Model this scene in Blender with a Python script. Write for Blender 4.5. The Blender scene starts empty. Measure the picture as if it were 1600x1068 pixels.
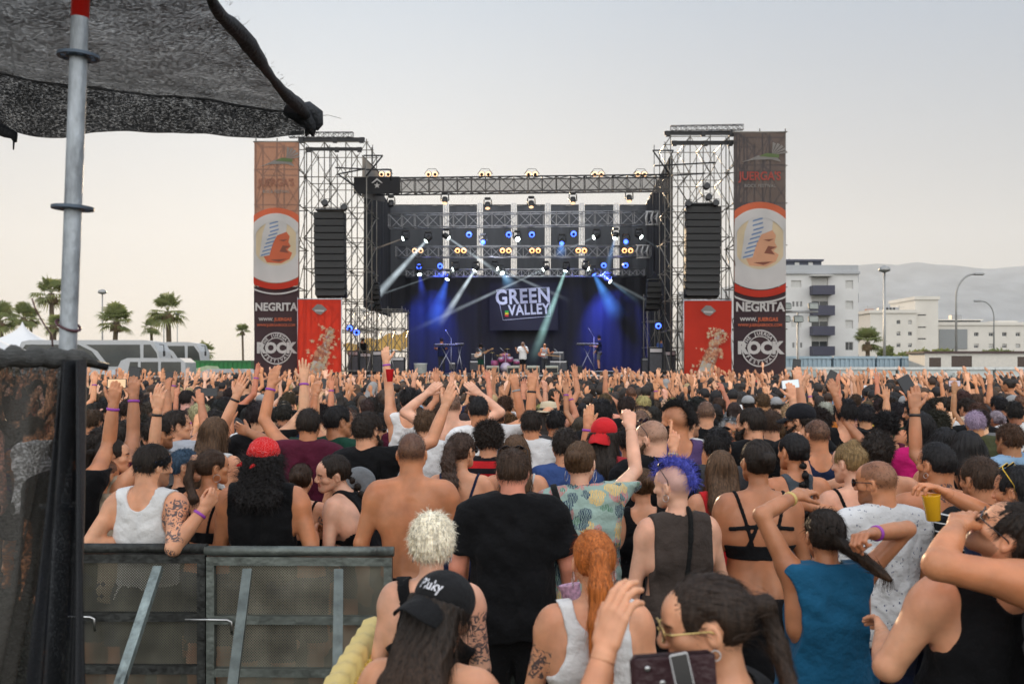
import bpy, math, random
import numpy as np
from mathutils import Vector, Matrix, Euler
random.seed(7)
RNG = np.random.default_rng(11)
SC = bpy.context.scene
COL = SC.collection
R = math.radians

# ------------------------------------------------------------------ camera
FPX = 1555.0          # focal length in pixels of the 1600 px wide photograph
HZ = 575.0            # horizon row
CAMZ = 2.13
cam_d = bpy.data.cameras.new('camera')
cam = bpy.data.objects.new('camera', cam_d)
COL.objects.link(cam)
cam.location = (0, 0, CAMZ)
cam.rotation_euler = (R(90), 0, 0)
cam_d.sensor_width = 36
cam_d.lens = 36 * FPX / 1600
cam_d.shift_y = (HZ - 534) / 1600
cam_d.clip_start = 0.05
cam_d.clip_end = 20000
cam_d.dof.use_dof = True
cam_d.dof.focus_distance = 8.0
cam_d.dof.aperture_fstop = 4.5
SC.camera = cam

def P(px, py, Y):
    return Vector(((px - 800) / FPX * Y, Y, CAMZ + (HZ - py) / FPX * Y))

# ------------------------------------------------------------------ world and sun
SKY_SAT, SKY_GAM, SKY_K, SKY_FILL, SKY_TINT = .8, 0.18, 2.42, 3.9, (.80, .955, 1.17, 1)
SUN_EL, SUN_AZ = R(9.0), R(-11.0)      # low behind the left tower
w = bpy.data.worlds.new('World'); SC.world = w; w.use_nodes = True
nt = w.node_tree; nt.nodes.clear()
sky = nt.nodes.new('ShaderNodeTexSky'); sky.sky_type = 'NISHITA'; sky.sun_disc = False
sky.sun_elevation = SUN_EL; sky.sun_rotation = SUN_AZ
sky.air_density = 1.0; sky.dust_density = 3.2; sky.ozone_density = 1.0
hsv = nt.nodes.new('ShaderNodeHueSaturation'); hsv.inputs['Saturation'].default_value = SKY_SAT
gam = nt.nodes.new('ShaderNodeGamma'); gam.inputs['Gamma'].default_value = SKY_GAM       # a hazy evening sky is flatter than the clear-air model
tint = nt.nodes.new('ShaderNodeMix'); tint.data_type = 'RGBA'; tint.blend_type = 'MULTIPLY'; tint.inputs[0].default_value = 1; tint.inputs[7].default_value = SKY_TINT
# added fill: sky brightened and warmed high behind the camera to lift the shade
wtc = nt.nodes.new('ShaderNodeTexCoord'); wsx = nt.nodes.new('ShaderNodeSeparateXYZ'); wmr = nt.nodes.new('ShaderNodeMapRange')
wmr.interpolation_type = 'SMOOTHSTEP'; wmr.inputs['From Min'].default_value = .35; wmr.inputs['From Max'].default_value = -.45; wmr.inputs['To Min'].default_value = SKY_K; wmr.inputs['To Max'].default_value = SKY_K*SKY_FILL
low = nt.nodes.new('ShaderNodeMix'); low.data_type = 'RGBA'; low.inputs[6].default_value = (1.06, .985, .905, 1); low.inputs[7].default_value = SKY_TINT      # milky and peach near the horizon, blue above
wm3 = nt.nodes.new('ShaderNodeMapRange'); wm3.inputs['From Min'].default_value = .02; wm3.inputs['From Max'].default_value = .36
warm = nt.nodes.new('ShaderNodeMix'); warm.data_type = 'RGBA'; warm.inputs[7].default_value = (1.02, .98, .955, 1)
wm2 = nt.nodes.new('ShaderNodeMapRange'); wm2.inputs['From Min'].default_value = .3; wm2.inputs['From Max'].default_value = -.3
nt.links.new(wm3.outputs[0], low.inputs[0]); nt.links.new(low.outputs[2], warm.inputs[6]); nt.links.new(wm2.outputs[0], warm.inputs[0]); nt.links.new(warm.outputs[2], tint.inputs[7])
wsc = nt.nodes.new('ShaderNodeVectorMath'); wsc.operation = 'SCALE'
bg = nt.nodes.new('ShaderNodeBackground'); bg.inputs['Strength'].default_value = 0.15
wo = nt.nodes.new('ShaderNodeOutputWorld')
nt.links.new(sky.outputs[0], hsv.inputs['Color']); nt.links.new(hsv.outputs[0], gam.inputs['Color']); nt.links.new(gam.outputs[0], tint.inputs[6])
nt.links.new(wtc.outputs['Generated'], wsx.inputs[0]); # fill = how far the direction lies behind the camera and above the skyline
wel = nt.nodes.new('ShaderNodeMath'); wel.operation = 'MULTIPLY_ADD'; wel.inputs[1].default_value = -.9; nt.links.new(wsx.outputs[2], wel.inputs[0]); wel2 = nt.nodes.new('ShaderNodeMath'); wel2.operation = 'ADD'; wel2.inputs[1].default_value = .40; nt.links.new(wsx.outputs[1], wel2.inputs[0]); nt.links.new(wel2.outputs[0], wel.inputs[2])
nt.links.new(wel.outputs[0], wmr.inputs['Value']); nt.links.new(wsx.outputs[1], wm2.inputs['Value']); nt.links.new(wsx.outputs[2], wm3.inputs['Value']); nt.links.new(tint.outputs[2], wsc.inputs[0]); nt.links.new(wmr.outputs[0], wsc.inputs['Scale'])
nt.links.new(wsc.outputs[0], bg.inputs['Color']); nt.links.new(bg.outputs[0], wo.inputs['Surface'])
sun_d = bpy.data.lights.new('sun', 'SUN'); sun_d.energy = 5.0; sun_d.angle = R(0.6); sun_d.color = (1.0, 0.74, 0.46)
sun = bpy.data.objects.new('sun', sun_d); COL.objects.link(sun)
sun.rotation_euler = Vector((math.sin(-SUN_AZ)*1.0, -math.cos(SUN_AZ), -math.tan(SUN_EL))).to_track_quat("-Z", "Y").to_euler()   # light travels from the sun towards the camera
SC.view_settings.view_transform = 'Standard'; SC.view_settings.look = 'None'
SC.view_settings.exposure = 0.12; SC.view_settings.gamma = 1.0
SC.cycles.use_denoising = True
SC.cycles.max_bounces = 8; SC.cycles.transparent_max_bounces = 24
SC.cycles.diffuse_bounces = 3; SC.cycles.glossy_bounces = 3; SC.cycles.transmission_bounces = 4
SC.cycles.volume_bounces = 1
SC.cycles.sample_clamp_indirect = 4.0
SC.cycles.caustics_reflective = False; SC.cycles.caustics_refractive = False
# ------------------------------------------------------------------ tagging and object helpers
def tag(o, label=None, cat=None, group=None, kind=None):
    if label: o['label'] = label
    if cat: o['category'] = cat
    if group: o['group'] = group
    if kind: o['kind'] = kind
    return o

def link(o, parent=None):
    COL.objects.link(o)
    if parent is not None: o.parent = parent
    return o

def empty(name, loc=(0, 0, 0), rz=0.0):
    o = bpy.data.objects.new(name, None); o.location = loc; o.rotation_euler = (0, 0, rz)
    o.empty_display_size = 0.2
    return link(o)

def copy_thing(o, parent=None):
    c = o.copy(); link(c, parent)
    for ch in list(o.children): copy_thing(ch, c)
    return c

def np_mesh(name, V, F, mats=None, tint=None, smooth=True, midx=None):
    """V (n,3); F: (m,4) or (m,3) array or a list of such arrays"""
    me = bpy.data.meshes.new(name)
    Fs = F if isinstance(F, list) else [F]
    Fs = [np.asarray(f, dtype=np.int32) for f in Fs if len(f)]
    V = np.asarray(V, dtype=np.float32)
    me.vertices.add(len(V)); me.vertices.foreach_set('co', V.ravel())
    loops = np.concatenate([f.ravel() for f in Fs]) if Fs else np.zeros(0, np.int32)
    tot = np.concatenate([np.full(len(f), f.shape[1], np.int32) for f in Fs]) if Fs else np.zeros(0, np.int32)
    start = np.concatenate([[0], np.cumsum(tot)[:-1]]).astype(np.int32) if len(tot) else tot
    me.loops.add(len(loops)); me.loops.foreach_set('vertex_index', loops)
    me.polygons.add(len(tot)); me.polygons.foreach_set('loop_start', start)
    try: me.polygons.foreach_set('loop_total', tot)
    except Exception: pass
    me.polygons.foreach_set('use_smooth', np.full(len(tot), bool(smooth)))
    for m in (mats or []): me.materials.append(m)
    if midx is not None: me.polygons.foreach_set('material_index', np.asarray(midx, np.int32))
    me.update(calc_edges=True)
    if tint is not None:
        a = me.color_attributes.new('tint', 'FLOAT_COLOR', 'POINT')
        t = np.ones((len(V), 4), np.float32); t[:, :tint.shape[1]] = tint
        a.data.foreach_set('color', t.ravel())
    return me

class MB:
    """collects boxes, bars, tubes, lathes, prisms; build() links them as one mesh object"""
    def __init__(s): s.v = []; s.f = []; s.m = []; s.n = 0; s.cur = 0; s.sm = []
    def add(s, V, F, smooth=False):
        V = [tuple(map(float, v)) for v in V]
        s.v += V
        for f in F: s.f.append([i + s.n for i in f]); s.m.append(s.cur); s.sm.append(smooth)
        s.n += len(V); return s
    def box(s, lo, hi, M=None):
        x0, y0, z0 = lo; x1, y1, z1 = hi
        V = [Vector(p) for p in ((x0,y0,z0),(x1,y0,z0),(x1,y1,z0),(x0,y1,z0),(x0,y0,z1),(x1,y0,z1),(x1,y1,z1),(x0,y1,z1))]
        if M is not None: V = [M @ v for v in V]
        return s.add(V, [(0,3,2,1),(4,5,6,7),(0,1,5,4),(1,2,6,5),(2,3,7,6),(3,0,4,7)])
    def cbox(s, c, sz, rot=None):
        M = Matrix.Translation(Vector(c)) @ (Euler(rot).to_matrix().to_4x4() if rot else Matrix())
        h = [a / 2 for a in sz]
        return s.box([-a for a in h], h, M)
    def bbox(s, c, sz, b=0.01, rot=None):
        """box with chamfered edges"""
        M = Matrix.Translation(Vector(c)) @ (Euler(rot).to_matrix().to_4x4() if rot else Matrix())
        hx, hy, hz = [a / 2 for a in sz]; b = min(b, hx*.9, hy*.9, hz*.9)
        V = []; F = []
        rings = [(-hz, b), (-hz + b, 0), (hz - b, 0), (hz, b)]
        for z, i in rings:
            x, y = hx - i, hy - i; c_ = b
            for (px, py) in ((x-c_, -y), (x, -y+c_), (x, y-c_), (x-c_, y), (-x+c_, y), (-x, y-c_), (-x, -y+c_), (-x+c_, -y)):
                V.append(M @ Vector((px, py, z)))
        for k in range(3):
            for j in range(8):
                a = k*8+j; a2 = k*8+(j+1) % 8
                F.append((a, a2, a2+8, a+8))
        F.append(tuple(range(7, -1, -1))); F.append(tuple(range(24, 32)))
        return s.add(V, F)
    def bar(s, a, b, r, r2=None, n=8, cap=True, smooth=True):
        a = Vector(a); b = Vector(b); d = b - a
        if d.length < 1e-6: return s
        d.normalize(); r2 = r if r2 is None else r2
        u = d.orthogonal().normalized(); v = d.cross(u)
        V = []
        for c, rr in ((a, r), (b, r2)):
            for i in range(n):
                t = 2*math.pi*i/n + math.pi/n
                V.append(c + (u*math.cos(t) + v*math.sin(t))*rr)
        F = [(i, (i+1) % n, (i+1) % n + n, i+n) for i in range(n)]
        s.add(V, F, smooth)
        if cap:
            s.f.append([s.n-2*n+i for i in range(n-1, -1, -1)]); s.m.append(s.cur); s.sm.append(False)
            s.f.append([s.n-n+i for i in range(n)]); s.m.append(s.cur); s.sm.append(False)
        return s
    def tube(s, pts, r, n=8, closed=False):
        pts = [Vector(p) for p in pts]; k = len(pts)
        rs = r if isinstance(r, (list, tuple)) else [r]*k
        V = []; u = None
        for i, p in enumerate(pts):
            if closed: t = (pts[(i+1) % k] - pts[i-1])
            else: t = pts[min(i+1, k-1)] - pts[max(i-1, 0)]
            t.normalize()
            if u is None: u = t.orthogonal().normalized()
            else: u = (u - t*u.dot(t)).normalized()
            v = t.cross(u)
            for j in range(n):
                q = 2*math.pi*j/n
                V.append(p + (u*math.cos(q)+v*math.sin(q))*rs[i])
        F = []
        for i in range(k if closed else k-1):
            for j in range(n):
                a = i*n+j; b = i*n+(j+1) % n; c = ((i+1) % k)*n+(j+1) % n; d = ((i+1) % k)*n+j
                F.append((a, b, c, d))
        if not closed:
            F.append(tuple(range(n-1, -1, -1))); F.append(tuple((k-1)*n+j for j in range(n)))
        return s.add(V, F, True)
    def lathe(s, prof, c=(0,0,0), n=16, M=None, smooth=True):
        V = []
        for r, z in prof:
            for j in range(n):
                q = 2*math.pi*j/n
                p = Vector((r*math.cos(q), r*math.sin(q), z))
                V.append((M @ p if M is not None else p) + Vector(c))
        F = []
        for i in range(len(prof)-1):
            for j in range(n):
                F.append((i*n+j, i*n+(j+1) % n, (i+1)*n+(j+1) % n, (i+1)*n+j))
        F.append(tuple(range(n-1, -1, -1))); F.append(tuple((len(prof)-1)*n+j for j in range(n)))
        return s.add(V, F, smooth)
    def prism(s, poly, M, th):
        """2D outline extruded by th along local z, placed by M"""
        n = len(poly)
        V = [M @ Vector((x, y, 0)) for x, y in poly] + [M @ Vector((x, y, th)) for x, y in poly]
        F = [tuple(range(n-1, -1, -1)), tuple(range(n, 2*n))] + [(i, (i+1) % n, (i+1) % n+n, i+n) for i in range(n)]
        return s.add(V, F)
    def build(s, name, mats, parent=None):
        me = bpy.data.meshes.new(name)
        me.from_pydata(s.v, [], s.f)
        for m in (mats if isinstance(mats, (list, tuple)) else [mats]): me.materials.append(m)
        me.polygons.foreach_set('material_index', s.m)
        me.polygons.foreach_set('use_smooth', s.sm)
        me.update()
        return link(bpy.data.objects.new(name, me), parent)

# ------------------------------------------------------------------ materials
MATS = {}
def nodes_of(name):
    m = bpy.data.materials.new(name); m.use_nodes = True
    t = m.node_tree; b = t.nodes['Principled BSDF']
    return m, t, b
def N(t, typ, **kw):
    n = t.nodes.new(typ)
    for k, v in kw.items():
        if k in n.inputs: n.inputs[k].default_value = v
        else: setattr(n, k, v)
    return n
def mat(name, col, rough=0.7, metal=0.0, var=0.15, scale=6.0, bump=0.0, bscale=40.0, emis=None, estr=0.0, alpha=None, trans=0.0, spec=0.5, stretch=None):
    """plain procedural surface: colour broken by two scales of noise, a little bump, roughness variation"""
    if name in MATS: return MATS[name]
    m, t, b = nodes_of(name)
    tc = N(t, 'ShaderNodeTexCoord'); src = tc.outputs['Object']
    if stretch:
        mp = N(t, 'ShaderNodeMapping'); mp.inputs['Scale'].default_value = stretch
        t.links.new(src, mp.inputs[0]); src = mp.outputs[0]
    n1 = N(t, 'ShaderNodeTexNoise', Scale=scale, Detail=6.0, Roughness=0.6); t.links.new(src, n1.inputs['Vector'])
    mr = N(t, 'ShaderNodeMapRange'); mr.inputs['From Min'].default_value = 0.3; mr.inputs['From Max'].default_value = 0.7
    mr.inputs['To Min'].default_value = 1-var; mr.inputs['To Max'].default_value = 1+var
    t.links.new(n1.outputs['Fac'], mr.inputs['Value'])
    mx = N(t, 'ShaderNodeVectorMath', operation='SCALE'); mx.inputs[0].default_value = col[:3]
    t.links.new(mr.outputs[0], mx.inputs['Scale']); t.links.new(mx.outputs[0], b.inputs['Base Color'])
    mr2 = N(t, 'ShaderNodeMapRange'); mr2.inputs['To Min'].default_value = max(rough-0.12, 0.03); mr2.inputs['To Max'].default_value = min(rough+0.12, 1)
    t.links.new(n1.outputs['Fac'], mr2.inputs['Value']); t.links.new(mr2.outputs[0], b.inputs['Roughness'])
    b.inputs['Metallic'].default_value = metal
    b.inputs['Specular IOR Level'].default_value = spec
    if bump:
        n2 = N(t, 'ShaderNodeTexNoise', Scale=bscale, Detail=4.0); t.links.new(src, n2.inputs['Vector'])
        bp = N(t, 'ShaderNodeBump', Strength=bump, Distance=0.02); t.links.new(n2.outputs['Fac'], bp.inputs['Height'])
        t.links.new(bp.outputs[0], b.inputs['Normal'])
    if emis: b.inputs['Emission Color'].default_value = (*emis, 1); b.inputs['Emission Strength'].default_value = estr
    if alpha is not None: b.inputs['Alpha'].default_value = alpha
    if trans: b.inputs['Transmission Weight'].default_value = trans
    MATS[name] = m
    return m

def objcol_mat(name, kind):
    """skin / cloth / hair: base colour is the object's own colour times the vertex tint"""
    m, t, b = nodes_of(name)
    oi = N(t, 'ShaderNodeObjectInfo'); at = N(t, 'ShaderNodeAttribute', attribute_name='tint'); tc = N(t, 'ShaderNodeTexCoord')
    mul = N(t, 'ShaderNodeMix', data_type='RGBA', blend_type='MULTIPLY'); mul.inputs[0].default_value = 1
    t.links.new(oi.outputs['Color'], mul.inputs[6]); t.links.new(at.outputs['Color'], mul.inputs[7])
    def noise(scale, det=5.0, vec=None):
        n = N(t, 'ShaderNodeTexNoise', Scale=scale, Detail=det)
        t.links.new(vec or tc.outputs['Object'], n.inputs['Vector']); return n
    def rng(src, a, bb):
        r_ = N(t, 'ShaderNodeMapRange'); r_.inputs['From Min'].default_value = .3; r_.inputs['From Max'].default_value = .7
        r_.inputs['To Min'].default_value = a; r_.inputs['To Max'].default_value = bb
        t.links.new(src, r_.inputs['Value']); return r_.outputs[0]
    def scale(col, fac):
        s_ = N(t, 'ShaderNodeVectorMath', operation='SCALE'); t.links.new(col, s_.inputs[0]); t.links.new(fac, s_.inputs['Scale']); return s_.outputs[0]
    if kind == 'skin':
        n1 = noise(11.0, 9.0); c = scale(mul.outputs[2], rng(n1.outputs['Fac'], .80, 1.14))
        # redder patches
        n2 = noise(4.0, 3.0)
        mx = N(t, 'ShaderNodeMix', data_type='RGBA', blend_type='MULTIPLY'); t.links.new(rng(n2.outputs['Fac'], 0, .85), mx.inputs[0])
        t.links.new(c, mx.inputs[6]); mx.inputs[7].default_value = (1.0, .82, .76, 1)
        # tattoos where tint alpha < 1
        n3 = N(t, 'ShaderNodeTexNoise', Scale=26.0, Detail=3.0, Distortion=2.5); t.links.new(tc.outputs['Object'], n3.inputs['Vector'])
        st = N(t, 'ShaderNodeMapRange'); st.inputs['From Min'].default_value = .49; st.inputs['From Max'].default_value = .54
        t.links.new(n3.outputs['Fac'], st.inputs['Value'])
        inv = N(t, 'ShaderNodeMath', operation='SUBTRACT'); inv.inputs[0].default_value = 1.0; t.links.new(at.outputs['Alpha'], inv.inputs[1])
        mm = N(t, 'ShaderNodeMath', operation='MULTIPLY'); t.links.new(inv.outputs[0], mm.inputs[0]); t.links.new(st.outputs[0], mm.inputs[1])
        mt = N(t, 'ShaderNodeMix', data_type='RGBA'); t.links.new(mm.outputs[0], mt.inputs[0]); t.links.new(mx.outputs[2], mt.inputs[6])
        mt.inputs[7].default_value = (.035, .045, .06, 1)
        t.links.new(mt.outputs[2], b.inputs['Base Color'])
        b.inputs['Specular IOR Level'].default_value = .5; t.links.new(rng(noise(30.0, 6.0).outputs['Fac'], .28, .62), b.inputs['Roughness'])
        b.inputs['Subsurface Weight'].default_value = .12; b.inputs['Subsurface Radius'].default_value = (.02, .008, .004)
        b.inputs['Subsurface Scale'].default_value = .6
        nb = noise(120.0, 3.0); bp = N(t, 'ShaderNodeBump', Strength=.12, Distance=.004); t.links.new(nb.outputs['Fac'], bp.inputs['Height'])
        t.links.new(bp.outputs[0], b.inputs['Normal'])
    elif kind == 'hair':
        mp = N(t, 'ShaderNodeMapping'); mp.inputs['Scale'].default_value = (150, 150, 10); t.links.new(tc.outputs['Object'], mp.inputs[0])
        n1 = noise(1.0, 4.0, mp.outputs[0]); c = scale(mul.outputs[2], rng(n1.outputs['Fac'], .45, 1.6))
        t.links.new(c, b.inputs['Base Color']); b.inputs['Roughness'].default_value = .6; b.inputs['Specular IOR Level'].default_value = .3
        b.inputs['Anisotropic'].default_value = .5
        bp = N(t, 'ShaderNodeBump', Strength=.5, Distance=.006); t.links.new(n1.outputs['Fac'], bp.inputs['Height']); t.links.new(bp.outputs[0], b.inputs['Normal'])
    else:
        n1 = noise(5.0, 6.0); c = scale(mul.outputs[2], rng(n1.outputs['Fac'], .82, 1.15))
        b.inputs['Roughness'].default_value = .88; b.inputs['Specular IOR Level'].default_value = .15
        b.inputs['Sheen Weight'].default_value = .04
        if kind == 'stripe':
            sx = N(t, 'ShaderNodeSeparateXYZ'); t.links.new(tc.outputs['Object'], sx.inputs[0])
            fr = N(t, 'ShaderNodeMath', operation='MULTIPLY'); fr.inputs[1].default_value = 1/.085; t.links.new(sx.outputs[2], fr.inputs[0])
            f2 = N(t, 'ShaderNodeMath', operation='FRACT'); t.links.new(fr.outputs[0], f2.inputs[0])
            gt = N(t, 'ShaderNodeMath', operation='GREATER_THAN'); gt.inputs[1].default_value = .55; t.links.new(f2.outputs[0], gt.inputs[0])
            mx = N(t, 'ShaderNodeMix', data_type='RGBA'); t.links.new(gt.outputs[0], mx.inputs[0]); t.links.new(c, mx.inputs[6]); mx.inputs[7].default_value = (.015, .012, .015, 1)
            c = mx.outputs[2]
        if kind == 'pinstripe':
            sx = N(t, 'ShaderNodeSeparateXYZ'); t.links.new(tc.outputs['Object'], sx.inputs[0])
            fr = N(t, 'ShaderNodeMath', operation='MULTIPLY'); fr.inputs[1].default_value = 1/.042; t.links.new(sx.outputs[2], fr.inputs[0])
            f2 = N(t, 'ShaderNodeMath', operation='FRACT'); t.links.new(fr.outputs[0], f2.inputs[0])
            gt = N(t, 'ShaderNodeMath', operation='GREATER_THAN'); gt.inputs[1].default_value = .84; t.links.new(f2.outputs[0], gt.inputs[0])
            mx = N(t, 'ShaderNodeMix', data_type='RGBA'); t.links.new(gt.outputs[0], mx.inputs[0]); t.links.new(c, mx.inputs[6]); mx.inputs[7].default_value = (.6, .6, .58, 1)
            c = mx.outputs[2]
        if kind == 'paisley':
            vo = N(t, 'ShaderNodeTexVoronoi', Scale=30.0); t.links.new(tc.outputs['Object'], vo.inputs['Vector'])
            wv = N(t, 'ShaderNodeMath', operation='MULTIPLY'); wv.inputs[1].default_value = 26.0; t.links.new(vo.outputs['Distance'], wv.inputs[0])
            sn = N(t, 'ShaderNodeMath', operation='SINE'); t.links.new(wv.outputs[0], sn.inputs[0])
            gt = N(t, 'ShaderNodeMath', operation='GREATER_THAN'); gt.inputs[1].default_value = .985; t.links.new(sn.outputs[0], gt.inputs[0])
            mx = N(t, 'ShaderNodeMix', data_type='RGBA'); t.links.new(gt.outputs[0], mx.inputs[0]); t.links.new(c, mx.inputs[6]); mx.inputs[7].default_value = (.75, .6, .6, 1)
            c = mx.outputs[2]
        if kind in ('floral', 'print'):
            for sc_, th, colr in ((9.0, .44, (.62, .20, .20, 1)), (8.0, .36, (.78, .50, .16, 1)), (11.0, .40, (.03, .05, .10, 1)), (13.0, .25, (.10, .22, .14, 1))) if kind == 'floral' else ((34.0, .2, (.06, .08, .16, 1)),):
                vo = N(t, 'ShaderNodeTexVoronoi', Scale=sc_); 
                dn = N(t, 'ShaderNodeTexNoise', Scale=30.0, Detail=2.0); t.links.new(tc.outputs['Object'], dn.inputs['Vector'])
                ad = N(t, 'ShaderNodeVectorMath', operation='MULTIPLY_ADD'); ad.inputs[1].default_value = (.035,)*3
                t.links.new(dn.outputs['Color'], ad.inputs[0]); t.links.new(tc.outputs['Object'], ad.inputs[2]); t.links.new(ad.outputs[0], vo.inputs['Vector'])
                lt = N(t, 'ShaderNodeMath', operation='LESS_THAN'); lt.inputs[1].default_value = th; t.links.new(vo.outputs['Distance'], lt.inputs[0])
                rn = N(t, 'ShaderNodeTexWave', Scale=40.0, Distortion=8.0); t.links.new(tc.outputs['Object'], rn.inputs['Vector'])
                r3 = N(t, 'ShaderNodeMath', operation='GREATER_THAN'); r3.inputs[1].default_value = .35; t.links.new(rn.outputs['Fac'], r3.inputs[0])
                m3 = N(t, 'ShaderNodeMath', operation='MULTIPLY'); t.links.new(lt.outputs[0], m3.inputs[0]); t.links.new(r3.outputs[0], m3.inputs[1])
                mx = N(t, 'ShaderNodeMix', data_type='RGBA'); t.links.new(m3.outputs[0], mx.inputs[0]); t.links.new(c, mx.inputs[6]); mx.inputs[7].default_value = colr
                c = mx.outputs[2]
        t.links.new(c, b.inputs['Base Color'])
        nb = noise(11.0, 7.0); nc = noise(350.0, 2.0)
        bp = N(t, 'ShaderNodeBump', Strength=.9, Distance=.03); t.links.new(nb.outputs['Fac'], bp.inputs['Height'])
        bp2 = N(t, 'ShaderNodeBump', Strength=.25, Distance=.002); t.links.new(nc.outputs['Fac'], bp2.inputs['Height']); t.links.new(bp.outputs[0], bp2.inputs['Normal'])
        t.links.new(bp2.outputs[0], b.inputs['Normal'])
    return m
M_SKIN = objcol_mat('skin', 'skin'); M_HAIR = objcol_mat('hair', 'hair'); M_CLOTH = objcol_mat('cloth', 'cloth')
M_STRIPE = objcol_mat('striped_cloth', 'stripe'); M_PIN = objcol_mat('pinstriped_cloth', 'pinstripe')
M_FLORAL = objcol_mat('floral_cloth', 'floral'); M_PRINT = objcol_mat('printed_cloth', 'print')
M_PAISLEY = objcol_mat('paisley_cloth', 'paisley')
CLOTHM = {'plain': M_CLOTH, 'stripe': M_STRIPE, 'pin': M_PIN, 'floral': M_FLORAL, 'print': M_PRINT}
M_BLACKP = mat('black_plastic', (.012, .012, .014), .35, var=.1)
M_METAL = mat('bright_metal', (.6, .6, .6), .3, 1.0)
M_GOLD = mat('gold_metal', (.75, .55, .22), .3, 1.0)
# ------------------------------------------------------------------ implicit surfaces turned into meshes
def _n(v): v = np.asarray(v, float); return v / (np.linalg.norm(v) + 1e-12)
class Fld:
    def __init__(s): s.p = []
    def cone(s, a, b, ra, rb, k=.02, flat=None, fs=1.0, bulge=0.0, tag='', op='+', cut=False):
        s.p.append(('c', np.asarray(a, float), np.asarray(b, float), ra, rb, k, None if flat is None else _n(flat), fs, bulge, tag, op, cut)); return s
    def ell(s, c, r, Rm=None, k=.02, tag='', op='+'):
        s.p.append(('e', np.asarray(c, float), np.asarray(r, float), Rm, 0, k, None, 1, 0, tag, op, False)); return s
    def bounds(s, tags=None, inf=0.0):
        lo = np.full(3, 9.); hi = -lo
        for q in s.p:
            if q[10] != '+' or (tags and q[9] not in tags): continue
            if q[0] == 'c':
                l = np.minimum(q[1]-q[3], q[2]-q[4]); h = np.maximum(q[1]+q[3], q[2]+q[4])
            else:
                m = q[2].max(); l = q[1]-m; h = q[1]+m
            lo = np.minimum(lo, l); hi = np.maximum(hi, h)
        return lo-inf, hi+inf
    def eval(s, lo, hi, h, tags=None, inf=0.0, infd=None):
        lo = np.asarray(lo, float); n = np.maximum(np.ceil((np.asarray(hi)-lo)/h).astype(int)+1, 3)
        vol = np.full(n, .25, np.float32)
        ax = [(lo[i]+h*np.arange(n[i])).astype(np.float32) for i in range(3)]
        for q in s.p:
            if tags and q[9] not in tags: continue
            k = q[5]; g = inf if infd is None else infd.get(q[9], inf)
            if q[0] == 'c':
                rr = max(q[3], q[4])+abs(q[8])
                bl = np.minimum(q[1], q[2])-rr; bh = np.maximum(q[1], q[2])+rr
            else:
                rr = q[2].max(); bl = q[1]-rr; bh = q[1]+rr
            m = k+abs(g)*1.5+2*h
            i0 = np.clip(np.floor((bl-m-lo)/h).astype(int), 0, n); i1 = np.clip(np.ceil((bh+m-lo)/h).astype(int)+1, 0, n)
            if np.any(i1 <= i0): continue
            X = ax[0][i0[0]:i1[0], None, None]; Y = ax[1][None, i0[1]:i1[1], None]; Z = ax[2][None, None, i0[2]:i1[2]]
            if q[0] == 'c':
                a, b = q[1], q[2]; ba = b-a; L2 = ba@ba+1e-9
                t = ((X-a[0])*ba[0]+(Y-a[1])*ba[1]+(Z-a[2])*ba[2])/L2; tc = np.clip(t, 0, 1)
                vx = X-a[0]-tc*ba[0]; vy = Y-a[1]-tc*ba[1]; vz = Z-a[2]-tc*ba[2]
                if q[6] is not None:
                    dd = (vx*q[6][0]+vy*q[6][1]+vz*q[6][2])*(q[7]-1)
                    vx = vx+dd*q[6][0]; vy = vy+dd*q[6][1]; vz = vz+dd*q[6][2]
                d = np.sqrt(vx*vx+vy*vy+vz*vz)-(q[3]+(q[4]-q[3])*tc+q[8]*4*tc*(1-tc))
                if q[11]:
                    L = math.sqrt(L2); d = np.maximum(d-g, np.maximum((t-1)*L, -t*L)); d = d+g
            else:
                px, py, pz = X-q[1][0], Y-q[1][1], Z-q[1][2]
                if q[3] is not None:
                    M = q[3]
                    px, py, pz = (px*M[0,0]+py*M[1,0]+pz*M[2,0]), (px*M[0,1]+py*M[1,1]+pz*M[2,1]), (px*M[0,2]+py*M[1,2]+pz*M[2,2])
                r = q[2]
                k0 = np.sqrt((px/r[0])**2+(py/r[1])**2+(pz/r[2])**2); k1 = np.sqrt((px/r[0]**2)**2+(py/r[1]**2)**2+(pz/r[2]**2)**2)+1e-6
                d = k0*(k0-1)/k1
            d = (d-g).astype(np.float32) if q[10] == '+' else d.astype(np.float32)
            sl = (slice(i0[0], i1[0]), slice(i0[1], i1[1]), slice(i0[2], i1[2]))
            o = vol[sl]
            if q[10] == '+':
                hh = np.maximum(k-np.abs(o-d), 0)/k; vol[sl] = np.minimum(o, d)-hh*hh*k*.25
            else:
                hh = np.maximum(k-np.abs(o+d), 0)/k; vol[sl] = np.maximum(o, -d)+hh*hh*k*.25
        return vol, lo, ax

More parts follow.
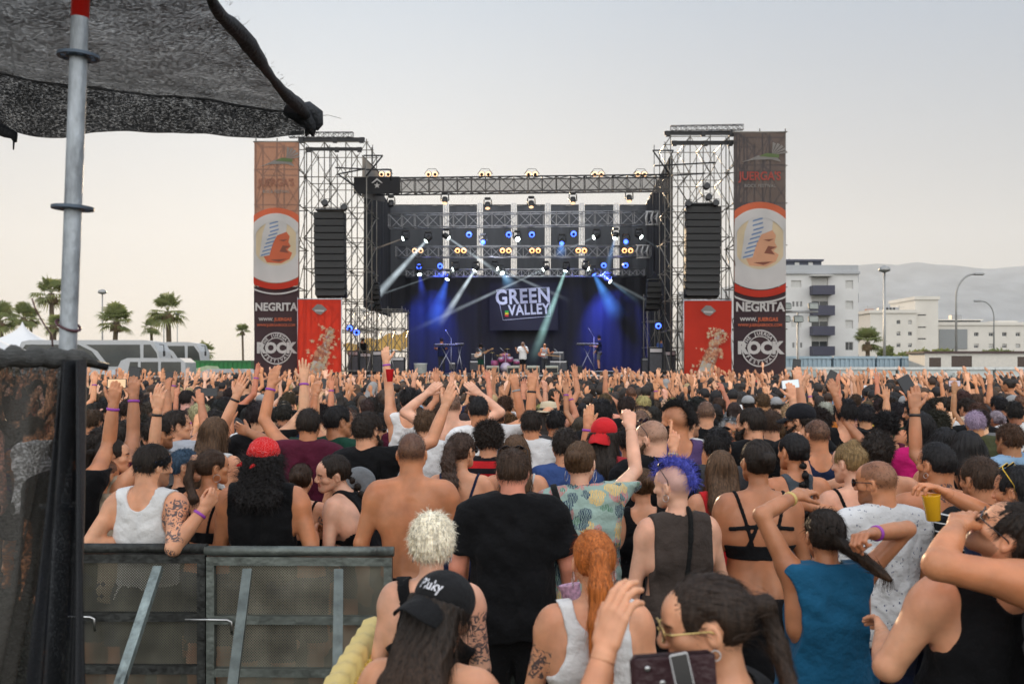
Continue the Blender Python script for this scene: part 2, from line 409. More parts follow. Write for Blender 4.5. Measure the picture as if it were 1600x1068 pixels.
_CO = np.array([[i, j, k] for i in (0, 1) for j in (0, 1) for k in (0, 1)])
_ED = [(a, b) for a in range(8) for b in range(a+1, 8) if np.abs(_CO[a]-_CO[b]).sum() == 1]
def surfnet(vol, lo, h, skip=None):
    ins = vol < 0
    c = np.zeros(np.array(vol.shape)-1, np.uint8)
    nx, ny, nz = c.shape
    for o in _CO: c += ins[o[0]:o[0]+nx, o[1]:o[1]+ny, o[2]:o[2]+nz]
    act = (c > 0) & (c < 8)
    I = np.argwhere(act)
    if len(I) == 0: return np.zeros((0, 3)), np.zeros((0, 4), int)
    cv = [vol[I[:, 0]+o[0], I[:, 1]+o[1], I[:, 2]+o[2]] for o in _CO]
    pos = np.zeros((len(I), 3)); cnt = np.zeros(len(I))
    for a, b in _ED:
        va, vb = cv[a], cv[b]; m = (va < 0) != (vb < 0)
        t = np.where(m, va/np.where(m, va-vb, 1), 0)
        pos += m[:, None]*(_CO[a]+t[:, None]*(_CO[b]-_CO[a])); cnt += m
    V = (I+pos/cnt[:, None])*h+lo
    idx = np.full(c.shape, -1, np.int32); idx[act] = np.arange(len(I))
    F = []
    for ax in range(3):
        sa = [slice(0, None)]*3; sb = [slice(0, None)]*3; sa[ax] = slice(0, -1); sb[ax] = slice(1, None)
        A = ins[tuple(sa)]; B = ins[tuple(sb)]
        e = np.argwhere(A != B)
        u, v = (ax+1) % 3, (ax+2) % 3
        ok = (e[:, u] > 0) & (e[:, v] > 0) & (e[:, u] < vol.shape[u]-1) & (e[:, v] < vol.shape[v]-1)
        e = e[ok]
        du = np.zeros(3, int); du[u] = 1; dv = np.zeros(3, int); dv[v] = 1
        def g(q): return idx[q[:, 0], q[:, 1], q[:, 2]]
        q = np.stack([g(e-du-dv), g(e-dv), g(e), g(e-du)], 1)
        fl = ~A[tuple(e.T)]
        q[fl] = q[fl][:, ::-1]
        F.append(q)
    F = np.concatenate(F)
    F = F[(F >= 0).all(1)]
    if skip is not None:
        cen = V[F].mean(1); keep = np.ones(len(F), bool)
        for l, hh in skip: keep &= ~((cen > l) & (cen < hh)).all(1)
        F = F[keep]
        used = np.unique(F); rm = np.full(len(V), -1); rm[used] = np.arange(len(used)); V = V[used]; F = rm[F]
    return V, F

def vnormals(V, F):
    f = V[F]; n = np.cross(f[:, 2]-f[:, 0], f[:, 3]-f[:, 1]) if F.shape[1] == 4 else np.cross(f[:, 1]-f[:, 0], f[:, 2]-f[:, 0])
    o = np.zeros_like(V)
    for i in range(F.shape[1]): np.add.at(o, F[:, i], n)
    return o/(np.linalg.norm(o, axis=1, keepdims=True)+1e-12)

def join(parts):
    V = []; F = []; n = 0
    for v, f in parts:
        if len(f) == 0: continue
        V.append(v); F.append(f+n); n += len(v)
    return (np.concatenate(V), np.concatenate(F)) if V else (np.zeros((0, 3)), np.zeros((0, 4), int))

def rotz(a): c, s = math.cos(a), math.sin(a); return np.array([[c, -s, 0], [s, c, 0], [0, 0, 1.]])
def rotx(a): c, s = math.cos(a), math.sin(a); return np.array([[1., 0, 0], [0, c, -s], [0, s, c]])
def roty(a): c, s = math.cos(a), math.sin(a); return np.array([[c, 0, s], [0, 1., 0], [-s, 0, c]])

# arm poses: upper arm direction, forearm direction (x outwards, y forwards, z up), hand pose, palm facing
ARMS = {
 'down': ((.16, .02, -1), (.03, .22, -1), 'relax', (-1, 0, 0)),
 'front': ((.22, .35, -.9), (-.45, .8, .15), 'relax', (0, 0, -1)),
 'up': ((.50, .42, .70), (-.02, .22, 1), 'open', (0, 1, 0)),
 'upin': ((.62, .45, .50), (-.32, .22, 1), 'relax', (0, 1, 0)),
 'fist': ((.55, .35, .55), (-.05, .15, 1), 'fist', (0, 1, 0)),
 'point': ((.35, .5, .75), (.05, .35, 1), 'point', (0, 1, 0)),
 'horns': ((.35, .3, .9), (.0, .15, 1), 'horns', (0, 1, 0)),
 'phone': ((.22, .65, .42), (-.22, .30, 1), 'grip', (0, 1, 0)),
 'highphone': ((.3, .55, .7), (-.12, .2, 1), 'grip', (0, 1, 0)),
 'half': ((.35, .75, -.25), (-.05, .25, 1), 'relax', (0, 1, 0)),
 'halfout': ((.75, .45, -.15), (-.1, .25, 1), 'open', (0, 1, 0)),
 'out': ((1, .1, .18), (.6, .3, .9), 'open', (0, 1, 0)),
 'hip': ((.55, -.25, -.8), (-.6, .45, -.65), 'relax', (-1, 0, 0)),
 'around': ((1, .12, .1), (1, .15, .05), 'relax', (0, 0, -1)),
 'behead': ((.75, .15, .75), (-.9, -.35, .25), 'relax', (0, 1, 0)),
 'reach': ((.25, .7, .55), (.1, .6, .8), 'open', (0, 1, 0)),
 'face': ((.25, .45, -.75), (-.35, .35, .95), 'relax', (-1, 0, 0)),
}
CURL = {'open': ((.12, .1, .1, .15), .12, .5), 'relax': ((.45, .55, .6, .65), .0, .35), 'fist': ((1.5, 1.55, 1.55, 1.5), -.1, -.25),
        'point': ((.05, 1.45, 1.5, 1.5), 0, -.1), 'horns': ((.05, 1.45, 1.5, .08), .1, -.1), 'grip': ((.75, .8, .85, .9), .02, .55),
        'peace': ((.05, .05, 1.5, 1.5), .18, -.2)}
def hand(F, wr, d, n, side, pose, tag, s=1.0):
    """wr wrist, d along the hand, n palm normal (out of the palm), side = thumb direction"""
    d = _n(d); n = np.asarray(n, float); n = n-d*(n@d)
    if np.linalg.norm(n) < 1e-3: n = np.cross(d, [0, 0, 1.])
    n = _n(n); th = np.cross(n, d)
    if th@np.asarray(side) < 0: th = -th
    cur, spr, tho = CURL[pose]
    W = wr+d*.01
    F.cone(W-d*.02, W+d*.045, .023*s, .026*s, .02, flat=n, fs=1.35, tag=tag)
    for i in range(4):
        off = (.0285-.019*i)
        kn = W+d*(.088-.004*abs(i-1)-(.006 if i == 3 else 0))+th*off
        F.cone(W+d*.02+th*off*.7, kn, .0145*s, .0115*s, .012, tag=tag)
        L = (.043, .048, .044, .034)[i]; a = cur[i]; sp = th*spr*(1.5-i)*.7
        p = kn; ang = a*.55
        for j, fr in enumerate((1.0, .62, .52)):
            dirv = _n(d*math.cos(ang)+n*math.sin(ang)+sp*math.cos(ang))
            q = p+dirv*L*fr
            F.cone(p, q, (.0102, .0093, .0086)[j]*s, (.0093, .0086, .0074)[j]*s, .004, tag=tag)
            p = q; ang += a*(.9 if j == 0 else .7)
    # thumb from the side of the palm near its base
    t0 = W+d*.022+th*.022
    tdir = _n(d*.62+th*max(tho, .15)*1.4+n*(.35 if tho > 0 else .9))
    p1 = t0+tdir*.04; F.cone(t0, p1, .0155*s, .0125*s, .014, tag=tag)
    t2 = _n(tdir+d*.55+n*(.15 if tho > 0 else .5)-th*(.0 if tho > 0 else .6)); p2 = p1+t2*.032; F.cone(p1, p2, .0118*s, .0105*s, .005, tag=tag)
    p3 = p2+_n(t2+n*.1-th*(0 if tho > 0 else .4))*.024; F.cone(p2, p3, .0105*s, .0082*s, .005, tag=tag)
    return W+d*.075+n*.03     # where a held thing sits

def skeleton(sp):
    """sp: dict(sex, build, yaw, lean, twist, head=(yaw,pitch,roll), arms=(L,R), legs)"""
    K = {}; f = sp.get('sex', 'm') == 'f'; b = sp.get('build', 1.0)
    yaw = R(sp.get('yaw', 0)); K['Ry'] = rotz(yaw)
    lx, ly = sp.get('lean', (0, 0))          # sideways / forwards in degrees
    K['Rt'] = K['Ry']@rotx(-R(ly))@roty(R(lx))
    K['piv'] = np.array([0, 0, .95])
    T = lambda p: K['Rt']@(np.asarray(p, float)-K['piv'])+K['piv']
    K['T'] = T
    K['f'] = f; K['b'] = b
    shx = (.158 if f else .186)*(.6+.4*b); K['shx'] = shx
    hy, hp, hr = sp.get('head', (0, 0, 0))
    K['Rh'] = rotz(R(hy))@rotx(R(hp))@roty(R(hr))      # head pose is given in world directions
    K['nb'] = T((0, -.015, 1.475)); 
    K['hc'] = K['nb']+(K['Rt']@np.array([0, .012, .07]))+K['Rh']@np.array([0, .022, .085])
    arms = sp.get('arms', ('down', 'down')); K['arm'] = []
    for sgn, A in ((-1, arms[0]), (1, arms[1])):
        world = False
        if isinstance(A, str): A = ARMS[A]
        elif len(A) == 4 and A[3] is None: world = True; A = (A[0], A[1], A[2], (0, 1, 0))
        elif len(A) == 5: world = A[4]
        u, fo, hp_, pn = A[0], A[1], A[2], A[3]
        if world: u = _n(u); fo = _n(fo); pn = _n(pn)
        else:
            mir = np.array([sgn, 1, 1.]); u = K['Ry']@_n(np.array(u)*mir); fo = K['Ry']@_n(np.array(fo)*mir); pn = K['Ry']@_n(np.array(pn, float)*mir)
        up = max(0, u[2]); sh = T((sgn*(shx-.02*up), -.005, 1.425+.045*up))
        el = sh+u*.285; wr = el+fo*.245
        K['arm'].append((sh, el, wr, u, fo, hp_, pn, sgn))
    return K

def head_prims(F, K, beard=0.0, face=True):
    c = K['hc']; M = K['Rh']; f = K['f']; s = .915 if f else .96
    H = lambda p: c+M@(np.asarray(p, float)*s)
    def E(p, r, k=.02, op='+', rot=None): F.ell(H(p), np.array(r)*s, M if rot is None else M@rot, k, 'head', op)
    def C(a, b, ra, rb, k=.015, op='+', **kw): F.cone(H(a), H(b), ra*s, rb*s, k, tag='head', op=op, **kw)
    E((0, -.014, .030), (.075, .097, .087)); E((0, -.045, .012), (.068, .06, .07))
    C((0, .045, .035), (0, .048, -.055), .056, .046, .03)
    for g in (-1, 1):
        C((g*.052, .0, -.045), (g*.016, .068, -.094), .022 if f else .026, .018 if f else .021, .03)
        E((g*.040, .058, -.022), (.024, .026, .02), .02)
    E((0, .072, -.092), (.022, .02, .018), .02)
    if face:
        C((-.032, .083, .020), (.032, .083, .020), .011, .011, .016)
        for g in (-1, 1):
            E((g*.031, .101, -.001), (.017, .016, .011), .012, '-')
            E((g*.031, .079, -.001), (.0128, .0125, .0125), .003)
            E((g*.012, .104, -.033), (.009, .011, .008), .008)
            E((g*.078, -.008, -.008), (.010, .019, .031), .006, rot=rotz(g*.35)@rotx(-.15))
            E((g*.086, -.002, -.006), (.006, .010, .017), .005, '-')
        C((0, .091, .012), (0, .113, -.026), .0085, .0125, .010)
        C((-.018, .089, -.0535), (.018, .089, -.0535), .0068, .0068, .006)
        C((-.014, .087, -.0655), (.014, .087, -.0655), .0078, .0078, .006)
        E((0, .103, -.0595), (.021, .008, .0018), .003, '-')
    if beard: E((0, .05, -.085), (.058, .055, .05+.02*beard), .02)
    # neck
    nr = .046 if f else .058
    F.cone(H((0, -.028, -.055)), K['nb']+K['Rt']@np.array([0, -.004, -.01]), nr, nr*1.1, .025, tag='neck')
    if not f:
        a = H((0, -.05, -.045)); F.cone(a, K['nb']+K['Rt']@np.array([0, -.02, -.02]), .042, .05, .03, tag='neck')
    return H

def body_field(sp, K, lod=0):
    F = Fld(); T = K['T']; f = K['f']; b = K['b']; Rt = K['Rt']
    fwd = Rt@np.array([0, 1., 0])
    bl = .5+.5*b
    # torso
    def c(a, bb, ra, rb, k=.05, fl=1.45, tg='torso', bu=0): F.cone(T(a), T(bb), ra, rb, k, flat=fwd, fs=fl, tag=tg, bulge=bu)
    wr_ = (.128 if f else .142)*b; hr_ = (.172 if f else .160)*bl
    c((0, 0, .90), (0, 0, .97), hr_, hr_*.97, .05, 1.35, 'pelvis')
    c((0, .0, .99), (0, .005, 1.12), hr_*.93, wr_, .06, 1.35)
    c((0, .005, 1.10), (0, .0, 1.30), wr_, (.138 if f else .166)*bl, .06, 1.40)
    c((0, -.0, 1.28), (0, -.01, 1.36), (.136 if f else .163)*bl, (.115 if f else .135)*bl, .05, 1.4)
    if b > 1.12: F.ell(T((0, .04, 1.06)), (.15*b, .125*b, .15), K['Rt'], .06, 'torso')
    x = K['shx']
    for g, (sh, el, wr, u, fo, hp, pn, sgn) in zip((-1, 1), K['arm']):
        up = max(0, u[2])
        F.cone(T((g*.03, -.01, 1.40)), sh*.82+T((0, -.01, 1.40))*.18, .062 if f else .07, .05 if f else .06, .05, tag='torso')     # girdle
        F.cone(T((g*.03, -.028, 1.47)), sh+K['Rt']@np.array([-g*.02, -.01, .012]), .036 if f else .044, .034 if f else .042, .05, tag='torso')   # trapezius
        F.ell(T((g*.075, -.062, 1.32+.02*up)), (.062, .036, .085), K['Rt'], .04, 'torso')                # shoulder blade
        F.cone(T((g*.125*bl, -.03, 1.26)), sh*.75+T((g*.12, -.03, 1.3))*.25, .05, .045, .05, tag='torso')                        # lat
        if f: F.ell(T((g*.068, .088*bl, 1.285)), (.055, .055, .055), K['Rt'], .03, 'torso')
        else: F.ell(T((g*.07, .07*bl, 1.31)), (.075, .035, .055), K['Rt'], .04, 'torso')
        # glutes and legs
        F.ell(T((g*.075, -.055, .895)), (.088*bl, .082, .088), K['Rt'], .04, 'pelvis')
        al = (.037 if f else .046)*(.4+.6*b)
        tg = 'armL' if g < 0 else 'armR'
        F.cone(sh, el, al*1.12, al*.86, .035, bulge=.004, tag=tg)
        F.ell(sh+u*.045, (al*1.22,)*3, None, .04, tg)
        F.cone(el, wr, al*.88, .025 if f else .029, .018, bulge=.007, tag=tg)
        lg = sp.get('legs', 0); yw = K['Ry']
        st = .10+.02*(lg)
        hip = yw@np.array([g*.088, 0, 0])+T((0, 0, .90)); kn = yw@np.array([g*st, .03, .50]); an = yw@np.array([g*(st+.01), -.01, .09])
        tg = 'legL' if g < 0 else 'legR'; lb = .55+.45*b
        F.cone(hip, kn, .083*lb, .054*lb, .04, tag=tg); F.cone(kn, an, .053*lb, .036, .03, bulge=.008, tag=tg)
        F.ell(kn*.66+an*.34+yw@np.array([0, -.022, 0]), (.046*lb, .045*lb, .10), K['Ry'], .03, tg)
        to = an+yw@np.array([g*.01, .16, -.055]); he = an+yw@np.array([0, -.03, -.055])
        F.cone(an, an*.5+he*.5, .036, .036, .02, tag='foot'); F.cone(he, to, .034, .028, .03, tag='foot')
    # spine groove
    F.cone(T((0, -.128*bl, 1.02)), T((0, -.128*bl, 1.38)), .012, .012, .05, tag='torso', op='-')
    return F

def mesh_field(F, h, tags=None, inf=0.0, infd=None, region=None, lo=None, hi=None, skip=None):
    l, hh = F.bounds(tags, abs(inf)+.03+2*h)
    if lo is not None: l = np.maximum(l, lo)
    if hi is not None: hh = np.minimum(hh, hi)
    if np.any(hh-l < 2*h): return np.zeros((0, 3)), np.zeros((0, 4), int)
    vol, lo_, ax = F.eval(l, hh, h, tags, inf, infd)
    if region is not None:
        X, Y, Z = np.meshgrid(*ax, indexing='ij', sparse=True)
        vol = np.maximum(vol, region(X, Y, Z).astype(np.float32))
    return surfnet(vol, lo_, h, skip)

def smoothnoise(V, sc, seed=0):
    """cheap smooth pseudo noise from sines, about -1..1"""
    r = np.random.default_rng(seed); o = np.zeros(len(V))
    for i in range(5):
        d = r.normal(size=3); d /= np.linalg.norm(d); o += np.sin(V@d*sc*(1+.35*i)+r.uniform(0, 6.28))
    return o/3.2

def strands(V, Nrm, n, length, flow, width=.003, seg=3, jit=.35, rng=None, curl=0.0):
    """thin tapering ribbons rooted on a surface"""
    rng = rng or RNG
    i = rng.integers(0, len(V), n); p = V[i]+rng.normal(0, .002, (n, 3)); nn = Nrm[i]
    L = length*rng.uniform(.6, 1.25, n)[:, None]
    d = flow(p, nn)+rng.normal(0, jit, (n, 3)); d /= np.linalg.norm(d, axis=1, keepdims=True)+1e-9
    side = np.cross(d, nn+rng.normal(0, .4, (n, 3))); side /= np.linalg.norm(side, axis=1, keepdims=True)+1e-9
    P_ = []; q = p.copy()
    for k in range(seg+1):
        w_ = width*(1-.8*(k/seg)); P_.append(q-side*w_/2); P_.append(q+side*w_/2)
        if curl: off = side*math.sin(k*2.1)*curl+nn*math.cos(k*2.1)*curl
        else: off = 0
        q = q+d*L/seg+off
        d = d+np.array([0, 0, -.22])*np.minimum(L/.05, 1.5); d /= np.linalg.norm(d, axis=1, keepdims=True)
    A = np.stack(P_, 1).reshape(-1, 3); b = (np.arange(n)*(2*(seg+1)))[:, None]
    F = np.concatenate([np.concatenate([b+2*k, b+2*k+1, b+2*k+3, b+2*k+2], 1) for k in range(seg)])
    return A, F
# ------------------------------------------------------------------ people
LOD = {0: dict(b=.0095, h=.0036, n=.0032, hair=.0042, st=1.0, cl=.008),
       1: dict(b=.013, h=.0052, n=.0045, hair=.0065, st=1.1, cl=.011),
       2: dict(b=.017, h=.0085, n=.0062, hair=.0095, st=.7, cl=.015)}

def lin(r, g, b):   # 0..255 sRGB to linear
    return tuple((c/255/12.92) if c/255 <= .04045 else ((c/255+.055)/1.055)**2.4 for c in (r, g, b))
SKINS = {'fair': lin(226, 178, 150), 'light': lin(218, 162, 126), 'tan': lin(200, 138, 98), 'olive': lin(182, 126, 90), 'brown': lin(150, 98, 68), 'red': lin(222, 150, 124)}
HAIRC = {'black': (.010, .008, .008), 'dark': (.020, .013, .009), 'brown': (.048, .026, .015), 'chest': (.085, .045, .022), 'blond': (.42, .29, .14),
         'white': (.83, .76, .60), 'ginger': (.42, .12, .025), 'blue': (.05, .07, .26), 'grey': (.30, .29, .28), 'teal': (.02, .10, .18)}
CL = {'black': (.006, .006, .007), 'white': (.72, .71, .70), 'grey': (.16, .16, .165), 'dgrey': (.045, .046, .05), 'maroon': (.09, .012, .03), 'green': (.012, .055, .035),
      'blue': (.045, .085, .24), 'navy': (.015, .022, .055), 'red': (.55, .02, .025), 'magenta': (.45, .01, .12), 'yellow': (.62, .40, .06), 'teal': (.012, .10, .20),
      'taupe': (.055, .042, .036), 'mint': (.33, .45, .40), 'purple': (.10, .06, .16), 'denim': (.06, .10, .16), 'beige': (.45, .36, .26), 'orange': (.5, .16, .03), 'lblue': (.22, .34, .48), 'pink': (.6, .25, .28), 'olive': (.06, .065, .03)}

def tl(K, X, Y, Z):
    """world-oriented person coordinates -> upright torso coordinates"""
    M = K['Rt']; p = K['piv']; x, y, z = X-p[0], Y-p[1], Z-p[2]
    return (x*M[0,0]+y*M[1,0]+z*M[2,0]), (x*M[0,1]+y*M[1,1]+z*M[2,1]), (x*M[0,2]+y*M[1,2]+z*M[2,2])+p[2]
def hl(K, X, Y, Z, s=1.0):
    M = K['Rh']; p = K['hc']; x, y, z = X-p[0], Y-p[1], Z-p[2]
    return (x*M[0,0]+y*M[1,0]+z*M[2,0])/s, (x*M[0,1]+y*M[1,1]+z*M[2,1])/s, (x*M[0,2]+y*M[1,2]+z*M[2,2])/s
def ellf(x, y, z, c, r):
    k0 = np.sqrt(((x-c[0])/r[0])**2+((y-c[1])/r[1])**2+((z-c[2])/r[2])**2)
    return (k0-1)*min(r)

TOPS = {  # hem height, looseness, sleeves
 'tee': (.84, .016, .19), 'looset': (.80, .026, .21), 'sleeveless': (.86, .015, 0), 'tank': (.86, .012, 0), 'crop': (1.13, .009, 0), 'bra': (1.165, .008, 0), 'racer': (.95, .009, 0), 'dress': (.55, .02, 0), 'looseless': (.72, .030, 0)}
def top_mesh(K, F, sp, kind, h):
    hem, inf, slv = TOPS[kind]
    f = K['f']; b = K['b']; G = Fld()
    G.p = [q for q in F.p if q[9] in ('torso', 'pelvis')]
    if slv:
        for (sh, el, wr, u, *_r) in K['arm']:
            al = (.037 if f else .046)*(.4+.6*b)
            G.cone(sh, sh+u*slv, al*1.2, al*1.12+(.007 if kind == 'looset' else .005), .03, tag='torso', cut=True)
            G.ell(sh+u*.03, (al*1.25,)*3, None, .03, 'torso')
    if kind in ('looset', 'looseless', 'tee', 'dress') and not sp.get('tight'):
        r0 = ((.162 if not f else .165)*(.5+.5*b)); fl = .018 if kind != 'dress' else .06
        G.cone(K['T']((0, .0, 1.25)), K['T']((0, 0, hem-.02)), r0*.96, r0+fl, .05, flat=K['Rt']@np.array([0, 1., 0]), fs=1.32, tag='torso')
    neck = sp.get('neck', .0)
    def region(X, Y, Z):
        x, y, z = tl(K, X, Y, Z)
        d = (hem+.012*np.sin(x*22+1))-z
        if kind in ('tee', 'looset', 'sleeveless', 'looseless'):
            d = np.maximum(d, -ellf(x, y, z, (0, .012, 1.50), (.082+neck, .088+neck, .055+neck)))
            d = np.maximum(d, z-1.53)
            if kind == 'looseless': d = np.maximum(d, -ellf(np.abs(x), y, z, (K['shx']+.075, 0, 1.30), (.105, .3, .21)))
            elif not slv: d = np.maximum(d, np.where(z > 1.1, np.abs(x)-(K['shx']-.012), -1))
        elif kind in ('tank', 'crop', 'dress'):
            d = np.maximum(d, -ellf(x, y, z, (0, .0, 1.49), (.085, .3, .105)))
            for g in (-1, 1): d = np.maximum(d, -ellf(x, y, z, (g*(K['shx']+.035), 0, 1.375), (.085, .3, .15)))
            d = np.maximum(d, z-1.53)
        elif kind == 'racer':
            ax = np.abs(x)
            d = np.maximum(d, -ellf(ax, y, z, (.15, 0, 1.38), (.085, .3, .16)))
            d = np.maximum(d, np.where(y < 0, -ellf(x, y, z, (0, 0, 1.56), (.07, .3, .10)), -ellf(x, y, z, (0, 0, 1.46), (.09, .3, .12))))
        elif kind == 'bra':
            ax = np.abs(x); band = np.maximum(hem-z, z-1.235)
            strap = np.where(y < 0, np.abs(ax-.045-(z-1.22)*.28)-.0085, np.abs(ax-.075)-.012)
            strap = np.maximum(strap, z-1.55); strap = np.maximum(strap, 1.2-z)
            cup = np.where(y > .02, ellf(ax, y, z, (.068, .09, 1.26), (.085, .12, .085)), 1)
            d = np.minimum(np.minimum(band, strap), cup)
            if sp.get('cross'):
                cr = np.minimum(np.abs(ax-(1.40-z)*.42)-.010, np.abs(z-1.335+.12*ax)-.010); cr = np.maximum(cr, np.maximum(ax-.16, np.where(y < 0, -1, 1)))
                d = np.minimum(d, np.maximum(cr, np.maximum(1.20-z, z-1.45)))
        return d
    lo = None
    V, Fc = mesh_field(G, h, inf=inf, region=region)
    if len(V) == 0: return V, Fc
    Nn = vnormals(V, Fc)
    x, y, z = tl(K, V[:, 0], V[:, 1], V[:, 2])
    if kind not in ('bra', 'crop', 'racer'):
        sd = sp.get('seed', 1)
        amp = np.clip((1.42-z)/.3, .15, 1)
        q = np.stack([x*1.0, y*1.0, z*.28], 1); q2 = np.stack([x*.5+z*.5, y, z-x*.4*np.sign(x)], 1)
        w_ = (smoothnoise(q, 30, sd)*.0085*amp+smoothnoise(q2, 38, sd+5)*.005)*(1.4 if inf > .02 else 1)
        w_ = w_+(.004-np.abs(smoothnoise(np.stack([x*1.3+z*.3, y, z*.55], 1), 21, sd+9))*.014)*amp
        V = V+Nn*(np.maximum(w_, -.0025))[:, None]
    return V, Fc

def bottom_mesh(K, F, kind, h):
    G = Fld(); G.p = [q for q in F.p if q[9] in ('pelvis', 'legL', 'legR')]
    zlo = {'shorts': .52, 'jshorts': .70, 'jeans': .10, 'skirt': .55, 'brief': .80}[kind]
    inf = {'shorts': .022, 'jshorts': .014, 'jeans': .012, 'skirt': .02, 'brief': .006}[kind]
    if kind == 'skirt': G.cone((0, 0, .95), (0, 0, .5), .16, .20, .05, flat=K['Ry']@np.array([0, 1., 0]), fs=1.2, tag='pelvis')
    F_ = lambda X, Y, Z: np.maximum(zlo-Z, Z-(.985-.02*0))
    V, Fc = mesh_field(G, h, inf=inf, region=F_)
    if len(V):
        Nn = vnormals(V, Fc); V = V+Nn*(np.maximum(smoothnoise(V*np.array([1, 1, .5]), 32, 3)*.005, -.004))[:, None]
    return V, Fc

def hair_mesh(K, sp, L):
    """returns V, F (quads) of the hair mass and strand ribbons"""
    kind = sp['hair']; f = K['f']; s = .915 if f else .96; M = K['Rh']; hc = K['hc']
    H = lambda p: hc+M@(np.asarray(p, float)*s)
    G = Fld()
    vol = {'buzz': .0035, 'short': .0105, 'fade': .0045, 'quiff': .016, 'curly': .021, 'afro': .045, 'long': .013, 'pony': .010, 'bun': .010, 'bob': .015, 'mohawk': .0025, 'braid': .010, 'pixie': .021, 'longcurly': .028, 'wavypony': .012, 'mess': .015, 'receding': .003, 'held': .011}[kind]
    def E(p, r, k=.02, tag='hair'): G.ell(H(p), np.array(r)*s, M, k, tag)
    def C(a, b, ra, rb, k=.02, fl=None, fs=1., bu=0, world=False, tag='hair'):
        a = a if world else H(a); b = b if world else H(b)
        G.cone(a, b, ra*s, rb*s, k, flat=fl, fs=fs, bulge=bu, tag=tag)
    if kind != 'mohawk': E((0, -.014, .030), (.075+vol, .097+vol, .087+vol*1.05)); E((0, -.045, .012), (.068+vol, .06+vol, .07+vol))
    if kind in ('fade', 'mohawk'):
        if kind == 'fade': E((0, .0, .062), (.062, .085, .066), .012)
        else:
            for i in range(12):
                a = -1.15+i*.25
                m_ = sp.get('mh', 1.0); E(np.array([0, -.014-(.098+.006*m_)*math.sin(a), .03+(.09+.006*m_)*math.cos(a)]), (.014*m_, .026*m_, .026*m_), .012)
    if kind == 'quiff': E((0, .045, .085), (.055, .05, .04), .02)
    fwd = K['Rt']@np.array([0, 1., 0]); back = -fwd
    nb = K['nb']
    down = lambda p, dz, out=0.0: p+np.array([0, 0, -dz])+back*out
    cuts = kind not in ('long', 'longcurly', 'bob')
    ln = sp.get('hlen', .30)
    if kind in ('long', 'longcurly'):
        wd = 1.25 if kind == 'longcurly' else 1.0
        for g in (-1, 0, 1):
            a = H((g*.045, -.055, .0)); b = K['T']((g*.055*wd, -.125, 1.44)); c = K['T']((g*.06*wd, -.155, 1.44-ln))
            C(a, b, .052*wd, .045*wd, .03, fwd, 1.25, world=True); C(b, c, .046*wd, .02*wd, .03, fwd, 1.6, world=True)
        if sp.get('front', 1):
            for g in (-1, 1): C((g*.072, .0, .0), (g*.082, -.0, -.13), .022*wd, .028*wd, .03)
    if kind == 'bob':
        for g in (-1, 0, 1): C((g*.05, -.05, .0), (g*.055, -.06, -.10), .045, .036, .03)
        for g in (-1, 1): C((g*.072, .02, .02), (g*.075, .02, -.08), .02, .02, .03)
    pl = sp.get('plen', .30)
    if kind in ('pony', 'wavypony'):
        t = H((0, -.115, .035)); t1 = H((0, -.155, .03)); e0 = t1+back*.03+np.array([0, 0, -.10]); e1 = K['T']((sp.get('px', .0), -.165, 1.45)); e2 = K['T']((sp.get('px', .0)*1.3, -.175, 1.45-pl))
        C(t, t1, .022, .024, .012, world=True)
        w_ = sp.get('pw', 1.0)*(1.5 if kind == 'wavypony' else 1)
        C(t1, e0, .024*w_, .031*w_, .02, world=True); C(e0, e1, .031*w_, .034*w_, .02, fwd, 1.2, world=True); C(e1, e2, .034*w_, .012, .02, fwd, 1.3, bu=.006, world=True)
    if kind == 'bun':
        z = .11 if sp.get('topbun') else .045
        y = -.045 if sp.get('topbun') else -.125
        E((0, y, z), (.042, .036, .036), .01)
    if kind == 'braid':
        n = 9; a = H((0, -.10, -.02)); px = sp.get('px', .0)
        for i in range(n):
            q = i/(n-1); c_ = a*(1-q)+K['T']((px, -.15, 1.30-pl*.4))*q
            G.ell(c_+(K['Rt']@np.array([.010*(-1)**i, 0, 0])), np.array((.026, .02, .024))*(1-.45*q), None, .008, 'hair')
    if kind == 'held':
        t = H((.01, -.10, .0)); e = H((.09, -.14, -.05)); e2 = e+np.array([.11, -.10, -.09])
        C(t, e, .03, .026, .02, world=True); C(e, e2, .026, .012, .02, world=True, bu=.006)
    accs = [a if isinstance(a, str) else a[0] for a in sp.get('acc', ())]; hat = any(a in ('cap', 'capback', 'bandana', 'hat') for a in accs)
    def region(X, Y, Z):
        x, y, z = hl(K, X, Y, Z, s)
        d = -ellf(x, y, z, (0, .118, -.035), (.075, .075 if kind != 'receding' else .105, .105 if kind != 'receding' else .15))
        ax = np.abs(x)
        if cuts:
            hr_ = sp.get('nape', -.062)
            core = np.where(y > -.1, 1., 0)
            nape = np.maximum(hr_-z, np.minimum(.062-ax, 0)-.0+0*z)       # below the hairline
            inhead = (np.sqrt(x*x+(y+.01)**2) < .104)
            d = np.maximum(d, np.where(inhead, hr_-z, -1))
            d = np.maximum(d, np.where(inhead & (y > .012), (-.012-z)*1.0, -1))
            d = np.maximum(d, -ellf(ax, y, z, (.088, -.002, -.014), (.03, .025, .036)))
        else:
            d = np.maximum(d, np.where((y > .035) & (np.sqrt(x*x+y*y) < .12), -.03-z, -1))
        if hat: d = np.maximum(d, np.where(np.sqrt(x*x+y*y) < .3, z-.03, -1))
        return d
    V, Fc = mesh_field(G, L['hair'], region=region)
    if len(V) == 0: return V, Fc, []
    Nn = vnormals(V, Fc)
    sd = sp.get('seed', 1)
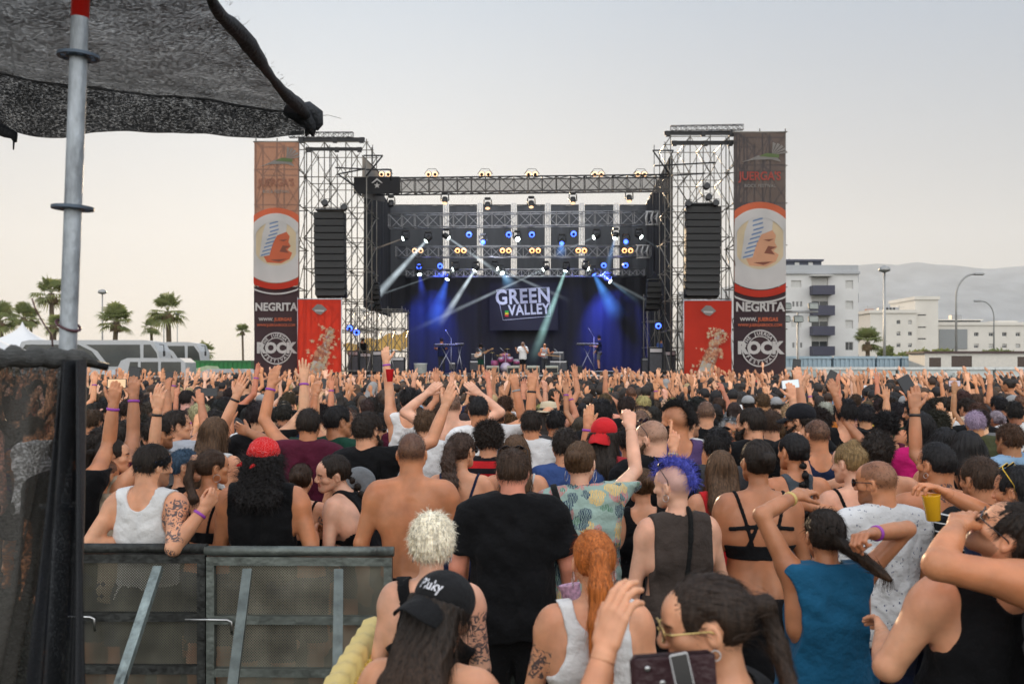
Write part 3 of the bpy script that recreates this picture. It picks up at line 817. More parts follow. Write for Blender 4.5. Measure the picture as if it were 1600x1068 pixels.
    if cuts and kind != 'mohawk':       # thin the edge down to the skin along the hairline
        rv = region(V[:, 0], V[:, 1], V[:, 2])+smoothnoise(V, 150, sd)*.004
        V = V-Nn*((vol+.002)*np.clip(1+rv/.024, 0, 1)**1.5)[:, None]
    x, y, z = hl(K, V[:, 0], V[:, 1], V[:, 2], s)
    ang = np.arctan2(x, -y-.01)
    amp = {'buzz': 0, 'fade': .001, 'receding': 0, 'mohawk': .002, 'curly': .009, 'afro': .009, 'longcurly': .010, 'pixie': .007, 'mess': .006, 'wavypony': .006, 'bob': .004}.get(kind, .0028 if kind != 'pony' else .0012)
    if kind in ('curly', 'afro', 'longcurly', 'wavypony', 'pixie', 'mess'): V = V+Nn*(smoothnoise(V, 120, sd)*amp*.7+smoothnoise(V, 210, sd+1)*amp*.5)[:, None]
    elif amp: V = V+Nn*(np.sin(ang*26+smoothnoise(V, 25, sd)*2.5)*amp*.5+smoothnoise(np.stack([x, y, z*.3], 1), 90, sd)*amp)[:, None]
    strs = []
    nst = {'buzz': 2600, 'fade': 2200, 'receding': 1500, 'short': 2200, 'quiff': 2200, 'curly': 3200, 'afro': 3000, 'long': 2600, 'pony': 1500, 'bun': 1400, 'bob': 2400, 'mohawk': 1300, 'braid': 1500, 'pixie': 3600, 'longcurly': 4500, 'wavypony': 2600, 'mess': 3000, 'held': 1900}[kind]
    ls = {'buzz': .006, 'fade': .013, 'receding': .006, 'short': .026, 'quiff': .03, 'curly': .030, 'afro': .03, 'long': .085, 'pony': .045, 'bun': .032, 'bob': .05, 'mohawk': .035, 'braid': .022, 'pixie': .03, 'longcurly': .05, 'wavypony': .045, 'mess': .035, 'held': .05}[kind]
    if sp.get('lod', 0) and kind in ('short', 'quiff', 'mess'): pass
    nst = int(nst*L['st']*sp.get('mh', 1)); ls = ls*(sp.get('mh', 1)**.5); rg = np.random.default_rng(sd+99)
    up = M@np.array([0, 0, 1.]); fw = M@np.array([0, 1., 0])
    crown = H((0, -.05, .12))
    def flow(p, n):
        away = p-crown; away -= n*(away*n).sum(1, keepdims=True); away /= np.linalg.norm(away, axis=1, keepdims=True)+1e-6
        if kind in ('pony', 'bun', 'held', 'braid', 'wavypony'):
            tgt = H((0, -.115, .03))-p; tgt -= n*(tgt*n).sum(1, keepdims=True); tgt /= np.linalg.norm(tgt, axis=1, keepdims=True)+1e-6
            low = (p[:, 2] < nb[2]+.03)[:, None]
            return np.where(low, np.array([0, 0, -1.]), tgt)+n*.14
        if kind in ('pixie', 'mess'): return n*.22+away*.9
        if kind in ('curly', 'afro', 'longcurly'): return n*.75+away*.4
        if kind == 'mohawk': return n*.9+up*.1
        if kind in ('long', 'bob'): return away*.4+np.array([0, 0, -.8])+n*.15
        return away*.8+n*.45
    wd = {0: .0021, 1: .0036, 2: .006}[sp.get('lod', 0)]
    jit = .5 if kind in ('curly', 'afro', 'longcurly') else (.12 if kind in ('pony', 'long', 'bun', 'held') else .42)
    if nst > 10:
        strs = [strands(V, Nn, nst, ls, flow, wd, 3 if sp.get('lod', 0) == 0 else 2, jit, rg, curl=.004 if kind in ('curly', 'afro', 'longcurly', 'wavypony') else 0)]
    if kind in ('buzz', 'receding'): V = V[:0]; Fc = Fc[:0]
    return V, Fc, strs

def build_person(sp, name='person'):
    lod = sp.get('lod', 0); L = dict(LOD[lod]); K = skeleton(sp); f = K['f']; s = .915 if f else .96
    F = body_field(sp, K, lod); H = head_prims(F, K, face=True)
    hand_pts = []
    for (sh, el, wr, u, fo, hp, pn, sgn) in K['arm']:
        side = np.array(sp.get('thumb', (-sgn, 0, 0)), float)
        if hp != 'none': hand_pts.append(hand(F, wr, fo, pn, K['Ry']@side, hp, 'hL' if sgn < 0 else 'hR', .92 if f else 1.0))
        else: hand_pts.append(wr)
    blocks = []; skip = []
    nb = K['nb']; hc = K['hc']
    hlo = hc-np.array([.15, .15, .115]); hhi = hc+np.array([.15, .15, .2])
    nz = max(nb[2]-.0, hc[2]-.135); hlo[2] = nz
    for i, (sh, el, wr, u, fo, hp, pn, sgn) in enumerate(K['arm']):
        if hp == 'none': continue
        c = wr+_n(fo)*.10; r = .125
        lo, hi = c-r, c+r
        tg = ('hL', 'armL') if sgn < 0 else ('hR', 'armR')
        # the hand block is cut by a plane across the wrist instead of a box
        d = _n(fo); w0 = wr-d*.012
        reg = (lambda d, w0: lambda X, Y, Z: -((X-w0[0])*d[0]+(Y-w0[1])*d[1]+(Z-w0[2])*d[2]))(d, w0)
        hb = mesh_field(F, L['n'], tags=tg, region=reg, lo=lo, hi=hi)
        blocks.append(('hand', hb))
    HR = .122
    def hreg(X, Y, Z):
        q = np.clip((Z-nz)/(hc[2]-nz), 0, 1)
        return np.hypot(X-(nb[0]*(1-q)+hc[0]*q), Y-(nb[1]*(1-q)+hc[1]*q))-HR
    hb = mesh_field(F, L['h'], tags=('head', 'neck', 'torso'), lo=hlo, hi=hhi, region=hreg)
    # drop the caps the cut leaves on the far side of the cylinder
    cen = hb[0][hb[1]].mean(1); q = np.clip((cen[:, 2]-nz)/(hc[2]-nz), 0, 1); rr_ = np.hypot(cen[:, 0]-(nb[0]*(1-q)+hc[0]*q), cen[:, 1]-(nb[1]*(1-q)+hc[1]*q))
    hb = (hb[0], hb[1][rr_ < HR-L['h']*.6])
    blocks.append(('head', hb))
    # arms and trunk; the trunk leaves out the hands and what the finer head block covers
    G = Fld(); G.p = [q for q in F.p if q[9] not in ('hL', 'hR')]
    m = L['b']
    tb = mesh_field(G, L['b'])
    cen = tb[0][tb[1]].mean(1)
    q = np.clip((cen[:, 2]-nz)/(hc[2]-nz), 0, 1)[:, None]; axp = nb*(1-q)+hc*q
    cut = (cen[:, 2] > nz+m*.9) & (np.hypot(cen[:, 0]-axp[:, 0], cen[:, 1]-axp[:, 1]) < HR-.004)
    for (sh, el, wr, *_r) in K['arm']:
        for a, b2, rr in ((sh, el, .058), (el, wr, .045)):
            ba = b2-a; t_ = np.clip((cen-a)@ba/(ba@ba), 0, 1); cut &= ~(np.linalg.norm(cen-a-t_[:, None]*ba, axis=1) < rr*(.4+.6*K['b']))
    tb = (tb[0], tb[1][~cut])
    blocks.append(('trunk', tb))
    V, Fc = join([b for _, b in blocks])
    # pigment: lips, eyes, brows, stubble, tattoos
    tint = np.ones((len(V), 4))
    x, y, z = hl(K, V[:, 0], V[:, 1], V[:, 2], s); ax = np.abs(x)
    hm = (np.abs(x) < .11) & (np.abs(y) < .13) & (np.abs(z) < .14)
    lips = hm & (y > .085) & (np.abs(z+.0595) < .0125) & (ax < .026-.5*np.abs(z+.0595))
    tint[lips, :3] = (.78, .42, .40)
    eye = hm & (y > .082) & (((ax-.031)/.0135)**2+((z+.0005)/.0062)**2 < 1)
    tint[eye, :3] = (1.15, 1.45, 1.7)
    iris = eye & ((ax-.031)**2+(z)**2 < .0062**2)
    tint[iris, :3] = (.06, .06, .07)
    hcol = np.array(HAIRC[sp.get('hairc', 'dark')]); sk = np.array(SKINS[sp.get('skin', 'tan')])
    brow = hm & (y > .07) & (np.abs(z-.021-.10*np.abs(ax-.03)*-1) < .0045) & (ax > .012) & (ax < .048)
    tint[brow, :3] = np.clip(hcol/sk, 0, 1)*.8+.1
    if sp.get('stubble') or sp['hair'] in ('fade', 'buzz', 'receding', 'mohawk'):
        scal = hm & (z > -.05) & (y < .055) & (ax < .12) & ~((ax > .066) & (np.abs(y) < .03) & (z < .02)) & ((y < .03) | (z > .03))
        k_ = {'fade': .45, 'mohawk': .72, 'receding': .45}.get(sp['hair'], .25)
        sm = np.clip((z+.05)/.04, 0, 1)[:, None]
        tint[:, :3] = np.where(scal[:, None], tint[:, :3]*(1-sm)+sm*(np.clip(hcol/sk, 0, 1)*(1-k_)+k_), tint[:, :3])
    if sp.get('stubble'):
        st = hm & (z < -.035) & (y > -.0) & ~lips & (z > -.13)
        tint[st, :3] *= .55
    for t in sp.get('tattoo', ()):          # ('R', from, to) along an arm: 0 shoulder, 1 elbow, 2 wrist
        if t[0] in 'LR':
            sh, el, wr = K['arm'][0 if t[0] == 'L' else 1][:3]
            for a, b, o in ((sh, el, 0), (el, wr, 1)):
                ba = b-a; q = (V-a)@ba/(ba@ba); dd = np.linalg.norm(V-a-np.clip(q, 0, 1)[:, None]*ba, axis=1)
                mk = (q > (t[1]-o)) & (q < (t[2]-o)) & (q > -.2) & (q < 1.05) & (dd < .075)
                tint[mk, 3] = 0.12
        else:
            c_ = K['T'](t[1]); dd = np.linalg.norm(V-c_, axis=1); tint[dd < t[2], 3] = .1
    if len(K['arm']) and sp.get('nails'):
        pass
    me = np_mesh('person', V, Fc, [M_SKIN], tint)
    body = link(bpy.data.objects.new(name, me)); body.color = (*sk, 1)
    def child(nm, V, Fc, mat_, col, tint=None):
        if len(V) == 0: return None
        me = np_mesh(nm, V, Fc, [mat_], tint if tint is not None else np.ones((len(V), 3)))
        o = link(bpy.data.objects.new(nm, me), body); o.color = (*col, 1); return o
    # hair
    if sp['hair'] not in ('bald', 'none'):
        hv, hf, st = hair_mesh(K, sp, dict(L))
        Vs = [hv]; Fs = [hf]; n = len(hv); tn = [np.ones((n, 3))]
        for a, b in st: Vs.append(a); Fs.append(b+n); n += len(a); tn.append(np.repeat(np.random.default_rng(3).uniform(.6, 1.5, (len(a)//8+1, 1)), 8, 0)[:len(a)]*np.ones((1, 3)))
        hcc = sp.get('hcol', HAIRC[sp.get('hairc', 'dark')])
        if sum(map(len, Vs)):
            tn = np.concatenate(tn)
            if sp.get('tips'):   # lighter ends
                VV = np.concatenate(Vs); q = np.clip((hc[2]-.02-VV[:, 2])/.22, 0, 1)[:, None]; tn = tn*(1-q+q*np.array(sp['tips']))
            child('hair', np.concatenate(Vs), np.concatenate(Fs), M_HAIR, hcc, tn)
    if sp.get('beard'):
        G = Fld(); bl = sp['beard']
        for g in (-1, 1):
            G.cone(H((g*.066, .0, -.03)), H((g*.03, .066, -.088)), .016, .026*bl, .03, tag='h')
        G.cone(H((-.03, .07, -.088)), H((.03, .07, -.088)), .026*bl, .026*bl, .02, tag='h'); G.ell(H((0, .07, -.10)), (.035*bl, .03*bl, .034*bl), K['Rh'], .03, 'h')
        G.cone(H((-.026, .093, -.045)), H((.026, .093, -.045)), .007, .007, .01, tag='h')
        bv, bf = mesh_field(G, L['hair'])
        Nn = vnormals(bv, bf); bv = bv+Nn*(smoothnoise(bv, 140, 4)*.003)[:, None]
        a, b = strands(bv, Nn, int(1400*L['st']), .018*bl, lambda p, n: n*.6+np.array([0, 0, -.6]), .0022 if lod == 0 else .004, 2, .3)
        child('beard', np.concatenate([bv, a]), np.concatenate([bf, b+len(bv)]), M_HAIR, HAIRC[sp.get('beardc', sp.get('hairc', 'dark'))])
    tp = sp.get('top', 'tee')
    if tp and tp != 'bare':
        v, q = top_mesh(K, F, sp, tp, L['cl'] if tp != 'bra' else min(L['cl'], .0065))
        child({'tee': 'shirt', 'looset': 'shirt', 'bra': 'bikini_top', 'crop': 'crop_top', 'dress': 'dress'}.get(tp, 'vest'), v, q, CLOTHM[sp.get('pat', 'plain')], sp.get('tcol', CL[sp.get('topc', 'black')]))
    bt = sp.get('bottom', 'shorts')
    if bt:
        v, q = bottom_mesh(K, F, bt, L['cl']*1.25)
        child({'shorts': 'shorts', 'jshorts': 'shorts', 'jeans': 'trousers', 'skirt': 'skirt', 'brief': 'shorts'}[bt], v, q, M_CLOTH, CL[sp.get('botc', 'navy')])
    if sp.get('shoes'):
        for tg in (-1, 1):
            G = Fld(); G.p = [q for q in F.p if q[9] == 'foot' and (K['Ry'].T@q[1])[0]*tg > 0]
            v, q = mesh_field(G, .012, inf=.012, region=lambda X, Y, Z: np.maximum(Z-.11, .012-Z))
            child('shoe', v, q, M_CLOTH, CL[sp['shoes']])
    body['_K'] = 0; del body['_K']
    # accessories
    Mh = Matrix(((*K['Rh'][0], hc[0]), (*K['Rh'][1], hc[1]), (*K['Rh'][2], hc[2]), (0, 0, 0, 1)))@Matrix.Scale(s, 4)
    for acc in sp.get('acc', ()):
        a = acc if isinstance(acc, str) else acc[0]; arg = None if isinstance(acc, str) else acc[1]
        if a in ('shades', 'shadesup', 'glasses'):
            mb = MB(); dz, dy, tilt = (0, 0, 0) if a != 'shadesup' else (.095, -.03, R(28))
            Mx = Mh if a != 'shadesup' else Mh@Matrix.Translation((0, -.012, .022))@Matrix.Rotation(R(52), 4, 'X')@Matrix.Translation((0, .008, .012))
            fm = {'gold': M_GOLD, 'yellow': mat('yellow_frame', (.8, .5, .03), .3)}.get(arg, M_BLACKP)
            for g in (-1, 1):
                ring = [Mx@Vector((g*.034+.026*math.cos(t), .112-.006*abs(math.cos(t)), .002+.021*math.sin(t))) for t in [i*math.pi/8 for i in range(16)]]
                mb.tube(ring, .0018, 6, closed=True)
                mb.tube([Mx@Vector((g*.06, .108, .008)), Mx@Vector((g*.080, .09, .008)), Mx@Vector((g*.084, .0, .006)), Mx@Vector((g*.080, -.025, -.01))], .0022, 6)
            mb.tube([Mx@Vector((-.009, .113, .006)), Mx@Vector((0, .116, .01)), Mx@Vector((.009, .113, .006))], .0018, 6)
            o = mb.build('sunglasses', fm, body)
            for g in (-1, 1):
                lb = MB(); n = 14
                pts = [Mx@Vector((g*.034+.0255*math.cos(2*math.pi*i/n), .111-.006*abs(math.cos(2*math.pi*i/n)), .002+.0205*math.sin(2*math.pi*i/n))) for i in range(n)]
                pts2 = [p-(Mx.to_3x3()@Vector((0, .0015, 0))) for p in pts]
                lb.add(pts+pts2, [tuple(range(n)), tuple(range(2*n-1, n-1, -1))]+[(i, i+n, (i+1) % n+n, (i+1) % n) for i in range(n)])
                lb.build('lens', mat('dark_lens', (.01, .01, .012), .06), o)
        elif a == 'hoop':
            for g in (-1, 1):
                r_ = arg or .022; mb = MB()
                mb.tube([Mh@Vector((g*.083+.002*math.sin(t), -.005+r_*math.cos(t), -.04-r_+r_*math.sin(t))) for t in [i*math.pi/8 for i in range(16)]], .0014, 6, closed=True)
                mb.build('earring', M_METAL, body)
        elif a in ('cap', 'capback'):
            G = Fld(); G.ell(H((0, -.012, .045)), np.array((.092, .114, .090))*s, K['Rh'], .01, 'h')
            v, q = mesh_field(G, L['h'], region=lambda X, Y, Z: np.maximum(.02+hl(K, X, Y, Z, s)[1]*(.12 if a == 'cap' else -.04)-hl(K, X, Y, Z, s)[2], -1))
            cp = child('cap', v, q, M_CLOTH, arg)
            sg = 1 if a == 'cap' else -1; n = 14; rows = 5
            V2 = []; F2 = []
            for dz in (0, -.004):
                for j in range(rows):
                    q_ = j/(rows-1)
                    for i in range(n):
                        t = -1.05+2.1*i/(n-1); r0 = .085; rr = .085+.0+q_*.075*math.cos(t*.85)
                        xx = math.sin(t)*(.089+.006*q_); yy = sg*(math.cos(t)*.108+q_*.080*math.cos(t*.7)); zz = .034-(.022 if a == 'cap' else .062)*q_-.020*abs(math.sin(t))*(.4+q_)+dz
                        V2.append(tuple(Mh@Vector((xx, yy-.012, zz))))
            for j in range(rows-1):
                for i in range(n-1):
                    a0 = j*n+i; F2.append((a0, a0+1, a0+n+1, a0+n)); b0 = a0+rows*n; F2.append((b0, b0+n, b0+n+1, b0+1))
            o2 = rows*n
            for i in range(n-1): F2.append(((rows-1)*n+i, (rows-1)*n+i+1, o2+(rows-1)*n+i+1, o2+(rows-1)*n+i))
            child('brim', np.array(V2), np.array(F2), M_CLOTH, arg).parent = cp
            mb = MB(); mb.lathe([(.001, .132), (.008, .131), (.009, .127)], M=Mh@Matrix.Translation((0, -.012, -.003)), n=10)
            bb = mb.build('cap_button', M_CLOTH, cp); bb.color = (*arg, 1)
        elif a == 'bandana':
            G = Fld(); G.ell(H((0, -.012, .038)), np.array((.093, .115, .100))*s, K['Rh'], .01, 'h')
            G.cone(H((0, -.10, .0)), H((-.03, -.15, -.03)), .022, .006, .02, tag='h'); G.cone(H((-.06, -.085, .0)), H((-.125, -.10, -.022)), .018, .007, .02, tag='h')
            v, q = mesh_field(G, L['h'], region=lambda X, Y, Z: np.maximum(-.006+hl(K, X, Y, Z, s)[1]*.25-hl(K, X, Y, Z, s)[2]-np.where(hl(K, X, Y, Z, s)[1] < -.105, .1, 0), -1))
            Nn = vnormals(v, q); v = v+Nn*(smoothnoise(v*np.array([1, 1, 2.]), 60, 2)*.003)[:, None]
            child('bandana', v, q, M_PAISLEY, (.62, .012, .012))
        elif a == 'headband':
            G = Fld(); G.ell(H((0, -.014, .03)), np.array((.09, .112, .106))*s, K['Rh'], .01, 'h')
            v, q = mesh_field(G, L['h'], region=lambda X, Y, Z: np.abs(hl(K, X, Y, Z, s)[2]-.022-.35*hl(K, X, Y, Z, s)[1])-.021)
            child('headband', v, q, arg, CL['black'])
        elif a == 'hat':
            mb = MB(); mb.lathe([(.15, .035), (.152, .038), (.09, .052), (.084, .10), (.074, .135), (.02, .145)], M=Mh, n=28)
            hb_ = mb.build('straw_hat', mat('straw', (.62, .52, .36), .8, bump=.4, bscale=120), body)
            mb = MB(); mb.lathe([(.0915, .053), (.0885, .078), (.084, .078), (.084, .053)], M=Mh, n=28); mb.build('hat_band', mat('hat_ribbon', (.02, .02, .02), .7), hb_)
        elif a in ('wristL', 'wristR'):
            sh, el, wr = K['arm'][0 if a[-1] == 'L' else 1][:3]; d = _n(wr-el)
            mb = MB(); r_ = .030 if f else .035; c_ = Vector(wr-d*.022); u_ = Vector(d).orthogonal().normalized(); v_ = Vector(d).cross(u_)
            Mm = Matrix.Translation(c_)@Matrix((u_, v_, Vector(d))).transposed().to_4x4()
            mb.lathe([(r_, -.008), (r_+.0025, -.006), (r_+.0025, .006), (r_, .008)], M=Mm, n=18)
            mb.build('wristband', mat('band_%02d%02d%02d' % tuple(int(c*99) for c in arg), arg, .5), body)
        elif a == 'strap':
            # crossbody strap hugging the torso: a thin slab of the inflated torso
            G = Fld(); G.p = [q for q in F.p if q[9] in ('torso', 'pelvis')]
            sx, wd_, colr = arg
            def rg(X, Y, Z):
                x_, y_, z_ = tl(K, X, Y, Z); return np.maximum(np.abs(x_-sx*((z_-1.15)/.30)*.11)-wd_, np.maximum(.98-z_, z_-1.54))
            v, q = mesh_field(G, min(L['cl'], .0075), inf=TOPS.get(sp.get('top'), (0, 0, 0))[1]+.012 if sp.get('top') != 'bare' else .008, region=rg)
            child('bag_strap', v, q, M_CLOTH, colr)
        elif a == 'backpack':
            T = K['T']; G = Fld(); fw_ = K['Rt']@np.array([0, 1., 0])
            G.cone(T((0, -.21, 1.08)), T((0, -.20, 1.30)), .13, .11, .03, flat=fw_, fs=1.9, tag='h'); G.cone(T((-.05, -.25, 1.06)), T((.05, -.25, 1.06)), .06, .06, .03, tag='h')
            v, q = mesh_field(G, L['cl']); Nn = vnormals(v, q); v = v+Nn*(smoothnoise(v, 28, 7)*.006)[:, None]
            bp_ = child('backpack', v, q, M_CLOTH, arg)
            mb = MB()
            mb.tube([Vector(T((-.10, -.262, 1.16))), Vector(T((0, -.292, 1.20))), Vector(T((.10, -.262, 1.16)))], .006, 6); z_ = mb.build('zip', M_BLACKP, bp_)
            for g in (-1, 1):
                mb = MB(); mb.tube([Vector(T((g*.09, -.19, 1.05))), Vector(T((g*.12, -.15, 1.25))), Vector(T((g*.11, -.10, 1.43))), Vector(T((g*.11, -.02, 1.49)))], .013, 6)
                so = mb.build('shoulder_strap', M_CLOTH, bp_); so.color = (*arg, 1)
        elif a == 'scrunchie':
            mb = MB(); c_ = Vector(H(arg[0])); mb.tube([c_+Vector(K['Rh']@np.array([arg[1]*math.cos(t), 0, arg[1]*math.sin(t)])) for t in [i*math.pi/6 for i in range(12)]], .006, 6, closed=True)
            o = mb.build('hair_tie', M_CLOTH, body); o.color = (*arg[2], 1)
    return body, K, hand_pts

# things held in a hand ------------------------------------------------
def phone(loc, face, up, label, group=None, case=(.012, .012, .014), screen=None, sc=1.0):
    """face: direction the screen looks; up: long side"""
    fz = Vector(face).normalized(); uy = Vector(up); uy = (uy-fz*uy.dot(fz)).normalized(); ux = uy.cross(fz)
    M = Matrix.Translation(Vector(loc))@Matrix((ux, uy, fz)).transposed().to_4x4()@Matrix.Scale(sc, 4)
    def rr(w, h, r, n=4):
        pts = []
        for cx, cy, a0 in ((w-r, h-r, 0), (-w+r, h-r, 90), (-w+r, -h+r, 180), (w-r, -h+r, 270)):
            for i in range(n+1):
                t = R(a0+90*i/n); pts.append((cx+r*math.cos(t), cy+r*math.sin(t)))
        return pts
    e = empty('phone', M.to_translation()); inv = Matrix.Translation(-M.to_translation())@M
    mb = MB(); mb.prism(rr(.036, .074, .008), inv@Matrix.Translation((0, 0, -.004)), .008)
    mb.build('phone_case', mat('case_%03d%03d%03d' % tuple(int(c*200) for c in case), case, .35, var=.05), e)
    mb = MB(); mb.prism(rr(.0325, .068, .005), inv@Matrix.Translation((0, 0, .0042)), .0006)
    sm = mat('phone_glass', (.008, .009, .012), .08, var=.05) if screen is None else mat('phone_lit_%d' % int(screen[0]*100+screen[2]*10), screen, .3, emis=screen, estr=.9)
    mb.build('phone_screen', sm, e)
    mb = MB(); mb.prism(rr(.008, .008, .004), inv@Matrix.Translation((-.02, .055, -.0056)), .0015); mb.build('camera_lens', M_BLACKP, e)
    tag(e, label, 'phone', group); return e

def cup(loc, axis, label, col, drink=None, h=.12, r0=.031, r1=.042, group=None):
    z = Vector(axis).normalized(); x = z.orthogonal().normalized(); y = z.cross(x)
    Mr = Matrix((x, y, z)).transposed().to_4x4()
    e = empty('cup', loc)
    mb = MB(); mb.lathe([(r0*.9, 0), (r0, .002), (r1, h-.004), (r1+.002, h), (r1, h), (r1-.002, h-.003), (r0-.002, .004)], M=Mr, n=20)
    mb.build('cup_wall', col, e)
    if drink:
        mb = MB(); k = .93; mb.lathe([(r0*.85, .006), (r0-.002+(r1-r0)*.05, .008), (r0-.003+(r1-r0)*k, h*k)], M=Mr, n=20); mb.build('drink', drink, e)
    tag(e, label, 'cup', group); return e

def A(u, f, hp='relax', pn=(0, 1, 0)): return (u, f, hp, pn, True)
def head_top(K, sp):
    v = {'buzz': .0035, 'short': .013, 'fade': .02, 'curly': .030, 'afro': .05, 'long': .017, 'bob': .022, 'mohawk': .04, 'pixie': .024, 'longcurly': .032, 'mess': .022, 'bald': 0, 'receding': 0}.get(sp['hair'], .012)
    return K['hc'][2]+.112+v
# ------------------------------------------------------------------ ground, hills, buildings, cabins, vehicles, palms
def nm(name, V, F, mats, parent=None, smooth=True):
    return link(bpy.data.objects.new(name, np_mesh(name, np.array(V), np.array(F), mats if isinstance(mats, list) else [mats], None, smooth)), parent)
m_ground, t, bs = nodes_of('ground')
tc = N(t, 'ShaderNodeTexCoord'); n1 = N(t, 'ShaderNodeTexNoise', Scale=.8, Detail=8.0); n2 = N(t, 'ShaderNodeTexNoise', Scale=60.0, Detail=3.0)
t.links.new(tc.outputs['Object'], n1.inputs['Vector']); t.links.new(tc.outputs['Object'], n2.inputs['Vector'])
cr = N(t, 'ShaderNodeValToRGB'); cr.color_ramp.elements[0].position = .35; cr.color_ramp.elements[0].color = (.018, .032, .016, 1); cr.color_ramp.elements[1].position = .7; cr.color_ramp.elements[1].color = (.075, .07, .045, 1)
t.links.new(n1.outputs['Fac'], cr.inputs[0]); mx = N(t, 'ShaderNodeMix', data_type='RGBA', blend_type='MULTIPLY'); mx.inputs[0].default_value = .8
t.links.new(cr.outputs[0], mx.inputs[6]); t.links.new(n2.outputs['Color'], mx.inputs[7]); t.links.new(mx.outputs[2], bs.inputs['Base Color']); bs.inputs['Roughness'].default_value = .95
bp = N(t, 'ShaderNodeBump', Strength=.6, Distance=.02); t.links.new(n2.outputs['Fac'], bp.inputs['Height']); t.links.new(bp.outputs[0], bs.inputs['Normal'])
g = nm('ground', [(-6500, -60, 0), (6500, -60, 0), (6500, 6500, 0), (-6500, 6500, 0)], [(0, 1, 2, 3)], m_ground, smooth=False); tag(g, kind='structure')

# hills: a height field whose crest follows the skyline
ridge = [(1100, 452), (1180, 432), (1240, 420), (1305, 413), (1335, 410), (1370, 407), (1400, 409), (1430, 404), (1455, 408), (1490, 410), (1520, 414), (1545, 416), (1575, 413), (1600, 411), (1700, 405), (1850, 412), (2000, 430), (2200, 470)]
rx = [a for a, _ in ridge]; ry = [HZ-b for _, b in ridge]
nu, nv_ = 150, 58; V = []; Fq = []
rgh = np.random.default_rng(3); ph = rgh.uniform(0, 6.28, (12, 2))
def fbm(x, y):
    o = 0
    for i in range(6):
        k = .0016*1.9**i; o += abs(math.sin(x*k+ph[i, 0]+1.7*math.sin(y*k*.8+ph[i, 1])))*.5**i
    return o
for j in range(nv_):
    Y = 2600+j*60
    for i in range(nu):
        px = 1060+(2240-1060)*i/(nu-1); X = (px-800)/FPX*5400*(Y/5400)**.6
        pxx = 800+X/5400*FPX
        hmax = np.interp(px, rx, ry)/FPX*5400
        q = max(0, (Y-2600)/2800) if Y < 5400 else max(0, 1-(Y-5400)/900)
        e = q**1.5
        z = hmax*e*(1-.33*(1-e)*fbm(X, Y))+CAMZ*e
        V.append((X, Y, z-3))
for j in range(nv_-1):
    for i in range(nu-1):
        a = j*nu+i; Fq.append((a, a+1, a+nu+1, a+nu))
tag(nm('hills', V, Fq, mat('hill_scrub', (.20, .20, .195), .95, var=.45, scale=.006)), kind='structure')

# walls with real openings
def facade(mb, x0, x1, z0, z1, y, th, holes):
    """wall in the XZ plane, front face at y, thickness th behind it, rectangular holes cut through"""
    xs = sorted({x0, x1, *[h[0] for h in holes], *[h[1] for h in holes]}); zs = sorted({z0, z1, *[h[2] for h in holes], *[h[3] for h in holes]})
    V = []; Fc = []; n = 0
    def solid(i, j):
        if i < 0 or j < 0 or i >= len(xs)-1 or j >= len(zs)-1: return False
        cx, cz = (xs[i]+xs[i+1])/2, (zs[j]+zs[j+1])/2
        return not any(h[0] < cx < h[1] and h[2] < cz < h[3] for h in holes)
    def q(*p):
        nonlocal n
        V.extend(p); Fc.append((n, n+1, n+2, n+3)); n += 4
    for i in range(len(xs)-1):
        for j in range(len(zs)-1):
            if not solid(i, j): continue
            a, b, c, d = xs[i], xs[i+1], zs[j], zs[j+1]; yb = y+th
            q((a, y, c), (b, y, c), (b, y, d), (a, y, d)); q((b, yb, c), (a, yb, c), (a, yb, d), (b, yb, d))
            if not solid(i-1, j): q((a, yb, c), (a, y, c), (a, y, d), (a, yb, d))
            if not solid(i+1, j): q((b, y, c), (b, yb, c), (b, yb, d), (b, y, d))
            if not solid(i, j-1): q((a, yb, c), (b, yb, c), (b, y, c), (a, y, c))
            if not solid(i, j+1): q((a, y, d), (b, y, d), (b, yb, d), (a, yb, d))
    mb.add(V, Fc)
W_PLASTER = mat('white_plaster', (.68, .67, .65), .9, var=.06, scale=.5, bump=.1); W_CREAM = mat('cream_plaster', (.72, .68, .61), .9, var=.06, scale=.4)
M_GLASSD = mat('window_glass', (.03, .035, .04), .12, var=.2); M_SHUT = mat('roller_shutter', (.60, .59, .56), .7, var=.04, stretch=(1, 1, 30))
M_BALC = mat('balcony_panel', (.055, .055, .085), .6, var=.08); M_FRAME = mat('alu_frame', (.35, .35, .35), .4, .6)
def window(par, x0, x1, z0, z1, y, shut=0.0):
    f = MB(); w_ = .06
    f.box((x0, y, z0), (x0+w_, y+.08, z1)); f.box((x1-w_, y, z0), (x1, y+.08, z1)); f.box((x0+w_, y, z0), (x1-w_, y+.08, z0+w_)); f.box((x0+w_, y, z1-w_), (x1-w_, y+.08, z1))
    f.box(((x0+x1)/2-w_/2, y, z0+w_), ((x0+x1)/2+w_/2, y+.08, z1-w_))
    wo_ = f.build('window', M_FRAME, par)
    p = MB(); p.box((x0+w_, y+.03, z0+w_), ((x0+x1)/2-w_/2, y+.045, z1-w_)); p.box(((x0+x1)/2+w_/2, y+.03, z0+w_), (x1-w_, y+.045, z1-w_)); p.build('pane', M_GLASSD, wo_)
    if shut > 0:
        s_ = MB(); n = int((z1-z0)*shut/.12)+1
        for i in range(n): s_.box((x0+.01, y-.03+.006*(i % 2), z1-(i+1)*(z1-z0)*shut/n), (x1-.01, y-.012, z1-i*(z1-z0)*shut/n-.008))
        s_.build('shutter', M_SHUT, wo_)
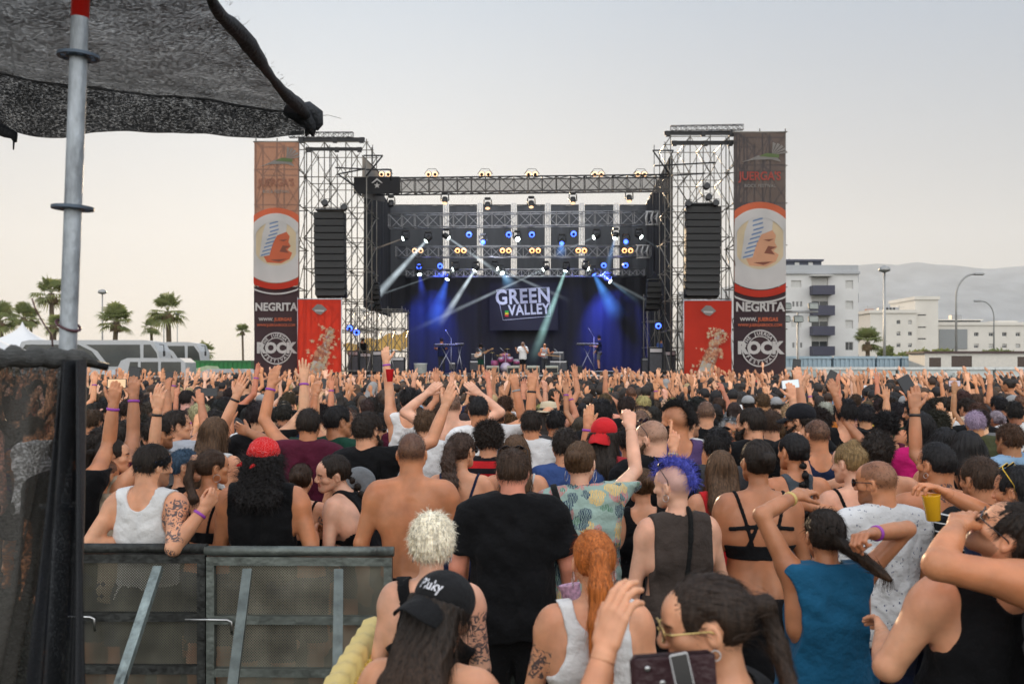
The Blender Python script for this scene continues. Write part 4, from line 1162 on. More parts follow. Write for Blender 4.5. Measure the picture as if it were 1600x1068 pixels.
# apartment block
Y = 105.0; S = Y/FPX
b = empty('apartment_block', ((1228-800)*S, Y, 0))
X = lambda px: (px-1228)*S
Z = lambda py: CAMZ+(HZ-py)*S
holes = []; wins = []
levels = [(447, 461), (478, 493), (510, 524), (541, 555)]
for k, (a, c) in enumerate(levels):
    top = a-15; holes.append((X(1268), X(1294), Z(c-1), Z(top))); wins.append((X(1268), X(1294), Z(c-1), Z(top), .9 if k == 0 else .25))
    yy = (438, 470, 500, 534)[k]
    holes.append((X(1321), X(1333), Z(yy+13), Z(yy))); wins.append((X(1321), X(1333), Z(yy+13), Z(yy), 1.0 if k < 3 else .0))
    if k in (0, 2): holes.append((X(1236), X(1252), Z(yy+11), Z(yy))); wins.append((X(1236), X(1252), Z(yy+11), Z(yy), 1.0))
    else:
        for q_ in (1238, 1244, 1250): holes.append((X(q_), X(q_+3.4), Z(yy+9), Z(yy+1))); wins.append((X(q_), X(q_+3.4), Z(yy+9), Z(yy+1), 0))
mb = MB(); facade(mb, X(1200), X(1341), 0, Z(428), 0, .35, holes)
mb.box((X(1200), 12, 0), (X(1341), 12.3, Z(428))); mb.box((X(1341)-.3, .352, 0), (X(1341), 11.99, Z(428))); mb.box((X(1200), .352, 0), (X(1200)+.3, 11.99, Z(428)))
mb.build('wall', W_PLASTER, b)
for i in range(4): mb = MB(); mb.box((X(1200)+.31, .36, Z(461-(-31.5)*(i-0)+(0))-.2), (X(1341)-.31, 11.9, Z(461+31.5*i))); mb.build('floor_slab', W_PLASTER, b)
for wn in wins: window(b, *wn[:4], .16, wn[4])
mb = MB(); mb.box((X(1198), -.25, Z(428)), (X(1343), 12.4, Z(428)+.25)); mb.box((X(1200), -.05, Z(428)+.25), (X(1341), .25, Z(414))); mb.box((X(1341)-.3, .252, Z(428)+.25), (X(1341)-.002, 12.2, Z(414))); mb.build('parapet', mat('grey_plaster', (.42, .43, .44), .9, var=.05), b)
mb = MB(); mb.box((X(1205), 4, Z(428)+.252), (X(1302), 11, Z(402))); mb.box((X(1203), 3.6, Z(402)), (X(1304), 11.3, Z(399))); mb.build('penthouse', mat('slate_grey', (.075, .08, .11), .7, var=.1), b)
for i in range(3): mb = MB(); mb.bbox((X(1240+22*i), 3.95, Z(407)), (.5, .12, .5), .03); mb.build('vent', M_SHUT, b)
for (a, c) in levels:
    mb = MB(); z1, z0 = Z(a), Z(c); x0, x1 = X(1265), X(1299)
    mb.box((x0, -1.2, z0), (x1, -1.12, z1)); mb.box((x0, -1.118, z0), (x0+.07, -.002, z1)); mb.box((x1-.07, -1.118, z0), (x1, -.002, z1)); mb.box((x0+.072, -1.118, z0), (x1-.072, -.002, z0+.15)); mb.build('balcony', M_BALC, b)
for k in range(5):
    yy = 425+32*k; mb = MB(); z1, z0 = Z(yy), Z(yy+14); x0 = X(1341)+.003
    mb.box((x0, 1.2, z0), (x0+.45, 4.2, z1)); mb.build('side_balcony', M_BALC, b)
mb = MB(); mb.box((X(1265), -.9, Z(432)), (X(1299), -.01, Z(430.5))); mb.build('awning', M_SHUT, b)
for q_ in (1250, 1262): mb = MB(); mb.tube([(X(q_), 7, Z(399)), (X(q_), 7, Z(392))], .05, 6); mb.box((X(q_)-.5, 6.98, Z(394)), (X(q_)+.5, 7.02, Z(393.6))); mb.build('antenna', M_FRAME, b)
tag(b, 'white apartment block with dark balconies right of the stage', 'building')
def flats(name, px0, px1, ptop, Y, label, wl, m=W_CREAM, depth=14, extra=None, slits=()):
    S = Y/FPX; b = empty(name, ((px0-800)*S, Y, 0)); X = lambda p: (p-px0)*S; Z = lambda p: CAMZ+(HZ-p)*S
    holes = [(X(x), X(x+w_), Z(y+h_), Z(y)) for x, y, w_, h_ in wl]+[(X(x), X(x+13), Z(y+2), Z(y)) for x, y in slits]
    mb = MB(); facade(mb, 0, X(px1), 0, Z(ptop), 0, .4, holes); mb.box((0, depth-.4, 0), (X(px1), depth, Z(ptop))); mb.box((0, .402, 0), (.4, depth-.402, Z(ptop))); mb.box((X(px1)-.4, .402, 0), (X(px1), depth-.402, Z(ptop)))
    mb.build('wall', m, b)
    mb = MB(); mb.box((-.2, -.2, Z(ptop)), (X(px1)+.2, depth+.2, Z(ptop)+.5)); mb.build('roof', m, b)
    for i, (x, y, w_, h_) in enumerate(wl): window(b, X(x), X(x+w_), Z(y+h_), Z(y), .18, (0, .5, .3, .8)[i % 4])
    for x, y in slits: mb = MB(); mb.box((X(x), .3, Z(y+2)), (X(x+13), .35, Z(y))); mb.build('vent_slit', M_GLASSD, b)
    if extra: extra(b, X, Z)
    tag(b, label, 'building'); return b
def exB(b, X, Z):
    for x in (1358, 1362): pass
    for i in range(5): mb = MB(); mb.bbox((X(1388+5.4*i), 3, Z(485)), (1.0, 1.0, 1.3), .08); mb.build('roof_unit', M_FRAME, b)
    for x in (1374, 1425, 1447): mb = MB(); mb.bar((X(x), 5, Z(486)), (X(x), 5, Z(474)), .06, n=6); mb.box((X(x)-.8, 4.97, Z(477)), (X(x)+.8, 5.03, Z(476.6))); mb.build('antenna', M_FRAME, b)
flats('low_flats', 1360, 1432, 489, 150, 'low cream flats with small windows beyond the trailer', [(x, y, 6, 6) for x in (1401, 1419) for y in (500, 518, 536)], extra=exB)
flats('stair_tower', 1430, 1466, 468, 151, 'cream stair tower with three dark slits beside the flats', [], slits=[(1434, 491), (1434, 510), (1434, 528)], depth=10)
def exC(b, X, Z):
    mb = MB(); mb.box((X(1467), -.12, Z(545)), (X(1511), -.003, Z(514))); mb.build('grey_panel', mat('grey_cladding', (.28, .29, .29), .7, var=.05, stretch=(1, 1, 4)), b)
    mb = MB(); mb.box((X(1470), 4, Z(508)), (X(1551), 12, Z(498.5))); mb.build('glazed_attic', M_GLASSD, b); mb = MB(); mb.box((X(1466), 3.5, Z(498.5)), (X(1553), 12.5, Z(497))); mb.build('attic_roof', W_CREAM, b)
    for x in (1477, 1528): mb = MB(); mb.bbox((X(x), 8, Z(493)), (1.6, 1.4, 1.2), .1); mb.build('roof_unit', M_FRAME, b)
    mb = MB(); mb.box((X(1568), 2, Z(508)), (X(1600), 8, Z(500))); mb.build('roof_room', W_CREAM, b)
flats('long_flats', 1465, 1660, 508, 155, 'long cream flats with a grey clad panel at the right edge', [(x, y, 7, 6) for x in (1522, 1545, 1566, 1587, 1610, 1632) for y in (519, 537)], extra=exC)
def exD(b, X, Z):
    for i in range(4): mb = MB(); mb.box((X(1351), -.9, Z(540-17*i)), (X(1362), -.003, Z(534-17*i))); mb.build('balcony', mat('terracotta', (.40, .16, .10), .8), b)
flats('narrow_flats', 1348, 1375, 493, 158, 'narrow cream house with terracotta balconies beside the apartment block', [(1364, y, 5, 7) for y in (500, 517, 534)], extra=exD)

# pale containers, white cabins, trailer
M_CAB = mat('cabin_white', (.62, .66, .64), .6, var=.06, scale=1.2); M_CONT = mat('container_blue', (.36, .47, .54), .6, var=.10, scale=.8)
for i, (a, c) in enumerate(((1224, 1299), (1303, 1367), (1371, 1406), (1410, 1447))):
    Y = 62.0; S = Y/FPX; e = empty('container', ((a-800)*S, Y, 0)); w_ = (c-a)*S
    V = []; Fq = []; k = 0; n = int(w_/.14)
    mb = MB()
    for j in range(n): mb.box((j*w_/n, 0 if j % 2 else .05, .15), ((j+1)*w_/n-.001, 2.4, 2.72))
    mb.build('body', M_CONT, e)
    mb = MB(); mb.box((-.03, -.04, 2.722), (w_+.03, 2.44, 2.88)); mb.build('top_rail', M_CONT, e); mb = MB(); mb.box((-.03, -.04, 0), (w_+.03, 2.44, .149)); mb.build('base_rail', M_CONT, e)
    tag(e, ('pale blue container nearest the floodlight mast', 'second pale blue container, in front of the tall lamp post', 'short pale blue container, third from the stage', 'pale blue container beside the trailer')[i], 'container')
LAT = [(1208, 1400), (1404, 1552), (1556, 1720)]
for i, (a, c) in enumerate(LAT):
    Y = 54.0; S = Y/FPX; e = empty('site_cabin', ((a-800)*S, Y, 0)); w_ = (c-a)*S
    mb = MB(); n = int(w_/1.2)
    for j in range(n): mb.box((j*w_/n, 0, .1), ((j+1)*w_/n-.02, 2.3, 2.05))
    mb.build('panel_wall', M_CAB, e); mb = MB(); mb.box((-.05, -.08, 2.052), (w_+.05, 2.38, 2.2)); mb.build('roof', mat('cabin_trim', (.7, .72, .70), .5), e)
    for q_ in (.55,): 
        wn = MB(); x0 = w_*q_; wn.box((x0, -.05, 1.0), (x0+1.5, -.003, 1.75)); wf = wn.build('window', M_FRAME, e)
        wn = MB()
        for z in range(8): wn.box((x0+.06, -.06, 1.05+z*.085), (x0+1.44, -.051, 1.10+z*.085))
        wn.build('blind', M_CONT, wf)
    tag(e, ('white site cabin behind the crowd nearest the stage', 'middle white site cabin below the cream flats', 'white site cabin at the right edge')[i], 'cabin')
for px, lb in ((1290, 'white air-conditioning unit below the apartment block'), (1502, 'white air-conditioning unit below the trailer')):
    Y = 53.55; S = Y/FPX; e = empty('air_conditioner', ((px-800)*S, Y, 1.62)); mb = MB(); mb.bbox((0, 0, 0), (.85, .34, .6), .03); mb.build('casing', mat('ac_white', (.66, .66, .60), .5), e)
    mb = MB(); mb.lathe([(.22, 0), (.235, .015), (.21, .02), (.02, .02)], c=(-.12, -.171, 0), M=Matrix.Rotation(R(90), 4, 'X'), n=24); mb.build('fan_grille', mat('dark_grille', (.08, .08, .08), .6), e)
    for g_ in (-.3, .3): mb = MB(); mb.box((g_-.02, -.17, -.36), (g_+.02, .28, -.302)); mb.build('bracket', M_FRAME, e)
    tag(e, lb, 'air conditioner')
Y = 58.0; S = Y/FPX; e = empty('trailer', ((1445-800)*S, Y, 0)); w_ = 9.0; mb = MB()
holes = [(.25, .95, 2.05, 2.75), (1.55, 2.75, 2.05, 2.85), (5.4, 7.6, 2.05, 2.8)]
facade(mb, 0, w_, .5, 3.0, 0, .06, holes); mb.box((0, 2.3, .5), (w_, 2.36, 3.0)); mb.box((0, .062, .5), (.06, 2.298, 3.0)); mb.box((w_-.06, .062, .5), (w_, 2.298, 3.0)); mb.build('body', mat('trailer_cream', (.66, .62, .55), .55, var=.08), e)
for h in holes: mb = MB(); mb.box((h[0], .03, h[2]), (h[1], .05, h[3])); mb.build('window', mat('brown_glass', (.06, .035, .025), .25, stretch=(1, 1, 12)), e)
mb = MB(); mb.box((-.12, -.15, 3.002), (w_+.1, 2.5, 3.12)); mb.build('roof', mat('brown_roof', (.07, .04, .035), .7), e)
for x in (1.2, 7.4): mb = MB(); mb.lathe([(.02, -.12), (.36, -.12), (.42, -.06), (.42, .06), (.36, .12), (.02, .12)], c=(x, .3, .42), M=Matrix.Rotation(R(90), 4, 'X'), n=20); mb.build('wheel', M_BLACKP, e)
tag(e, 'cream trailer with brown windows and dark roof behind the white cabins', 'trailer')

# lamp posts and the floodlight mast
def lamp(px, ptop, Y, arm, label, r=.07, head=None):
    S = Y/FPX; x = (px-800)*S; zt = CAMZ+(HZ-ptop)*S; e = empty('street_lamp', (x, Y, 0))
    m_ = mat('galvanised', (.34, .34, .33), .45, .5)
    if arm == 0:
        mb = MB(); mb.bar((0, 0, 0), (0, 0, zt), r*1.3, r*.8); mb.build('post', m_, e)
        mb = MB(); mb.lathe([(.05, 0), (.38, .12), (.42, .22), (.34, .4), (.08, .5)], c=(0, 0, zt), n=16); mb.build('lamp_head', head or m_, e)
    else:
        h = zt; a_ = arm; pts = [(0, 0, 0), (0, 0, h-abs(a_)*1.25)]+[(a_*(1-math.cos(t)), 0, h-abs(a_)*1.25+abs(a_)*1.25*math.sin(t)) for t in [i*math.pi/16 for i in range(1, 9)]]
        mb = MB(); mb.tube(pts, [r*1.3]+[r*.8]*(len(pts)-1), 8); mb.build('post', m_, e)
        mb = MB(); mb.bbox((a_*1.25, 0, h), (abs(a_)*.55, .3, .16), .05); mb.build('lamp_head', head or m_, e)
    tag(e, label, 'street lamp')
lamp(1382, 426, 72, 0, 'tall straight lamp post right of the apartment block', .09)
lamp(1494, 428, 66, 1.2, 'curved street lamp with a long arm above the trailer', .08)
lamp(1553, 470, 84, -1.1, 'shorter curved street lamp facing left at the right side', .07)
lamp(160, 460, 95, 0, 'thin lamp post beside the palms near the coach', .07)
lamp(256, 500, 110, 0, 'short thin lamp post before the tallest palm', .07)
lamp(277, 492, 118, 0, 'thin lamp post just right of the tallest palm', .06)
Y = 50.0; S = Y/FPX; e = empty('floodlight_mast', ((1247-800)*S, Y, 0)); mb = MB(); mb.bar((0, 0, 0), (0, 0, 4.9), .07, .05); mb.lathe([(.16, 0), (.16, 2.1), (.12, 2.3), (.05, 2.35)], n=14); mb.build('post', mat('galvanised', (.3,)*3), e)
mb = MB(); mb.bar((-.95, 0, 4.95), (1.0, 0, 4.95), .05); mb.bar((-.95, 0, 5.0), (1.0, 0, 5.0), .03); mb.build('crossbar', MATS['galvanised'], e)
for x, z in ((-.6, 5.25), (.75, 5.25), (-.65, 4.6), (0, 4.6), (.75, 4.6)):
    mb = MB(); mb.bbox((x, -.05, z), (.5, .16, .34), .04, (R(-15), 0, 0)); l = mb.build('floodlight', mat('flood_body', (.14, .15, .14), .5), e)
    mb = MB(); mb.bbox((x, -.138, z-.022), (.42, .012, .26), .004, (R(-15), 0, 0)); mb.build('lens', mat('flood_glass', (.3, .33, .3), .15), l)
tag(e, 'floodlight mast with five lamps standing beside the right rock banner', 'floodlight')

# palms
M_TRUNK = mat('palm_trunk', (.13, .095, .06), .95, var=.3, scale=5, stretch=(1, 1, 8), bump=.6, bscale=12)
M_LEAF, t, bs = nodes_of('palm_leaf'); n1 = N(t, 'ShaderNodeTexNoise', Scale=1.2); cr = N(t, 'ShaderNodeValToRGB')
tc = N(t, 'ShaderNodeTexCoord'); t.links.new(tc.outputs['Object'], n1.inputs['Vector'])
cr.color_ramp.elements[0].color = (.10, .17, .05, 1); cr.color_ramp.elements[1].color = (.40, .38, .15, 1); t.links.new(n1.outputs['Fac'], cr.inputs[0]); t.links.new(cr.outputs[0], bs.inputs['Base Color']); bs.inputs['Roughness'].default_value = .6
tr = N(t, 'ShaderNodeBsdfTranslucent'); ms = N(t, 'ShaderNodeMixShader'); ms.inputs[0].default_value = .5; t.links.new(cr.outputs[0], tr.inputs[0]); t.links.new(bs.outputs[0], ms.inputs[1]); t.links.new(tr.outputs[0], ms.inputs[2]); t.links.new(ms.outputs[0], t.nodes['Material Output'].inputs[0])
def palm(px, pcrown, Y, rad, label, seed, skirt=1):
    S = Y/FPX; x = (px-800)*S; z = CAMZ+(HZ-pcrown)*S; r_ = random.Random(seed); e = empty('palm_tree', (x, Y, 0))
    lean = r_.uniform(-.25, .25); pts = [(lean*(k/8)**2, 0, z*k/8) for k in range(9)]; tr_ = rad*.13
    mb = MB(); mb.tube(pts, [tr_*1.25]+[tr_*(1-.02*k) for k in range(7)]+[tr_*1.15], 10); mb.build('trunk', M_TRUNK, e)
    top = Vector(pts[-1]); Vv = []; Fv = []
    def fan(d, L, droop):
        pet = L*.5; c = top+d*pet; c.z -= droop*pet*.25
        side = d.cross(Vector((0, 0, 1))).normalized(); up = side.cross(d).normalized()
        n0 = len(Vv); w_ = .018*rad
        Vv.extend([top-side*w_, top+side*w_, c+side*w_, c-side*w_]); Fv.append((n0, n0+1, n0+2, n0+3))
        K_ = 15
        for k in range(K_):
            a = -1.9+3.8*k/(K_-1); l = L*.62*(1-.18*abs(a)/1.9)*r_.uniform(.9, 1.08)
            v = (d*math.cos(a)+side*math.sin(a)).normalized(); v = (v+up*.12).normalized()
            m_ = c+v*l*.62; tip = c+v*l; tip.z -= l*(.22+.3*droop); w2 = .042*rad
            s2 = v.cross(up).normalized()*w2
            n0 = len(Vv); Vv.extend([c, m_-s2, tip, m_+s2]); Fv.append((n0, n0+1, n0+2, n0+3))
    for k in range(30):
        az = r_.uniform(0, 6.283); el = r_.uniform(-.75, 1.3) if k > 8 else r_.uniform(.7, 1.4)
        d = Vector((math.cos(az)*math.cos(el), math.sin(az)*math.cos(el), math.sin(el))); fan(d, rad*r_.uniform(.8, 1.1), max(0, .5-el*.4))
    me = bpy.data.meshes.new('crown'); me.from_pydata([tuple(v) for v in Vv], [], Fv); me.materials.append(M_LEAF); link(bpy.data.objects.new('crown', me), e)
    if skirt:
        Vv.clear(); Fv.clear()
        for k in range(14):
            az = r_.uniform(0, 6.283); d = Vector((math.cos(az)*.5, math.sin(az)*.5, -.85)).normalized(); fan(d, rad*.5, .2)
        me = bpy.data.meshes.new('dead_skirt'); me.from_pydata([tuple(v) for v in Vv], [], Fv); me.materials.append(mat('dead_palm', (.22, .15, .08), .9)); link(bpy.data.objects.new('dead_skirt', me), e)
    tag(e, label, 'palm tree', 'palm trees behind the site')
palm(265, 486, 100, 2.1, 'tallest palm, between coach and left rock banner', 1)
palm(178, 502, 92, 1.9, 'wide palm above the rear half of the coach', 2)
palm(238, 511, 110, 1.3, 'small palm just left of the tallest one', 3)
palm(82, 458, 105, 2.1, 'high palm half hidden behind the scaffold pole', 4)
palm(36, 495, 100, 1.6, 'palm rising left of the scaffold pole, one of a pair', 5)
palm(47, 497, 112, 1.4, 'slender palm right behind the paired one', 6)
palm(2, 500, 88, 1.9, 'palm cut by the left edge', 7)
palm(380, 517, 150, 1.3, 'faint thin palm beside the left rock banner', 8)
palm(86, 508, 95, 1.2, 'low palm behind the base of the pole', 9)
palm(320, 549, 85, 1.0, 'small palm crown behind the coach front', 10, 0)
palm(1356, 534, 98, 1.7, 'squat palm beside the apartment block', 11)
def shrub(px, pt, Y, w_, label, seed):
    S = Y/FPX; x = (px-800)*S; zt = CAMZ+(HZ-pt)*S; r_ = np.random.default_rng(seed); e = empty('shrub', (x, Y, 0)); n = 900
    c = r_.normal(0, 1, (n, 3)); c /= np.linalg.norm(c, axis=1, keepdims=True); c *= r_.uniform(.5, 1, (n, 1))**.5*np.array([w_/2, w_/2, .9]); c[:, 2] += zt-.9
    c[:, 0] += .15*np.sin(c[:, 2]*5); a = r_.normal(0, .10, (n, 3)); b_ = r_.normal(0, .10, (n, 3))
    V = np.stack([c-a, c+b_, c+a, c-b_], 1).reshape(-1, 3); nm('foliage', V, np.arange(4*n).reshape(-1, 4), M_LEAF, e, False)
    mb = MB(); mb.bar((0, 0, 0), (0, 0, zt-1.2), .08); mb.build('trunk', M_TRUNK, e); tag(e, label, 'shrub')
shrub(1418, 549, 70, 2.6, 'round green shrub above the third blue container', 1); shrub(1443, 546, 72, 2.2, 'green shrub peeping left of the trailer roof', 2); shrub(1475, 545, 74, 2.4, 'pale green shrub over the left end of the trailer', 3); shrub(1560, 545, 76, 3.4, 'light green tree top behind the trailer below the short lamp', 4); shrub(1386, 541, 90, 1.4, 'small shrub at the foot of the tall lamp post', 5)

# coach, van, car, green container, tents
M_GLASSC = mat('coach_glass', (.055, .06, .055), .10, var=.25, scale=.7); M_WPAINT = mat('white_paint', (.50, .51, .52), .3, var=.04); M_SILVER = mat('silver_paint', (.42, .43, .45), .3, .3)
def coach(px0, px1, ptop, Y, label, flip=False):
    S = Y/FPX; L = (px1-px0)*S; zt = CAMZ+(HZ-ptop)*S; e = empty('coach', ((px0-800)*S, Y, 0))
    prof = [(0, .45), (0, zt-.5), (.15, zt-.12), (.7, zt), (L-1.2, zt), (L-.55, zt-.12), (L-.22, zt-.8), (L-.03, 1.9), (L, .5)]
    My = Matrix(((1, 0, 0, 0), (0, 0, 1, 0), (0, 1, 0, 0), (0, 0, 0, 1)))
    mb = MB(); mb.prism(prof, My, 2.5); mb.build('body', M_WPAINT, e)
    top = zt-.32; bot = 2.25
    a = L*.60
    side = [(.25, bot), (.25, top-.25), (.45, top), (a-1.8, top), (a-.9, top-.45), (a, bot)]
    mb = MB(); mb.prism(side, Matrix.Translation((0, -.012, 0))@My, .011); mb.build('side_glass', M_GLASSC, e)
    side = [(a+.35, bot), (a-.5, top-.45), (a-1.3, top), (L-1.5, top), (L-1.45, bot)]
    mb = MB(); mb.prism(side, Matrix.Translation((0, -.012, 0))@My, .011); mb.build('side_glass', M_GLASSC, e)
    fr = [(L-1.25, bot-.2), (L-1.25, top), (L-.75, top), (L-.33, zt-.9), (L-.10, bot-.2)]
    mb = MB(); mb.prism(fr, Matrix.Translation((0, -.014, 0))@My, .013); mb.build('front_glass', M_GLASSC, e)
    for x in (2.3, L-2.8, L-9.5 if L > 12 else 3.5): mb = MB(); mb.lathe([(.03, -.14), (.42, -.14), (.5, -.07), (.5, .07), (.42, .14), (.03, .14)], c=(x, .1, .5), M=Matrix.Rotation(R(90), 4, 'X'), n=20); mb.build('wheel', M_BLACKP, e)
    mb = MB(); mb.tube([(L-.1, -.05, zt-.3), (L+.25, -.25, zt-.35), (L+.3, -.28, zt-.8)], .03, 6); mb.bbox((L+.3, -.28, zt-.95), (.12, .2, .4), .03); mb.build('mirror', M_BLACKP, e)
    tag(e, label, 'coach')
coach(30, 252, 531, 70, 'long white coach with dark tinted side windows, parked behind the crowd')
coach(225, 317, 534, 82, 'second coach, its nose showing beyond the first one')
def van(px0, px1, ptop, Y, label, name='van', hood=.22):
    S = Y/FPX; L = (px1-px0)*S; zt = CAMZ+(HZ-ptop)*S; e = empty(name, ((px0-800)*S, Y, 0)); My = Matrix(((1, 0, 0, 0), (0, 0, 1, 0), (0, 1, 0, 0), (0, 0, 0, 1)))
    prof = [(0, .4), (.02, 1.0), (L*hood*.35, 1.25), (L*hood, zt-.15), (L*hood+.35, zt), (L-.4, zt), (L-.1, zt-.25), (L, .9), (L, .4)]
    mb = MB(); mb.prism(prof, My, 1.9); mb.build('body', M_WPAINT, e)
    zw = 1.3 if zt < 1.8 else zt-1.0
    for k, (a, c) in enumerate(((hood+.02, .42), (.45, .66), (.69, .93))):
        w_ = [(L*a+(.25 if k == 0 else 0), zw), (L*a+(.42 if k == 0 else .02), zt-.22), (L*c, zt-.22), (L*c, zw)]
        mb = MB(); mb.prism(w_, Matrix.Translation((0, -.012, 0))@My, .011); mb.build('window', M_GLASSC, e)
    for x in (L*.2, L*.8): mb = MB(); mb.lathe([(.03, -.1), (.30, -.1), (.36, -.05), (.36, .05), (.30, .1), (.03, .1)], c=(x, .08, .36), M=Matrix.Rotation(R(90), 4, 'X'), n=18); mb.build('wheel', M_BLACKP, e)
    tag(e, label, 'van')
van(160, 292, 559, 56, 'white minibus parked in front of the coaches')
van(128, 168, 578, 52, 'white van roof just right of the black screen')
van(292, 392, 576, 54, 'low white van in front of the green container')
S = 62/FPX; e = empty('shipping_container', ((283-800)*S, 62, 0)); w_ = (392-283)*S; mb = MB(); n = 30
for j in range(n): mb.box((j*w_/n, 0 if j % 2 else .04, .1), ((j+1)*w_/n-.001, 2.4, 2.5))
mb.build('body', mat('green_paint', (.02, .22, .05), .5, var=.12), e)
mb = MB(); mb.box((-.03, -.03, 2.502), (w_+.03, 2.43, 2.62)); mb.build('top_rail', mat('green_paint2', (.03, .16, .05), .5), e)
mb = MB(); My = Matrix.Translation((1.1, -.03, 1.5))@Matrix.Rotation(R(90), 4, 'X')
mb.prism([(-1.0, .1), (-.4, .55), (.5, .8), (1.2, .75), (1.5, .35), (.9, -.1), (-.2, -.3)], My, .01); mb.build('pale_emblem', mat('emblem_pale', (.45, .55, .35), .6), e)
tag(e, 'bright green shipping container beside the left rock banner', 'container')
M_TENT = mat('tent_canvas', (.72, .71, .70), .8, var=.03)
for px, pk, base, Y, w_, lb in ((35, 503, 548, 84, 7.5, 'white pointed marquee roof behind the left coach'), (-20, 515, 560, 60, 6.5, 'white marquee cut by the left edge')):
    S = Y/FPX; e = empty('marquee', ((px-800)*S, Y, 0)); zp, zb = CAMZ+(HZ-pk)*S, CAMZ+(HZ-base)*S; V = []; n = 24; Fq = []
    rows = 9
    for j in range(rows):
        q = j/(rows-1); r0 = (w_/2)*(1-q)**1.7+.04; z = zb+(zp-zb)*q
        for i in range(n):
            a = 2*math.pi*i/n+math.pi/4; k = 1/max(abs(math.cos(a)), abs(math.sin(a))); k = k*(1-q)+q; V.append((r0*k*math.cos(a), r0*k*math.sin(a), z))
    for j in range(rows-1):
        for i in range(n): Fq.append((j*n+i, j*n+(i+1) % n, (j+1)*n+(i+1) % n, (j+1)*n+i))
    nm('roof', V, Fq, M_TENT, e)
    for a, b_ in ((-1, -1), (1, -1), (1, 1), (-1, 1)): mb = MB(); mb.bar((a*w_/2, b_*w_/2, 0), (a*w_/2, b_*w_/2, zb), .05); mb.build('post', M_FRAME, e)
    tag(e, lb, 'marquee')
# ------------------------------------------------------------------ the stage
M_STEEL = mat('scaffold_steel', (.22, .20, .17), .38, .75, var=.2, scale=3); M_DARKSTEEL = mat('dark_steel', (.02, .02, .022), .5, .3); M_ALU = mat('truss_alu', (.5, .5, .52), .35, .85, var=.1)
M_DRAPE = mat('black_drape', (.020, .020, .024), .95, var=.2, scale=2, bump=.5, bscale=3, stretch=(1, 1, .15))
def ledge(px, Y): return (px-800)/FPX*Y
def zed(py, Y): return CAMZ+(HZ-py)/FPX*Y
def fabric(name, col, tl_=.45, rough=.9):
    if name in MATS: return MATS[name]
    m, t, b = nodes_of(name); tc = N(t, 'ShaderNodeTexCoord'); n = N(t, 'ShaderNodeTexNoise', Scale=.9, Detail=6.0); t.links.new(tc.outputs['Object'], n.inputs['Vector'])
    mr = N(t, 'ShaderNodeMapRange'); mr.inputs['To Min'].default_value = .78; mr.inputs['To Max'].default_value = 1.18; t.links.new(n.outputs['Fac'], mr.inputs['Value'])
    s = N(t, 'ShaderNodeVectorMath', operation='SCALE'); s.inputs[0].default_value = col; t.links.new(mr.outputs[0], s.inputs['Scale'])
    t.links.new(s.outputs[0], b.inputs['Base Color']); b.inputs['Roughness'].default_value = rough; b.inputs['Specular IOR Level'].default_value = .2
    tr = N(t, 'ShaderNodeBsdfTranslucent'); t.links.new(s.outputs[0], tr.inputs[0]); ms = N(t, 'ShaderNodeMixShader'); ms.inputs[0].default_value = tl_
    t.links.new(b.outputs[0], ms.inputs[1]); t.links.new(tr.outputs[0], ms.inputs[2]); t.links.new(ms.outputs[0], t.nodes['Material Output'].inputs[0]); MATS[name] = m; return m
def scaffold(name, loc, xs, ys, zs, label, braces=True, r=.027, m=None, seed=1):
    e = empty(name, loc); r_ = random.Random(seed); m = m or M_STEEL
    for x in xs:
        for y in ys: mb = MB(); mb.bar((x, y, 0), (x, y, zs[-1]+.15), r*1.15, n=6); mb.build('post', m, e)
    for z in zs:
        for y in ys: mb = MB(); mb.bar((xs[0]-.1, y, z), (xs[-1]+.1, y, z), r, n=5); mb.build('ledger', m, e)
        for x in xs: mb = MB(); mb.bar((x, ys[0]-.1, z), (x, ys[-1]+.1, z), r, n=5); mb.build('transom', m, e)
    if braces:
        for i in range(len(xs)-1):
            for j in range(len(zs)-1):
                for k, y in enumerate(ys):
                    a, b = (xs[i], xs[i+1]) if (i+j+k) % 2 else (xs[i+1], xs[i]); mb = MB(); mb.bar((a, y-.04, zs[j]), (b, y-.04, zs[j+1]), r*.8, n=5); mb.build('brace', m, e)
        for x in xs:
            for j in range(len(zs)-1): mb = MB(); mb.bar((x, ys[0], zs[j]), (x, ys[-1], zs[j+1]), r*.8, n=5); mb.build('brace', m, e)
    tag(e, label, 'scaffold'); return e
def text_mesh(txt, size, bold=.0, sx=1.0, align='CENTER', spacing=1.0):
    cu = bpy.data.curves.new('t', 'FONT'); cu.body = txt; cu.size = size; cu.align_x = align; cu.align_y = 'CENTER'; cu.offset = bold*size; cu.space_character = spacing; cu.resolution_u = 3; cu.extrude = .004
    o = bpy.data.objects.new('t', cu); COL.objects.link(o); dg = bpy.context.evaluated_depsgraph_get(); dg.update()
    me = bpy.data.meshes.new_from_object(o.evaluated_get(dg)); bpy.data.objects.remove(o); bpy.data.curves.remove(cu)
    V = [(v.co.x*sx, v.co.y, v.co.z) for v in me.vertices]; Fc = [tuple(p.vertices) for p in me.polygons]; bpy.data.meshes.remove(me); return V, Fc
UP = Matrix.Rotation(R(90), 4, 'X')      # text plane -> facing the camera
def put_text(mb, txt, x, z, size, y=0, bold=0, sx=1.0, rot=0.0, **k):
    V, Fc = text_mesh(txt, size, bold, sx, **k); M = Matrix.Translation((x, y, z))@UP@Matrix.Rotation(rot, 4, 'Z'); mb.add([M@Vector(v) for v in V], Fc)
def put_poly(mb, pts, y, th=.004): mb.prism(pts, Matrix.Translation((0, y, 0))@UP, th)
